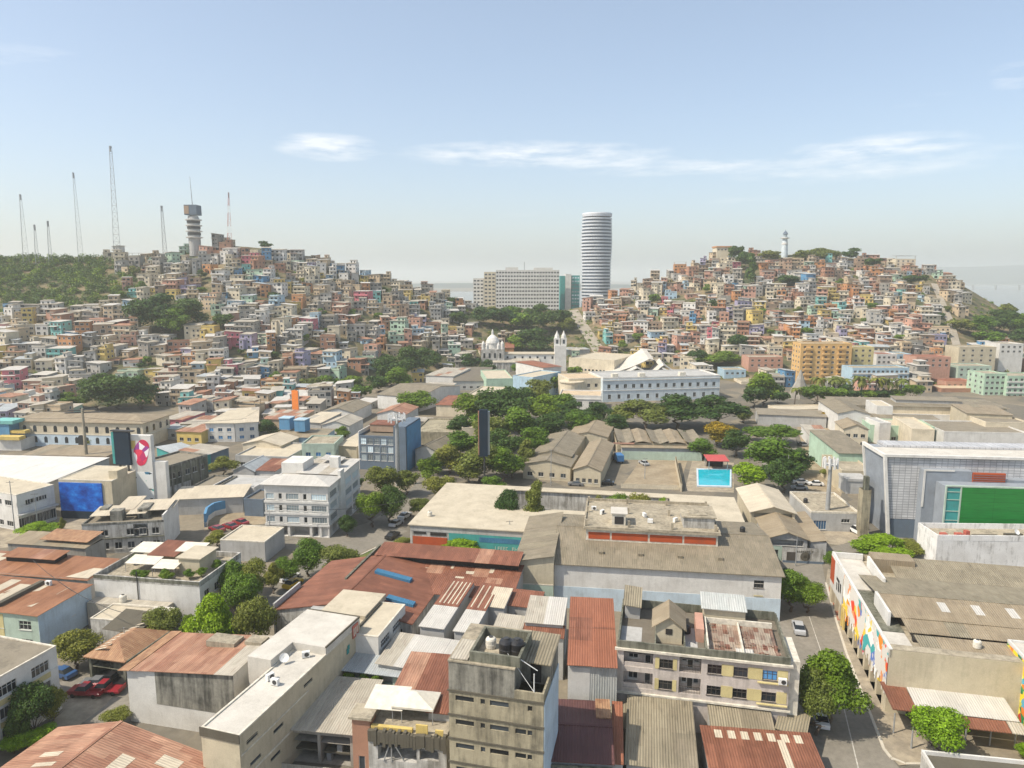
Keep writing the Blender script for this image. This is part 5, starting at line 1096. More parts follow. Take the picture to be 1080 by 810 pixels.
for i, (x, y, sx, sy, h, l) in enumerate(((.04, .62, 5, 4, 1.9, 'white canvas awning at the back left of the roof garden'), (.16, .28, 6, 3, 1.7, 'white canvas awning at the front left of the roof garden'), (.46, .2, 4.5, 3, 1.6, 'beige canvas awning at the front middle of the roof garden'), (.5, .62, 5, 3.5, 2.6, 'white canvas awning above the clay roofed hut in the roof garden'))):
    t = thing('awning', l, 'awning', b.loc(b.w * x, b.d * y, zr), b.ang); m = MB(); m.sheet([(0, 0, h), (sx, 0, h + .1), (sx, sy, h + .6), (0, sy, h + .5)], .05); m.build('canopy', M['canvas'], t)
    for (px_, py_) in ((.1, .1), (sx - .1, .1), (sx - .1, sy - .1), (.1, sy - .1)): m = MB(); m.tube((px_, py_, 0), (px_, py_, h + .05), .05); m.build('leg', M['metal'], t)
for i, (x, y, l) in enumerate(((.36, .12, 'front left'), (.44, .1, 'front'), (.6, .16, 'front middle'), (.66, .1, 'front, beside the beige awning'), (.9, .3, 'right'), (.94, .55, 'far right'), (.12, .55, 'left'), (.82, .2, 'front right'))): tree_at(b.loc(b.w * x, b.d * y, zr), 2.4, 2.0, 'leafy shrub at the %s of the white roof garden' % l, 'round', 'green', 'mid', .05, None, 'bush', 'bush')
b.part('front_shed', M['tin'], (b.w * .02, b.w * .75, -2.6, -.1, 0, 4.2)); tank(b, b.w * .32, -1.3, 4.22, 'pale water tank below the blank wall of the white roof garden house', 'canvas', .9); m = MB(); m.tube((b.w * .42, -.12, 4), (b.w * .42, -.12, 9.4), .08); m.build('pipe', M['darkmetal'], b.root)
b = Bld('flat_roof_annex', 'low annex with flat cream roof beside the roof garden house', 'annex', 4.2, fl=(95, 652), fr=(143, 659), bl=(94, 634), ang=R(-9)); b.walls(M['oldwhite']); b.flat(M['creamroof'], .1, M['plaster']); b.part('white_strip', M['whiteroof'], (b.w * .9, b.w * 1.3, .2, b.d, 4.1, 4.3))
b = Bld('car_port', 'open car port under a tan ribbed hip roof, dark beneath', 'car port', 3.9, fl=(93, 691), fr=(137.5, 692), bl=(103, 657), ang=R(-13))
b.recess('F', .4, b.w - .4, .1, 3.3, 5); b.recess('R', .5, b.d - .5, .1, 3.2, 3); b.walls(M['mossy']); b.hip(M['clay'], 3.9, 1.5); b.part('gutter', M['mossy'], (b.w + .55, b.w + .75, -.3, b.d, 3.4, 4.0)); m = MB()
for k in range(9): y = .6 + (b.d - 1.2) * k / 8; m.sheet([(.6, y, 4.45), (b.w * .42, y, 5.1), (b.w * .42, y + .4, 5.1), (.6, y + .4, 4.45)], .02)
m.build('roof_batten', M['beigesheet'], b.root); b.mono(M['darkmould'], (4.2, 4.2, 5.2, 5.2), 0, box=(-3.5, 3.0, b.d * .75, b.d + 3), name='dark_side_roof')
b = Bld('decayed_house', 'run down white house with stained windows and jumbled flat roofs', 'house', 7.0, fl=(86, 553), fr=(172.4, 548.5), br=(214, 531)); b.wins('F', 6, .5, b.w - .5, (4.0, 1.0), 1.5, 1.5, 'plain', skip=((2, 0),)); b.recess('F', b.w * .62, b.w * .8, 3.6, 6.4, 2); b.walls(M['oldwhite']); b.flat(M['asphaltroof'], .4, M['dirty'])
b.part('side_wall', M['bright'], (b.w + .003, b.w + .05, 0, b.d, 0, 8.2), (b.w - .3, b.w, 0, b.d, 7.05, 8.2)); b.part('floor_band', M['mossy'], (0, b.w, -.3, -.04, 3.4, 3.6)); m = MB()
for (x, y, w, d_, z) in ((.05, .2, 5, 6, 8), (.3, .45, 4, 9, 8.3), (.5, .2, 4, 9, 8.1), (.7, .3, 5, 7, 8.4), (.85, .55, 3, 5, 8)): m.sheet([(b.w * x, b.d * y, z), (b.w * x + w, b.d * y, z), (b.w * x + w, b.d * y + d_, z + .4), (b.w * x, b.d * y + d_, z + .4)], .1)
m.build('sheet_cover', M['beigesheet'], b.root); b.part('roof_room', M['dirty'], (b.w * .3, b.w * .45, b.d * .2, b.d * .4, 6.6, 8.9), (b.w * .62, b.w * .75, b.d * .3, b.d * .7, 6.6, 8.9), (b.w * .1, b.w * .2, b.d * .5, b.d * .8, 6.6, 8.6)); b.part('doorway', M['void'], (b.w * .64, b.w * .68, b.d * .3 - .04, b.d * .3 - .01, 6.7, 8.5))
# --- billboard building, pylon, black screen, mossy block
U = zoom(50, 440, 6.75)
b = Bld('billboard_building', 'building with deep blue billboard covering its front and pale flat roof', 'building', 10.0, fl=(61.5, 505.5), fr=(118, 507), bl=(105, 491), ang=R(-6)); b.walls(M['beige']); b.flat(M['creamroof'], .1, M['plaster'])
def mat_sea():
    mt, nt, pb = newmat('blue_billboard'); uv = nt.add('ShaderNodeTexCoord').outputs['UV']; n_ = nt.noise(nt.mapping(uv, (.35, .5, 1)), 1.0, 6, .65); c = nt.ramp(n_, [(.32, srgb(12, 45, 130)), (.5, srgb(20, 90, 185)), (.62, srgb(30, 120, 210)), (.75, srgb(90, 175, 230))]); nt.l.new(c, pb.inputs['Base Color']); pb.inputs['Roughness'].default_value = .4; return mt
M['sea'] = mat_sea(); m = MB(); m.box(.2, b.w * .82, -.3, -.02, .2, 9.3); m.build('billboard', M['sea'], b.root); b.part('plinth', M['navy'], (.2, b.w * .82, -.4, -.31, 0, 2.0)); b.part('roof_room', M['beige'], (b.w * .86, b.w * 1.02, 2, 6, 9.9, 12))
D_ = 181.0
def at_depth(px, D, z0=0.0): p = PD(px, 400, D); return Vector((p.x, p.y, z0))
def z_at(px, py, D): return PD(px, py, D).z
zt = z_at(140, 459, D_); t = thing('advertising_pylon', 'tall white advertising wall painted with pink splash above and teal swirl below', 'billboard', at_depth(131, D_), R(-6)); wd = 5.9; m = MB(); m.box(0, wd, 0, 1.4, 0, zt); m.build('wall', M['bright'], t)
M['pink_art'] = mat_art('pink_art', [srgb(215, 45, 90), srgb(200, 40, 80), srgb(150, 60, 140), srgb(225, 60, 90), srgb(240, 235, 235), srgb(190, 40, 100)], .55)
M['teal_art'] = mat_art('teal_art', [srgb(225, 235, 232), srgb(70, 170, 160), srgb(225, 230, 230), srgb(60, 120, 150), srgb(100, 190, 170), srgb(170, 150, 190)], .6, srgb(228, 230, 228), .62)
m = MB(); m.poly([(0, 0)], 0, 0) if False else None
ring = [(1.0 + 2.2 + 2.1 * math.cos(a) * (1 + .12 * math.sin(3 * a)), zt - 4.6 + 3.4 * math.sin(a) + .9 * math.cos(a)) for a in [k * math.pi / 14 for k in range(28)]]
m.face([(x, -.06, z) for x, z in ring]); [m.face([(ring[k][0], -.06, ring[k][1]), (ring[k][0], 0, ring[k][1]), (ring[(k + 1) % 28][0], 0, ring[(k + 1) % 28][1]), (ring[(k + 1) % 28][0], -.06, ring[(k + 1) % 28][1])]) for k in range(28)]; m.build('pink_splash', M['pink_art'], t)
m = MB(); m.box(.1, wd - .1, -.05, -.002, 1.0, zt * .5); m.build('teal_swirl', M['teal_art'], t); m = MB(); m.box(.2, 1.6, -.05, -.002, zt - 3.6, zt - 1.4); m.build('yellow_patch', M['yellow'], t); m = MB(); m.box(wd, wd + 3.4, .3, 1.7, 0, zt * .64); m.box(-3.4, -.01, .2, 1.7, 0, zt * .42); m.build('side_wall', M['bright'], t)
m = MB(); [m.box(x, x + .7, -.12, -.052, z, z + .25) for x, z in ((.4, 3), (4.6, 5), (.6, 8), (4.8, 9.3), (4.7, 2.4), (.3, 5.6))]; m.build('bracket', M['darkmetal'], t)
zb, z2 = z_at(122, 490, D_), z_at(122, 455, D_); t = thing('display_screen', 'tall black display board with teal edge standing on the billboard building', 'display', at_depth(114.5, D_, 0), R(-10)); m = MB(); m.box(0, 4.4, 0, .8, zb, z2); m.build('screen', M['navy'], t); m = MB(); m.box(-.7, -.01, -.05, .7, zb + .2, z2 - .2); m.build('edge', M['teal'], t); m = MB(); m.box(-.8, 5.6, -.15, .95, z2 + .01, z2 + .35); m.build('cap', M['darkmetal'], t); m = MB(); m.box(.8, 1.2, .2, .6, 8, zb); m.box(3.2, 3.6, .2, .6, 8, zb); m.build('post', M['darkmetal'], t)
b = Bld('mossy_building', 'long building with moss blackened side wall behind the white advertising wall', 'building', 9.5, fr=(158, 497), br=(193.5, 476), w=11, ang=None if False else R(-22)); b.wins('R', 5, 6, b.d - 1, (5.5,), 1.6, 1.6); b.walls(M['mossy']); b.flat(M['asphaltroof'], .5, M['dirty']); b.part('white_base', M['oldwhite'], (b.w + .003, b.w + .06, .3, b.d * .7, 0, 3.6)); b.part('pier', M['dirty'], *[(b.w + .01, b.w + .25, b.d * k / 6, b.d * k / 6 + .5, 0, 9.2) for k in range(6)]); b.part('sheet_cover', M['whiteroof'], (b.w * .1, b.w * .9, 1, b.d * .35, 9.2, 9.9))
b = Bld('banded_building', 'white two storey building with dark window bands at the left edge below the white roof', 'building', 9.0, fr=(17, 522), br=(56, 511), w=26, ang=R(-22)); b.wins('R', 4, .5, b.d - .5, (6.0,), 3.2, 1.1, 'plain'); b.wins('R', 5, .5, b.d - .5, (.6,), 2.6, 2.4, 'plain'); b.wins('F', 6, 1, b.w - 1, (6.0, .8), 2.8, 1.3); b.walls(M['bright']); b.flat(M['creamroof'], .15, M['plaster']); b.part('canopy', M['mid'], (b.w + .01, b.w + 1.4, -.2, b.d, 3.9, 4.2))
b = Bld('white_roof_hall', 'huge hall under dazzling white flat roof at the left edge', 'hall', 7.0, bl=(-25, 480.5), br=(118, 482.5), d=25, ang=R(-5)); b.walls(M['mid']); b.mono(M['brightsheet'], (6.8, 6.8, 7.2, 7.2), .2)
b = Bld('brown_wall_hall', 'low long hall with dark brown roof strip behind the white roofed hall', 'hall', 5.0, fl=(24, 480), fr=(116, 480), d=12, ang=R(-4)); b.walls(M['brown']); b.mono(M['brownfib'], (5, 5, 5.4, 5.4), .2)
b = Bld('slide_shelter', 'blue and yellow play shelter with slanted yellow chute', 'shelter', 4.0, fl=(-14, 463), fr=(20, 464), d=8, ang=R(-4)); b.walls(M['bright']); b.part('yellow_chute', M['yellow'], (b.w * .35, b.w * 1.05, -1.2, 1.8, 4.0, 5.2), (b.w * .5, b.w * 1.0, 2.5, 5, 5.6, 6.6)); b.part('blue_tower', M['blue'], (1, b.w * .55, 2.2, 7, 4.0, 9.0)); b.part('teal_roof', M['turquoise'], (.4, b.w * .7, 1.8, 7.6, 9.01, 10.2))
b = Bld('colonial_building', 'long cream colonial building with two rows of arched windows', 'building', 9.2, fl=(8, 443.5), fr=(150, 446.5), br=(170, 437)); n = 13
def arched(b, f, t, z, w, h):
    x, y, _ = b.fpt(f, t, z, 0.0); m = MB(); pts = [(-w / 2, 0), (w / 2, 0)] + [(w / 2 * math.cos(a), h - w / 2 + w / 2 * math.sin(a)) for a in [math.pi * k / 6 for k in range(7)]]
    A = [Vector((p, -.06, q)) for p, q in pts]; B_ = [Vector((p, .02, q)) for p, q in pts]; m.hexa(B_[::-1], A[::-1]) if False else m.hexa(A, B_)
    return m
WM = None
for j, z in enumerate((5.4, 1.4)):
    for i in range(n):
        if WM is None: WM = arched(b, 'F', 0, 0, 1.3, 2.3).mesh('window', M['glass'])
        link('window', WM, b.root, (b.w * (i + .6) / n, 0, z))
        if j == 0 and i < 4: link('window', WM, b.root, (b.w, b.d * (i + .6) / 4, z), R(90))
o = link('door', WM, b.root, (b.w * .545, -.08, 0.1)); o.scale = (2.2, 1, 1.9)
b.walls(M['cream']); b.part('lower_wall', M['paleblue'], (0, b.w, -.05, -.003, 0, 4.4)) ; b.band(M['plaster'], 4.45, .25, .15, 'FR'); b.hip(M['brownfib'], 9.2, 1.6, .6)
# --- white hotel
b = Bld('white_hotel', 'four storey white hotel with open ground floor and pale low pitched roofs', 'hotel', 12.4, fl=(278.3, 511), fr=(345.5, 513), br=(383.5, 486)); HO = b
u_ = b.w / 258.0; fz = lambda x: (x - 302) * u_
for z in (9.0, 6.2, 3.4):
    for x0, x1 in ((308, 340), (390, 440), (492, 552)): b.win('F', fz((x0 + x1) / 2), z, round((x1 - x0) * u_, 1), 1.4, 'sill', 'paleglass')
    for x in (366, 466): b.win('F', fz(x), z, .8, 1.4, 'plain')
    b.wins('R', 4, .8, b.d - .8, (z,), b.d / 4 - 1.4, 1.6, 'sill', 'paleglass')
for x0, x1 in ((312, 350), (356, 390), (400, 480), (490, 520), (528, 555)): b.recess('F', fz(x0), fz(x1), .1, 2.6, 3)
for k in range(4): b.recess('R', .7 + (b.d - 1) * k / 4, .7 + (b.d - 1) * (k + .8) / 4, .1, 2.6, 3)
b.walls(M['bright']); b.flat(M['whiteroof'], .1, M['bright'])
for z in (8.1, 5.3, 2.6): b.band(M['bright'], z, .5, .16, 'FR')
k = b.d * .34; m = MB(); e = .7; A = [(-e, -e, 12.6), (b.w + e, -e, 12.6), (b.w + e, k, 12.6), (-e, k, 12.6)]; m.box(-e, b.w + e, -e, k, 12.5, 12.59); pk = [(b.w * .3, k * .5, 13.9), (b.w * .7, k * .5, 13.9)]
m.face([A[0], A[1], pk[1], pk[0]]); m.face([A[2], A[3], pk[0], pk[1]]); m.face([A[1], A[2], pk[1]]); m.face([A[3], A[0], pk[0]]); m.build('hipped_roof', M['whitesheet'], b.root); b.part('painted_eave_shade', M['void'], (-.3, b.w + .1, -.2, k, 12.45, 12.49))  # near-black sheet paints the shade under the roof overhang
b.mono(M['whitesheet'], (12.9, 12.7, 12.7, 12.9), .4, box=(b.w * .3, b.w, k + .6, b.d), name='flat_sheet_roof'); b.part('roof_block', M['bright'], (0, b.w * .36, k + 2, k + 9, 12.4, 15.0)); b.part('chimney_block', M['bright'], (b.w * .7, b.w * .85, b.d * .6, b.d * .68, 12.4, 15.6)); b.part('stair_tower', M['bright'], (b.w - .2, b.w + .5, k - .6, k + 2.2, 0, 14.0)); m = MB(); m.sheet([(b.w * .45, b.d * .75, 14.2), (b.w * .8, b.d * .75, 13.6), (b.w * .8, b.d * .95, 13.6), (b.w * .45, b.d * .95, 14.2)], .12); m.build('roof_sheet', M['whitesheet'], b.root)
# --- blue curved wall, red cars lot, beige deck
t = thing('curved_wall', 'low curved wall painted bright blue beside the white hotel', 'wall', (0, 0, 0)); m = MB(); P_ = [P(x, y, 0) for x, y in ((217, 556), (219, 549), (226, 544), (238, 541), (252, 539), (266, 538), (278, 537))]
for a, c in zip(P_, P_[1:]):
    d = (c - a).normalized(); n_ = Vector((-d.y, d.x, 0)) * .3; m.hexa([a - n_, c - n_, c + n_, a + n_], [q + Vector((0, 0, 3.4)) for q in (a - n_, c - n_, c + n_, a + n_)])
m.build('wall', M['blue'], t); t.location = (0, 0, 0)
m = MB()
for a, c in zip(P_, P_[1:]):
    d = (c - a).normalized(); n_ = Vector((-d.y, d.x, 0)) * .34; m.hexa([a - n_, c - n_, c + n_, a + n_], [q + Vector((0, 0, 1.3)) for q in (a - n_, c - n_, c + n_, a + n_)])
m.build('white_base', M['bright'], t)
b = Bld('flat_deck_building', 'low building with bare beige deck roof in front of the white hotel', 'building', 4.6, fl=(232, 569), fr=(281, 570), bl=(243, 553), ang=R(-8)); b.walls(M['mid']); b.flat(M['creamroof'], .2, M['plaster'])
# --- second line: table of smaller city buildings
def small(lab, cat, h, fl, fr, back, wall, roof, kind='mono', wf=(3, 1), ang=None, wr=(0, 0), rise=1.6, name=None, glass='glass', tops=None, over=.35, run='y', kindw='plain', d=None):
    b = Bld(name or cat.replace(' ', '_'), lab, cat, h, fl=fl, fr=fr, bl=back if d is None else None, d=d, ang=ang); nf, st = wf
    if nf:
        for k in range(st): b.wins('F', nf, .4, b.w - .4, (1.0 + 2.9 * k,), min(1.6, b.w / nf * .55), 1.3, kindw, glass)
    if wr[0]:
        f = 'R' if b.o.x < 0 else 'L'
        for k in range(wr[1]): b.wins(f, wr[0], .4, b.d - .4, (1.0 + 2.9 * k,), min(1.6, b.d / wr[0] * .55), 1.3, kindw, glass)
    if kind == 'gable': b.gable(M[roof], h, rise, run, over); b.walls(M[wall])
    elif kind == 'hip': b.walls(M[wall]); b.hip(M[roof], h, rise)
    elif kind == 'flat': b.walls(M[wall]); b.flat(M[roof], .4, M[wall])
    else: T = tops or (h, h, h + .5, h + .5); b.walls(M[wall], T); b.mono(M[roof], T, over)
    return b
sm = small
b = sm('white two storey shop row with cream roof and blue shutters on its upper floor', 'shop', 7.0, (216.6, 446.5), (247, 446.5), (225, 434), 'bright', 'creamroof', 'mono', (3, 2), glass='blueglass')
b = sm('white two storey shop row with ridged cream roof beside a dark tree', 'shop', 7.0, (247.6, 446.5), (272, 445), (252, 432), 'bright', 'beigesheet', 'mono', (2, 2), glass='blueglass')
sm('pale teal fronted low office with grey roof', 'office', 8.0, (318, 468), (352.5, 468), (320, 459), 'palegreen', 'roofconc', 'flat', (3, 2), glass='blueglass', wr=(2, 2))
b = Bld('glass_office', 'dark framed glass office with four window bands and slate end slab', 'office', 11.0, fl=(378.5, 459), fr=(417.5, 459.5), d=14, ang=R(-10))
for z in (8.2, 5.6, 3.0): b.wins('F', 5, .3, b.w - .3, (z,), b.w / 5 - .5, 2.0, 'plain', 'paleglass')
b.walls(M['slate']); b.flat(M['darkroof'], .4, M['slate']); b.part('end_slab', M['slate'], (b.w + .03, b.w + 4.0, -1.0, b.d, 0, 14.5)); b.part('blue_edge', M['blue'], (b.w + 3.9, b.w + 4.2, 0, b.d, 0, 14.0)); b.part('roof_box', M['brown'], (b.w * .12, b.w * .8, 6, 13, 11, 13.2)); b.part('roof_sheet', M['rust'], (b.w * .1, b.w * .82, 5.8, 13.2, 13.21, 13.4)); b.part('side_parapet', M['bright'], (-.3, -.02, 0, b.d, 0, 12.2))
sm('low white house with dark mottled gable roof right of the glass office', 'house', 6.0, (438, 474), (461, 476), (436, 462), 'mid', 'olivetile', 'gable', (2, 1), ang=R(-20), wr=(1, 1))
sm('flat olive green roofed block above the row of avenue trees', 'building', 7.0, (437, 455), (486, 456), (437, 441), 'olive', 'olive', 'flat', (4, 1))
sm('cream block with two small dark windows beside the big avenue trees', 'building', 8.0, (487, 451), (505, 451), (489, 441), 'cream', 'creamroof', 'flat', (2, 1))
sm('long hall with bright orange tile roof left of the cream block', 'hall', 5.0, (460, 427), (493, 428), (462, 418), 'cream', 'redflat', 'mono', (0, 0))
sm('cream flat roofed block among trees below the white school', 'building', 9.0, (493, 416), (520, 417), (500, 407), 'cream', 'creamroof', 'flat', (3, 2))
sm('pale blue grey three storey school with flat roof', 'school', 11.5, (541, 396), (562, 398), (545, 388), 'sky', 'creamroof', 'flat', (0, 0), wr=(4, 3))
sm('pale green low school wing with flat roof', 'school', 8.5, (513, 399.5), (541, 399), (518, 390), 'mint', 'creamroof', 'flat', (4, 1))
sm('hall with dark brown roof below the domed church', 'hall', 5.0, (478, 402), (516, 402), (480, 388), 'mid', 'darkroof', 'mono', (5, 1))
sm('low white building with pale grey roof left of the dark brown hall', 'building', 6.0, (449, 396), (478, 397), (452, 388), 'bright', 'tin', 'mono', (4, 1))
sm('olive roofed hall with white gable end', 'hall', 6.5, (398, 416), (440, 420), (415, 402), 'bright', 'olivetile', 'gable', (0, 0), ang=R(-24), rise=2.4, run='x')
sm('white hall with long pale roof near the olive roofed hall', 'hall', 5.0, (440, 410), (470, 411), (444, 404), 'paleblue', 'tin', 'mono', (4, 1))
for a in (('pink walled house right of the colonial building', 'house', 6.0, (172, 442), (192, 443), (174, 434), 'pink', 'tin', 'mono', (2, 2)), ('yellow low house with clay roof near the colonial building', 'house', 4.5, (186, 455), (212, 456), (190, 448), 'yellow', 'rustpale', 'mono', (3, 1)), ('grey low house with bluish sheet awning near the colonial building', 'house', 4.0, (171, 452), (186, 453), (174, 446), 'mid', 'bluegrey', 'mono', (2, 1)), ('beige house with pale sheet roof left of the white shop row', 'house', 5.0, (190, 447), (214, 447), (194, 440), 'beige', 'tin', 'mono', (3, 1)),
 ('long hall with teal wall and pale teal roof behind the mossy building', 'hall', 5.5, (196, 484), (222, 479), (206, 466), 'teal', 'bluegrey', 'mono', (0, 0)), ('long hall with slate blue wall right of the teal walled hall', 'hall', 5.5, (221, 479), (241, 472), (228, 464), 'slate', 'tin', 'mono', (0, 0)), ('wide low building with bare beige flat roof above the white hotel', 'building', 4.5, (248, 480), (304, 482), (256, 465), 'mid', 'creamroof', 'flat', (4, 1)), ('low house with pale ridged roof above the wide beige roof', 'house', 5.0, (256, 468), (296, 470), (262, 459), 'cream', 'beigesheet', 'gable', (3, 1)), ('white house with dull red roof left of the white hotel roof', 'house', 4.5, (268, 496), (290, 497), (272, 485), 'bright', 'rust', 'mono', (2, 1)), ('grey gabled house left of the red roofed white house', 'house', 4.5, (246, 496), (268, 497), (248, 485), 'mid', 'bluegrey', 'gable', (2, 1)), ('white walled yard building behind the blue curved wall', 'building', 4.5, (224, 512), (268, 514), (228, 500), 'bright', 'mid', 'flat', (0, 0)), ('ramshackle grey house below the mossy building', 'house', 4.5, (198, 515), (224, 516), (202, 500), 'dirty', 'asphaltroof', 'flat', (3, 1)), ('long shed with curved beige sheet roof above the decayed white house', 'shed', 4.2, (181, 527), (256, 524), (188, 516), 'mid', 'beigesheet', 'mono', (0, 0)), ('dark grey block between the beige shed and the white hotel', 'building', 4.5, (257, 526), (277, 527), (258, 515), 'slate', 'darkroof', 'flat', (0, 0)),
 ('long low blue fronted shop with brown roof above the pale teal office', 'shop', 5.0, (296, 461), (340, 462), (300, 453), 'sky', 'brownfib', 'mono', (4, 1)), ('beige house with pale roof left of the glass office', 'house', 6.0, (356, 470), (376, 471), (360, 456), 'beige', 'creamroof', 'mono', (1, 1)), ('white house with grey gable roof above the glass office', 'house', 5.5, (340, 448), (368, 449), (344, 440), 'bright', 'tin', 'gable', (3, 1)), ('orange brown roofed long house above the blue fronted shop', 'house', 5.0, (276, 442), (312, 443), (280, 433), 'tan', 'rustpale', 'mono', (4, 1)), ('cream roofed workshop right of the orange brown roofed house', 'workshop', 5.0, (316, 445), (338, 446), (320, 435), 'mid', 'beigesheet', 'mono', (2, 1)), ('olive roofed low house under the green ravine', 'house', 5.0, (340, 434), (372, 435), (344, 424), 'white', 'olivetile', 'gable', (3, 1)), ('white low house with salmon roof right of the olive roofed one', 'house', 5.0, (398, 436), (428, 437), (402, 428), 'bright', 'rustpale', 'gable', (3, 1)),
 ('long white flat roofed arcade at the top of the parking street', 'arcade', 4.0, (822, 432), (880, 431), (824, 427), 'cream', 'creamroof', 'flat', (8, 1)), ('dark grey wall like hall along the square by the parking street', 'hall', 4.5, (800, 437), (872, 440), (802, 432), 'mid', 'asphaltroof', 'mono', (0, 0)), ('small white block with grey roof between the brown school roofs', 'building', 8.0, (928, 446), (940, 446), (929, 440), 'bright', 'mid', 'flat', (0, 0)), ('cream stepped block on the brown school compound', 'building', 8.5, (962, 452), (986, 453), (962, 440), 'cream', 'creamroof', 'flat', (1, 1))): small(*a)
t = thing('water_tank', 'big square blue water tank on stilts, left of the blue pair', 'water tank', P(303, 452, 6), R(-10)); m = MB(); m.box(-2, 2, -2, 2, 0, 4); m.build('tank_body', M['blue'], t); m = MB(); m.box(-2.2, 2.2, -2.2, 2.2, 4.01, 4.3); m.build('lid', M['sky'], t)
t2 = copy_tree(t); t2.location = P(319, 454, 6); tag(t2, 'big square blue water tank, right of the blue pair'); t = thing('tarpaulin_screen', 'tall bright orange tarpaulin screen among houses above the blue water tanks', 'screen', P(312, 434, 4), R(-20)); m = MB(); m.box(-1.6, 1.6, -.2, .2, 0, 9); m.build('cloth', M['orangefab'], t); m = MB(); m.tube((-1.7, 0, -4), (-1.7, 0, 9.2), .15); m.tube((1.7, 0, -4), (1.7, 0, 9.2), .15); m.build('post', M['metal'], t)
W8 = [('grey tiled warehouse gable with cream front wall left of the blue truck', 4.6, (551.7, 489), (601, 493), (563, 478), 'beige', 'olivetile'), ('second grey tiled warehouse gable beside the blue truck', 4.8, (605, 495), (634, 496), (626, 467), 'beige', 'brownfib'), ('long grey tiled warehouse roof behind the cream front gable', 5.4, (562, 479), (602, 482), (600, 459), 'beige', 'olivetile'), ('brownish warehouse roof at the back of the grey tiled group', 5.4, (600, 459), (640, 462), (606, 446), 'beige', 'brownfib')]
for i, (l, h, fl, fr, bk, wl, rf) in enumerate(W8): sm(l, 'warehouse', h, fl, fr, bk, wl, rf, 'gable', (4, 1) if i < 2 else (0, 0), ang=R(-14), rise=1.5)
b = Bld('folded_roof_school', 'low building with beige folded butterfly roof among trees above the sports court', 'building', 4.4, fl=(651, 467), fr=(741, 469), d=17, ang=R(-4)); b.wins('F', 9, .5, b.w - .5, (1.0,), 1.6, 1.4); b.walls(M['beige']); n = 5
for k in range(n):
    x0, x1 = b.w * k / n, b.w * (k + 1) / n; xm = (x0 + x1) / 2; z0, z1 = (5.5, 4.5) if k % 2 == 0 else (4.8, 5.3)
    m = MB(); m.sheet([(x0, -.8, z0), (xm, -.8, z1), (xm, b.d, z1 + .8), (x0, b.d, z0 + .5)], .15); m.sheet([(xm, -.8, z1), (x1, -.8, z0), (x1, b.d, z0 + .5), (xm, b.d, z1 + .8)], .15); m.build('folded_roof', M['brownfib' if k % 2 else 'olivetile'], b.root)
b.part('red_fascia', M['salmon'], (-1.5, b.w * .2, -1.0, -.82, 4.2, 4.7))
sm('long low shed with brown sheet roof behind the green sports wall', 'shed', 3.6, (656, 472), (737, 474), (656, 464), 'mid', 'brownfib', 'mono', (0, 0), ang=R(-4))
b = Bld('green_wall', 'pale green boundary wall along the back of the sports court', 'wall', 2.8, fl=(656, 476), fr=(741, 478), d=.4, ang=R(-4)); b.walls(M['palegreen'])
b = Bld('court_wall', 'beige wall between the sports court and the swimming pool', 'wall', 2.4, fl=(718, 510), bl=(729, 482), w=.4, ang=R(-10)); b.walls(M['beige'])
b = Bld('court_fence', 'low cream wall along the near side of the sports court', 'wall', 1.2, fl=(655, 510.5), fr=(717, 513), d=.3, ang=R(-6)); b.walls(M['cream'])
# --- pool and pavilion
pc = [P(x, y, 0) for x, y in ((735, 513.5), (771.5, 514.5), (771.5, 495.5), (734.5, 495))]
t = thing('swimming_pool', 'bright turquoise swimming pool with pale rim', 'swimming pool', pc[0], R(-3)); L_ = (pc[1] - pc[0]).length; Dp = (pc[3] - pc[0]).length
M['pool'] = mat_plain('pool_water', (.015, .40, .50, 1), .08, var=.1, scale=.6); t.rotation_euler = (0, 0, 0); po = [q - pc[0] for q in pc]; ce = sum(po, Vector()) / 4; pi_ = [q + (ce - q).normalized() * 1.1 for q in po]; m = MB(); m.poly([(q.x, q.y) for q in pi_], .02, .22); m.build('water', M['pool'], t); m = MB(); [m.poly([po[k].xy, po[(k + 1) % 4].xy, pi_[(k + 1) % 4].xy, pi_[k].xy], 0, .34) for k in range(4)]; m.build('rim', M['paleblue'], t); ground_poly('pool_deck', [(722, 518), (774, 519.5), (774, 488), (730, 486)], .016, M['pave'])
b = Bld('pavilion', 'small open pavilion with red flat roof beside the pool', 'pavilion', 3.2, fl=(747.5, 486), fr=(768.5, 486.5), d=6, ang=R(-3)); b.mono(M['redflat'], (3.1, 3.1, 3.5, 3.5), .3); M['redroof'] = mat_plain('red_roof', (.45, .075, .07, 1), .6); b.root.children[0].data.materials[0] = M['redroof']; m = MB(); [m.tube((x, y, 0), (x, y, 3.0), .12) for x in (.2, b.w - .2) for y in (.2, b.d - .2)]; m.build('post', M['metal'], b.root); b.part('back_wall', M['void'], (.5, b.w - .5, b.d - 1, b.d - .8, 0, 2.8))
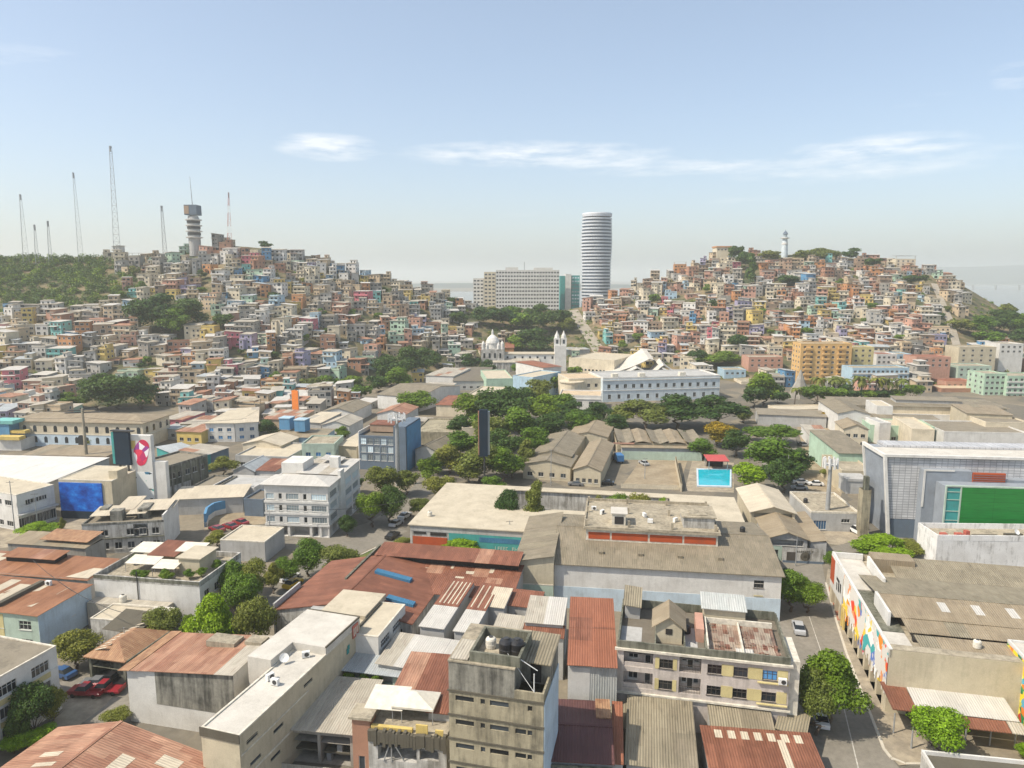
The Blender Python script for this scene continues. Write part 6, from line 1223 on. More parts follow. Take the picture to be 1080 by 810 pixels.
# --- long blue white palace
b = Bld('long_palace', 'long pale blue two storey palace with flat grey roof and a row of windows', 'palace', 12.0, fl=(636, 398.5), fr=(759.5, 395.5), d=24); b.wins('F', 14, 1, b.w - 1, (6.6,), 1.6, 2.0, 'plain'); b.wins('F', 12, 1, b.w - 1, (1.4,), 1.5, 2.2, 'plain'); b.walls(M['palace']); b.flat(M['mid'], .6, M['bright']); b.band(M['bright'], 10.4, .4, .3, 'F'); b.band(M['bright'], 5.4, .3, .2, 'F')
b.part('roof_block', M['plaster'], *[(b.w * k, b.w * k + 3, 4, 7, 11.4, 13.2) for k in (.1, .33)]); b.part('roof_kiosk', M['plaster'], (b.w * .68, b.w * .68 + 3, 4, 7, 11.4, 13.2)) 
b = Bld('palace_wing', 'cream rounded wing of the pale blue palace with white trim and a lower porch', 'palace wing', 11.5, fl=(600, 399.5), fr=(634, 398.5), d=20); b.wins('F', 4, .5, b.w - .5, (7.0,), 1.5, 1.8, 'plain'); b.walls(M['cream']); b.flat(M['tan'], .4, M['plaster']); m = MB(); m.lathe([(b.w * .34, 0), (b.w * .34, 9.6), (b.w * .37, 9.7), (b.w * .37, 10.2)], b.w * .12, 2, 20); m.build('round_bay', M['cream'], b.root)
b.part('upper_ledge', M['plaster'], (-1, b.w, -2.2, -.05, 5.2, 5.6))
b = Bld('palace_porch', 'lower white porch block with peach roof terrace and three dark windows', 'porch', 7.0, fl=(590, 416.5), fr=(634, 417.5), d=16); b.wins('F', 3, 2, b.w - 2, (1.6,), 2.0, 2.6, 'sill'); b.walls(M['bright']); b.flat(M['tan'], .5, M['bright']); b.band(M['bright'], 5.2, .3, .3, 'F')
# --- church
bs = P(508, 391, 0); Dc = bs.y; t = thing('church', 'white church with dome at one end and twin spired bell tower at the other', 'church', bs, 0); mpp = proj(bs + Vector((0, 0, 8)))[2] / FPX; X = lambda px: (px - 508) * mpp
zc_ = lambda py: z_at(540, py, Dc)
m = MB(); m.box(X(517), X(588), 1, 13, 0, zc_(374)); m.build('nave', M['bright'], t); m = MB(); m.box(X(516), X(589), .6, 13.4, zc_(374) + .01, zc_(374) + .5); m.build('nave_roof', M['creamroof'], t)
m = MB(); m.box(X(521), X(568), -6, .99, 0, zc_(381)); m.build('aisle', M['oldwhite'], t); m = MB(); m.sheet([(X(520), -6.5, zc_(381)), (X(569), -6.5, zc_(381)), (X(569), 1, zc_(380) + 1.2), (X(520), 1, zc_(380) + 1.2)], .2); m.build('aisle_roof', M['tin'], t)
for k in range(8): m = MB(); x = X(527.5 + 7.9 * k); m.box(x - .6, x + .6, .9, .99, zc_(378.6), zc_(376)); m.build('window', M['glass'], t)
for k in range(7): m = MB(); x = X(524 + 6.5 * k); m.box(x - .3, x + .3, -6.3, -6.01, 0, zc_(381.5)); m.build('buttress', M['bright'], t)
m = MB(); m.box(X(508), X(532), -3, 14, 0, zc_(368)); m.build('transept', M['oldwhite'], t); m = MB(); xc = X(519.5); r_ = X(528) - xc; zb = zc_(368); m.lathe([(r_ * .78, zb), (r_ * .78, zb + 3.4), (r_ * .86, zb + 3.5), (r_ * .80, zb + 5), (r_ * .6, zb + 7), (r_ * .3, zb + 8.4), (.8, zb + 9), (.7, zb + 11), (.1, zb + 12.6)], xc, 5, 20); m.build('dome', M['bright'], t)
for x, h in ((510, 3.5), (530, 3.5), (514, 2.4), (526, 2.4)): m = MB(); m.lathe([(1.1, zb), (1.1, zb + h), (.8, zb + h + .8), (.05, zb + h + 2)], X(x), -1.5, 8); m.build('turret', M['bright'], t)
for k in range(4): m = MB(); x = X(511 + 5.6 * k); m.box(x - .6, x + .6, -3.1, -3.01, zc_(377), zc_(372)); m.build('window', M['glass'], t)
m = MB(); m.box(X(585), X(597), -2, 6, 0, zc_(364)); m.build('bell_tower', M['bright'], t)
for x in (587.5, 594.5): m = MB(); zb2 = zc_(364); w_ = 1.9; m.box(X(x) - w_, X(x) + w_, -.5, 3.3, zb2, zb2 + 4.5); m.lathe([(1.7, zb2 + 4.51), (1.5, zb2 + 6), (.8, zb2 + 7.4), (.05, zb2 + 9.5)], X(x), 1.4, 8); m.build('spire', M['bright'], t); m = MB(); m.box(X(x) - .7, X(x) + .7, -.56, -.51, zb2 + 1, zb2 + 3.6); m.build('belfry_opening', M['glass'], t)
sm('small orange red building behind the church nave', 'house', 13.0, (533, 367), (542, 367), (534, 362), 'orange', 'redflat', 'mono', (2, 2))
sm('white chapel house with bright red roof at the foot of the bell tower', 'chapel', 7.5, (573, 388), (592, 386.5), (578, 380), 'bright', 'redflat', 'mono', (2, 1))
sm('long cream columned building right of the bell tower', 'building', 9.0, (600, 377), (648, 380), (602, 370), 'cream', 'creamroof', 'flat', (12, 1), kindw='slit')
sm('grey blue roofed hall above the cream columned building', 'hall', 9.0, (597, 369), (622, 368.5), (598, 362), 'mid', 'bluegrey', 'mono', (0, 0))
# --- white shell roof auditorium
bs = P(640, 397, 0); t = thing('auditorium', 'auditorium with three sweeping white shell roofs', 'auditorium', bs, 0); mpp = proj(bs)[2] / FPX
def shell(x0, x1, h, y0, y1, xp):
    m = MB(); n = 12
    for i in range(n):
        for j in range(4):
            q = []
            for (a, c) in ((i, j), (i + 1, j), (i + 1, j + 1), (i, j + 1)):
                u0 = a / n; v0 = c / 4; k = (u0 / xp if u0 < xp else (1 - u0) / (1 - xp)); z = 2 + h * (k ** 1.5) * (.75 + .35 * v0); q.append(Vector((x0 + (x1 - x0) * u0, y0 + (y1 - y0) * v0, z)))
            m.face(q); m.face([p - Vector((0, 0, .4)) for p in q])
    return m
X = lambda px: (px - 640) * mpp
shell(X(640), X(706), 13, 0, 26, .72).build('shell_roof', M['whiteroof'], t); shell(X(683), X(718), 8, -6, 8, .4).build('shell_roof', M['whiteroof'], t); shell(X(650), X(690), 5, -5, 4, .5).build('shell_roof', M['whiteroof'], t); m = MB(); m.box(X(648), X(708), 1, 22, 0, 2.6); m.build('wall', M['mid'], t)
# --- compound at the right
sm('long brown roofed school wing with dark clerestory slots, behind the grey shopping centre', 'school', 7.0, (884, 427), (1062, 431), (884, 420), 'cream', 'olivetile', 'mono', (14, 1), over=.6)
sm('white gabled end pavilion of the brown roofed school', 'school', 8.5, (884, 436), (918, 437), (884, 423), 'bright', 'olivetile', 'gable', (1, 1), rise=1.5)
b = sm('pale green school wing with four square dark windows', 'school', 6.5, (918, 448), (986, 450.5), (918, 441), 'mint', 'creamroof', 'flat', (4, 1))
sm('flat brown roofed block beside the pale green school wing', 'building', 6.0, (996, 455), (1085, 457), (986, 443), 'bright', 'asphaltroof', 'flat', (3, 1), ang=R(-6))
sm('block with small dark roof house and brown flat roof at the right edge', 'building', 7.5, (1040, 445), (1090, 447), (1030, 436), 'cream', 'asphaltroof', 'flat', (4, 1), ang=R(-6))
sm('low canteen with cream canopy roofs in the school yard', 'canteen', 4.5, (930, 436), (1015, 438), (930, 431), 'bright', 'creamroof', 'flat', (6, 1))
sm('brown tile roofed house with pale front wall left of the grey shopping centre', 'house', 8.5, (885, 478), (920, 479), (883, 456), 'mint', 'olivetile', 'mono', (2, 2))
sm('pale annex with orange door under the entrance bridge', 'annex', 6.5, (888, 496), (922, 497), (886, 480), 'beige', 'roofconc', 'flat', (2, 1))
for a in (('long dark clerestory monitor on the brown school roof', 'roof monitor', 8.6, (945, 421.5), (1015, 423.5), (946, 419), 'mid', 'asphaltroof', 'mono', (9, 1)), ('white stair house rising from the brown school roofs', 'stair house', 9.5, (925, 428), (942, 428.5), (926, 422), 'bright', 'creamroof', 'flat', (2, 1)), ('beige flat roofed gymnasium at the right edge of the school', 'gymnasium', 8.5, (1020, 436), (1068, 438), (1016, 428), 'beige', 'brownfib', 'mono', (5, 1)), ('narrow cream connecting wing of the brown school', 'school wing', 5.5, (925, 442), (992, 444), (926, 438), 'cream', 'olivetile', 'mono', (8, 1)), ('pale two storey block by the school fence', 'building', 7.0, (890, 452), (916, 453), (888, 445), 'cream', 'brownfib', 'gable', (3, 2)), ('long low white terrace behind the parking street trees', 'terrace', 4.0, (860, 466), (882, 467), (858, 450), 'bright', 'tin', 'mono', (2, 1))): small(*a)
# --- apartments at the foot of the right hill
def block(lab, cat, top, fl, fr, D, wall, floors, cols, roof='roofconc', base=None, d=14, wr=(0,), ang=None, name=None, band=None, ww=1.5, gl='glass', bal=None):
    a, c = PD(*fl, D), PD(*fr, D); zb = ground_z((a.x + c.x) / 2, D) - 1 if base is None else base
    zt = (a.z + c.z) / 2; h = zt - zb; A = Vector((a.x, D, 0)); ang = 0 if ang is None else ang; w_ = (c.x - a.x) / math.cos(ang)
    b = Bld.__new__(Bld); u = Vector((math.cos(ang), math.sin(ang), 0)); b.o = Vector((a.x, D, zb)); b.u = u; b.vv = Vector((-u.y, u.x, 0)); b.ang = ang; b.w = w_; b.d = d; b.h = h; b.base = zb
    b.root = thing(name or cat.replace(' ', '_'), lab, cat, b.o, ang); b.holes = {'F': [], 'R': [], 'L': [], 'K': []}; b.extra = MB(); sh = top
    for k in range(floors):
        z = h - .9 - sh * (k + 1) + sh * .38
        if z < .3: break
        b.wins('F', cols, .3, b.w - .3, (z,), ww, 1.3, 'plain', gl)
        if wr[0]: b.wins('R' if b.o.x < 0 else 'L', wr[0], .3, d - .3, (z,), 1.4, 1.3, 'plain', gl)
        if bal:
            for q in bal: m = MB(); m.box(b.w * q[0], b.w * q[1], -1.1, -.02, z - .75, z + .25); m.build('balcony', M[wall], b.root)
        if band: m = MB(); m.box(-.1, b.w + .1, -.35, -.01, z - .8, z - .15); m.build('floor_band', M[band], b.root)
    b.walls(M[wall]); b.flat(M[roof], .5, M[wall]); return b
b = block('tall yellow orange apartment block with rows of balconies at the foot of the right hill', 'apartment block', 2.9, (845, 361), (899, 363.5), 400, 'apricot', 7, 7, d=12, bal=((.08, .22), (.42, .56), (.72, .86)), wr=(3,))
block('olive yellow apartment block touching the tall yellow orange one', 'apartment block', 2.9, (899.6, 365), (922, 367), 404, 'paleyellow', 5, 3, d=12)
b = block('pale blue green four storey office with white horizontal bands behind palms', 'office', 2.9, (899.5, 386.5), (959, 389.5), 383, 'sky', 4, 12, band='bright', d=13)
block('white two storey house with red roof left of its twin above the banded office', 'house', 2.8, (925, 373), (946, 374), 420, 'bright', 2, 4, roof='redflat'); block('pale blue house beside the red roofed white house', 'house', 2.8, (946.5, 373), (962, 374), 422, 'sky', 2, 2)
block('salmon two storey house with broad orange roof by the stair street', 'house', 2.8, (967, 375), (1003, 378), 405, 'salmon', 2, 5, roof='redflat')
block('pale grey beige block with square windows right of the stair street', 'apartment block', 3.0, (1012, 366), (1051, 366), 425, 'beige', 3, 4); block('dark grey green lower block right of the stair street', 'apartment block', 3.0, (1011, 386), (1046, 386), 405, 'palegreen', 3, 5)
block('pale green apartment block at the right edge', 'apartment block', 2.8, (1039, 394), (1062, 394), 362, 'mint', 5, 4, d=14, wr=(3,)); block('pale blue green apartment block with open balconies at the right edge', 'apartment block', 2.8, (1063, 396), (1100, 397), 360, 'mint', 5, 6, d=14, band='bright')
block('low dark red market hall with flat roof', 'market hall', 3.0, (993, 409), (1038, 410), 372, 'brick', 2, 8, roof='tan', base=0); block('low salmon shop with pale roof behind the red market hall', 'shop', 3.0, (998, 402), (1030, 403), 385, 'salmon', 2, 5, roof='redflat')
block('white low houses with tin roof at the right edge hillside', 'house', 2.8, (1055, 362), (1080, 363), 430, 'bright', 2, 4)
block('white house with small windows facing the tree lined square', 'house', 3.0, (764, 390), (787, 390), 420, 'sky', 2, 4); block('pink walled low house left of the tall yellow orange block', 'house', 3.0, (790, 376), (826, 377), 430, 'salmon', 2, 5); block('cream house with flat roof behind the square trees', 'house', 3.0, (782, 402), (806, 403), 400, 'cream', 2, 3, base=0)
t = thing('monument', 'grey pointed rock like monument left of the tall yellow orange block', 'monument', P(843, 420, 0)); m = MB(); m.lathe([(5.5, 0), (4.6, 4), (2.6, 8), (1.5, 11), (.2, 14.5)], n=7, sq=.7); m.build('rock', M['concrete'], t)
# --- hospital slab and neighbours, far behind the saddle
b = block('large white hospital slab with ten rows of windows', 'hospital', 4.2, (523, 285), (590, 284.5), 800, 'bright', 0, 0, base=8, d=22)
def strips(b, n, sh, f='F', mt='glass'):
    for k in range(n):
        z = b.h - 1.2 - sh * (k + 1) + sh * .4; m = MB()
        cols = max(3, int(b.w / 3.2)) if f == 'F' else max(2, int(b.d / 3.2)); L = b.w if f == 'F' else b.d
        for q in range(cols):
            x0 = L * (q + .18) / cols; x1 = L * (q + .82) / cols
            if f == 'F': m.box(x0, x1, -.08, -.01, z, z + sh * .42)
            else: m.box(-.08, -.01, x0, x1, z, z + sh * .42)
        m.build('window_row', M[mt], b.root)
strips(b, 11, 4.1); strips(b, 11, 4.1, 'L'); b.part('roof_block', M['bright'], (b.w * .15, b.w * .35, 5, 15, b.h, b.h + 3)); b.part('plant_room', M['bright'], (b.w * .6, b.w * .9, 5, 15, b.h, b.h + 2.6)); m = MB(); m.tube((b.w * .45, 8, b.h), (b.w * .45, 8, b.h + 9), .3); m.build('antenna', M['metal'], b.root)
b = block('cream slab attached to the left of the white hospital', 'hospital wing', 4.2, (510.5, 287), (522.5, 286.5), 802, 'cream', 0, 0, base=8, d=20); strips(b, 11, 4.1)
b = block('lower grey white block with dark window bands at the far left of the hospital', 'office', 4, (499, 293.5), (510, 293.5), 810, 'bright', 0, 0, base=8, d=20); strips(b, 9, 4.0)
b = block('narrow dark glass block between the hospital and the twisted tower', 'office', 4, (591, 291), (596, 291), 830, 'teal', 0, 0, base=8, d=18); b = block('narrow plain white slab between the two dark glass blocks', 'office', 4, (596.5, 289), (602.5, 289), 828, 'bright', 0, 0, base=8, d=18); b = block('dark teal glass block touching the foot of the twisted tower', 'office', 4, (603, 290.5), (611.5, 290.5), 832, 'teal', 0, 0, base=8, d=18); strips(b, 9, 4, mt='paleglass')
# --- the twisted tower
D_ = 820.0; p0 = PD(628.5, 300, D_); t = thing('twisted_tower', 'tall round white and dark banded tower twisting slightly as it rises', 'tower', (p0.x, D_, 12)); zt = z_at(628.5, 225, D_) - 12; n = 33; fh = zt / n; M['towerwhite'] = mat_plain('tower_white', (.56, .585, .62, 1), .5, var=.05); M['towerglass'] = mat_plain('tower_glass', (.055, .08, .12, 1), .3, var=.1)
def oval(k): a = math.pi * (k / n) * 1.15 + .9; q = 1 - .075 * math.exp(-((k - n * .5) / 5.0) ** 2); return a, 18.2 * q, 16.6 * q
for k in range(n):
    a, ra, rb = oval(k); m = MB(); N = 36; R1 = []
    for z in (k * fh, k * fh + fh * .47): R1.append([Vector((ra * math.cos(q) * math.cos(a) - rb * math.sin(q) * math.sin(a), ra * math.cos(q) * math.sin(a) + rb * math.sin(q) * math.cos(a), z)) for q in [2 * math.pi * i / N for i in range(N)]])
    if k < n - 1: m.hexa(R1[0], R1[1]); m.build('floor_band', M['towerwhite'], t)
    g_ = MB(); R2 = [[p * .955 for p in r] for r in R1]; z0 = k * fh + fh * .47 + .01; lo = [Vector((p.x, p.y, z0)) for p in R2[0]]; hi = [Vector((p.x, p.y, (k + 1) * fh - .01)) for p in R2[0]]
    if k < n - 2: g_.hexa(lo, hi); g_.build('glass_band', M['towerglass'], t)
m = MB(); m.lathe([(16.6, zt - fh * 1.1), (16.9, zt - 1.2), (16.5, zt), (14, zt - 2)], n=30); cr_ = m.build('crown', M['towerwhite'], t); cr_.rotation_euler = (0, 0, 0)
for k in range(0): q = 2 * math.pi * k / 22; m = MB(); m.box(16.2 * math.cos(q) - .4, 16.2 * math.cos(q) + .4, 16.2 * math.sin(q) - .4, 16.2 * math.sin(q) + .4, zt - fh * 2, zt + 1.0); m.build('crown_fin', M['towerwhite'], t)
# --- telecom tower, masts, lighthouse
rp = PD(206, 264, 553); zb = ground_z(rp.x, rp.y); t = thing('telecom_tower', 'round ribbed white telecom tower with dark square head and whip antenna', 'tower', (rp.x, rp.y, zb - 1)); Z = lambda py: z_at(206, py, 553) - zb + 1; m = MB(); m.lathe([(4.3, 0), (4.3, Z(231)), (3.6, Z(228))], n=18); m.build('shaft', M['mid'], t)
for py in (250, 243.5, 237.5, 231.5): m = MB(); m.lathe([(4.4, Z(py) - .9), (5.9, Z(py) - .7), (6.1, Z(py)), (4.4, Z(py) + .2)], n=20); m.build('ring_deck', M['bright'], t)
for py in (247, 240.5, 234.5): m = MB(); m.lathe([(4.35, Z(py) - .8), (4.75, Z(py) - .8), (4.75, Z(py) + 1.0), (4.35, Z(py) + 1.0)], n=16); m.build('equipment_ring', M['darkmetal'], t)
m = MB(); m.box(-4.7, 4.7, -4.5, 4.5, Z(227), Z(216.5)); m.build('head', M['slate'], t); m = MB(); m.box(-4.6, -1, -4.7, -4.55, Z(226), Z(217.5)); m.build('head_panel', M['brown'], t); m = MB(); m.tube((0, 0, Z(216)), (-.6, 0, Z(186)), .35, .1); m.build('antenna', M['metal'], t)
def mast(px0, py_top, px_top, lab, wb=2.6, wt=.7, D=None, red=False, leg=.11):
    rp = ridge_pt(px0); D = rp.y - 12 if D is None else D; p = PD(px0, 290, D); zb = ground_z(p.x, D) - 1; top = PD(px_top, py_top, D); hgt = top.z - zb; dx = top.x - p.x
    t = thing('lattice_mast', lab, 'mast', (p.x, D, zb)); n = max(8, int(hgt / 5)); seg = 6
    for s_ in range(seg):
        m = MB()
        for k in range(n * s_ // seg, n * (s_ + 1) // seg):
            R0 = []
            for q in (k, k + 1):
                w_ = wb + (wt - wb) * q / n; R0.append([Vector((dx * q / n + w_ * math.cos(a), w_ * math.sin(a), hgt * q / n)) for a in (.5, 2.6, 4.7)])
            for i in range(3):
                m.tube(R0[0][i], R0[1][i], leg, leg, 4, caps=False); j = (i + 1) % 3; m.tube(R0[0][i], R0[1][j], leg * .6, leg * .6, 3, caps=False); m.tube(R0[1][i], R0[1][j], leg * .6, leg * .6, 3, caps=False)
        m.build('mast_section', M['redmetal' if s_ % 2 else 'whitemetal'] if red else M['metal'], t)
    m = MB(); m.box(dx - .4, dx + .4, -.4, .4, hgt - 4, hgt); m.build('antenna', M['metal'], t); return t
mast(28, 205, 21, 'thin pale lattice mast, leftmost on the wooded hill', leg=.09); mast(40, 237, 36, 'short lattice mast between the two thin ones on the wooded hill', 1.6, .6, leg=.11); mast(54, 233, 50, 'short dark lattice mast, second short one on the wooded hill', 1.6, .6, leg=.13); mast(86, 182, 77, 'tall very thin pale lattice mast above the wooded hill', 2.4, .6, leg=.09)
mast(124, 154, 116, 'tallest lattice mast, left of the telecom tower', 3.2, 1.0, leg=.16); mast(175, 217, 170, 'medium dark lattice mast just left of the telecom tower', 2.0, .8, leg=.18); mast(243, 203, 241, 'slim red and white lattice mast right of the telecom tower', 2.4, .4, red=True, leg=.11)
rp = PD(827.5, 262, 672); zb = ground_z(rp.x, rp.y); t = thing('lighthouse', 'small pale blue and white lighthouse crowning the right hill', 'lighthouse', (rp.x, rp.y, zb - 1)); Z = lambda py: z_at(827, py, 672) - zb + 1
m = MB(); m.lathe([(3.2, 0), (2.8, Z(262)), (2.1, Z(252))], n=12); m.build('shaft', M['palace'], t); m = MB(); m.lathe([(2.3, Z(258)), (2.9, Z(258)), (2.75, Z(256)), (2.2, Z(256))], n=12); m.build('stripe', M['bright'], t); m = MB(); m.lathe([(2.4, Z(252)), (3.9, Z(251.4)), (3.9, Z(250.6)), (2.0, Z(250.5))], n=12); m.build('gallery', M['bright'], t); m = MB(); m.lathe([(1.8, Z(250.4)), (1.8, Z(247))], n=10); m.build('lantern', M['paleglass'], t); m = MB(); m.lathe([(2.6, Z(247)), (1.6, Z(245)), (.3, Z(243.4)), (.1, Z(242))], n=10); m.build('cap', M['slate'], t)
# --- poles
def pole(px, py_base, py_top, lab, r=.18, arms=(), base=None, name='utility_pole', cat='utility pole', mat='metal', lod=6):
    p = P(px, py_base, 0) if base is None else base; h = z_at(px, py_top, p.y); t = thing(name, lab, cat, p); m = MB(); m.tube((0, 0, 0), (0, 0, h), r, r * .6, 10); m.build('shaft', M[mat], t)
    for (z, l, a) in arms: m = MB(); zz = h * z; m.tube((-l * math.cos(a), -l * math.sin(a), zz), (l * math.cos(a), l * math.sin(a), zz), r * .35); m.build('crossarm', M['darkmetal'], t)
    return t, h
def crown_antennas(t, h, r, n=9):
    m = MB()
    for k in range(n): a = 6.28 * k / n; m.box(r * math.cos(a) - .18, r * math.cos(a) + .18, r * math.sin(a) - .18, r * math.sin(a) + .18, h - 2.2, h + .2); m.tube((0, 0, h - 1.2), (r * math.cos(a), r * math.sin(a), h - 1.2), .07)
    m.build('antenna', M['whitemetal'], t); m = MB(); m.lathe([(.4, h - 1.5), (r, h - 1.5), (r, h - 1.3), (.4, h - 1.3)], n=14); m.build('platform', M['metal'], t)
t, h = pole(420, 512, 437, 'tall pale steel monopole with antenna platform beside the glass office', .75, name='monopole', cat='monopole'); crown_antennas(t, h, 2.4)
t, h = pole(871.5, 556, 484, 'tall grey steel monopole with antennas beside the flat roofed shop', .62, name='monopole', cat='monopole'); crown_antennas(t, h, 1.6)
t, h = pole(92.5, 496, 431, 'tall concrete monopole with wire crossarms above the white roofed hall', .6, ((.98, 4, .3), (.94, 5, .2)), name='monopole', cat='monopole', mat='roofconc')
b = Bld('concrete_pylon', 'square olive concrete pylon with a small block on top beside the grey shopping centre', 'pylon', 11.5, fl=(910.5, 517), fr=(920.5, 518), d=2.4, ang=R(-4)); b.walls(M['olive']); b.part('top_block', M['mossy'], (b.w * .3, b.w * .8, .5, 1.8, 11.3, 14.5))
t, h = pole(511, 516, 432, 'tall dark billboard totem rising above the avenue trees', .3, name='totem', cat='billboard', mat='darkmetal'); m = MB(); m.box(-1.4, 1.0, -.6, .6, h * .42, h); m.build('panel', M['navy'], t); m = MB(); m.box(1.01, 1.6, -.5, .5, h * .44, h * .98); m.build('pale_edge', M['paleglass'], t); m = MB(); m.box(-1.7, -1.41, -.5, .5, h * .44, h * .98); m.build('red_edge', M['brick'], t)
for (x, y0, y1, l) in ((133.5, 696, 662, 'thin wooden utility pole in front of the tan car port'), (264, 688, 655, 'utility pole rising beside the olive tree of the left avenue'), (285.5, 572, 538, 'utility pole at the corner of the white hotel'), (537.5, 583, 549, 'thin lamp pole before the teal street wall'), (680, 505, 483, 'thin floodlight pole on the sports court'), (581, 512, 474, 'thin pole in front of the grey tiled warehouses'), (879, 740, 705, 'street light pole beside the shaded street'), (839, 597, 566, 'pole before the lettered street wall'), (830, 512, 480, 'pole beside the parking street trees'), (40, 558, 520, 'thin pole on the paved lot at the left edge'), (16, 562, 507, 'tall thin pole at the left edge lot'), (961, 790, 765, 'thin street light by the canopy corner')): pole(x, y0, y1, l, .13, ((.97, .8, .2),))
# --- vehicles
A_ = R(-14)
for (x, y, k, c, a, l) in ((66, 713, 'sedan', 'blue', 1.2, 'blue car parked beside the tan car port'), (112, 730, 'pickup', 'red', 1.5, 'bright red pickup truck in the paved lot'), (92, 733, 'pickup', 'red', 1.5, 'dark red pickup truck left of the brighter one in the lot'), (101, 724, 'sedan', 'grey', 1.5, 'grey car behind the two red pickups'), (119, 722, 'pickup', 'black', 1.5, 'black pickup truck behind the bright red one'), (306, 612, 'sedan', 'white', -.4, 'white car on the left avenue behind the trees'), (309, 618, 'sedan', 'yellow', -.4, 'yellow taxi on the left avenue'), (270, 590, 'van', 'grey', 1.3, 'grey van below the beige deck roof'), (427, 546, 'sedan', 'white', -.4, 'white car on the avenue beside the cream courtyard roofs'), (418, 554, 'sedan', 'silver', -.4, 'silver car at the avenue crossing'), (414, 567, 'sedan', 'black', -.35, 'black car at the avenue crossing'), (229, 560, 'sedan', 'red', 1.0, 'red car at the left in the blue walled lot'), (243, 557, 'sedan', 'red', 1.0, 'red car in the middle of the blue walled lot'), (254, 553, 'sedan', 'red', 1.0, 'red car at the back of the blue walled lot'), (865, 761, 'sedan', 'white', -.25, 'white car parked under the big street tree'), (842, 665, 'sedan', 'silver', -.25, 'silver car in the shade beside the mauve house'), (843, 516, 'sedan', 'silver', 1.4, 'silver car parked below the big crown beside the pale gable'), (844, 510, 'sedan', 'white', 1.4, 'white car parked behind the silver one beside the pale gable'), (860, 512, 'sedan', 'white', 1.4, 'white car parked in the sun on the parking street'), (669, 483, 'sedan', 'white', 1.3, 'white car beside the green sports wall'), (679, 490, 'sedan', 'silver', .3, 'silver car on the sports court'), (652, 487, 'truck', 'blue', .1, 'blue truck beside the grey tiled warehouses'), (622, 511, 'pickup', 'silver', 1.4, 'silver pickup before the grey tiled warehouses'), (640, 511, 'sedan', 'black', 1.4, 'black car before the grey tiled warehouses'), (607, 512, 'sedan', 'grey', 1.4, 'grey car before the cream warehouse front'), (918, 580, 'sedan', 'white', 1.3, 'white car behind the flat street tree'), (905, 563, 'van', 'white', .2, 'white van on the forecourt of the flat roofed shop'), (846, 470, 'sedan', 'grey', .1, 'grey car parked up the parking street'), (845, 458, 'sedan', 'silver', .1, 'silver car farther up the parking street'), (438, 597, 'van', 'white', 1.4, 'white van behind the red factory monitor'), (456, 600, 'sedan', 'silver', 1.4, 'silver car behind the red factory monitor'), (444, 536, 'sedan', 'red', -.5, 'red car on the tree lined avenue')): car(x, y, k, c, a, l)
# --- sagging overhead cables
for (a, c, za, zc2, l) in (((92.5, 496), (-30, 478), 17, 15, 'overhead cable running left from the concrete monopole'), ((92.5, 496), (262, 470), 17, 10, 'overhead cable running right from the concrete monopole'), ((285.5, 572), (427, 560), 8.5, 7.5, 'overhead cable crossing the avenue below the white hotel'), ((133.5, 696), (40, 640), 8, 9, 'overhead cable above the tan car port')):
    A, B_ = P(*a, 0) + Vector((0, 0, za)), P(*c, 0) + Vector((0, 0, zc2)); t = thing('overhead_cable', l, 'cable', A); m = MB(); pts = [(B_ - A) * (k / 12) - Vector((0, 0, 1.4 * 4 * (k / 12) * (1 - k / 12))) for k in range(13)]
    for p, q in zip(pts, pts[1:]): m.tube(p, q, .045, .045, 5, caps=False)
    m.build('wire', M['darkmetal'], t)
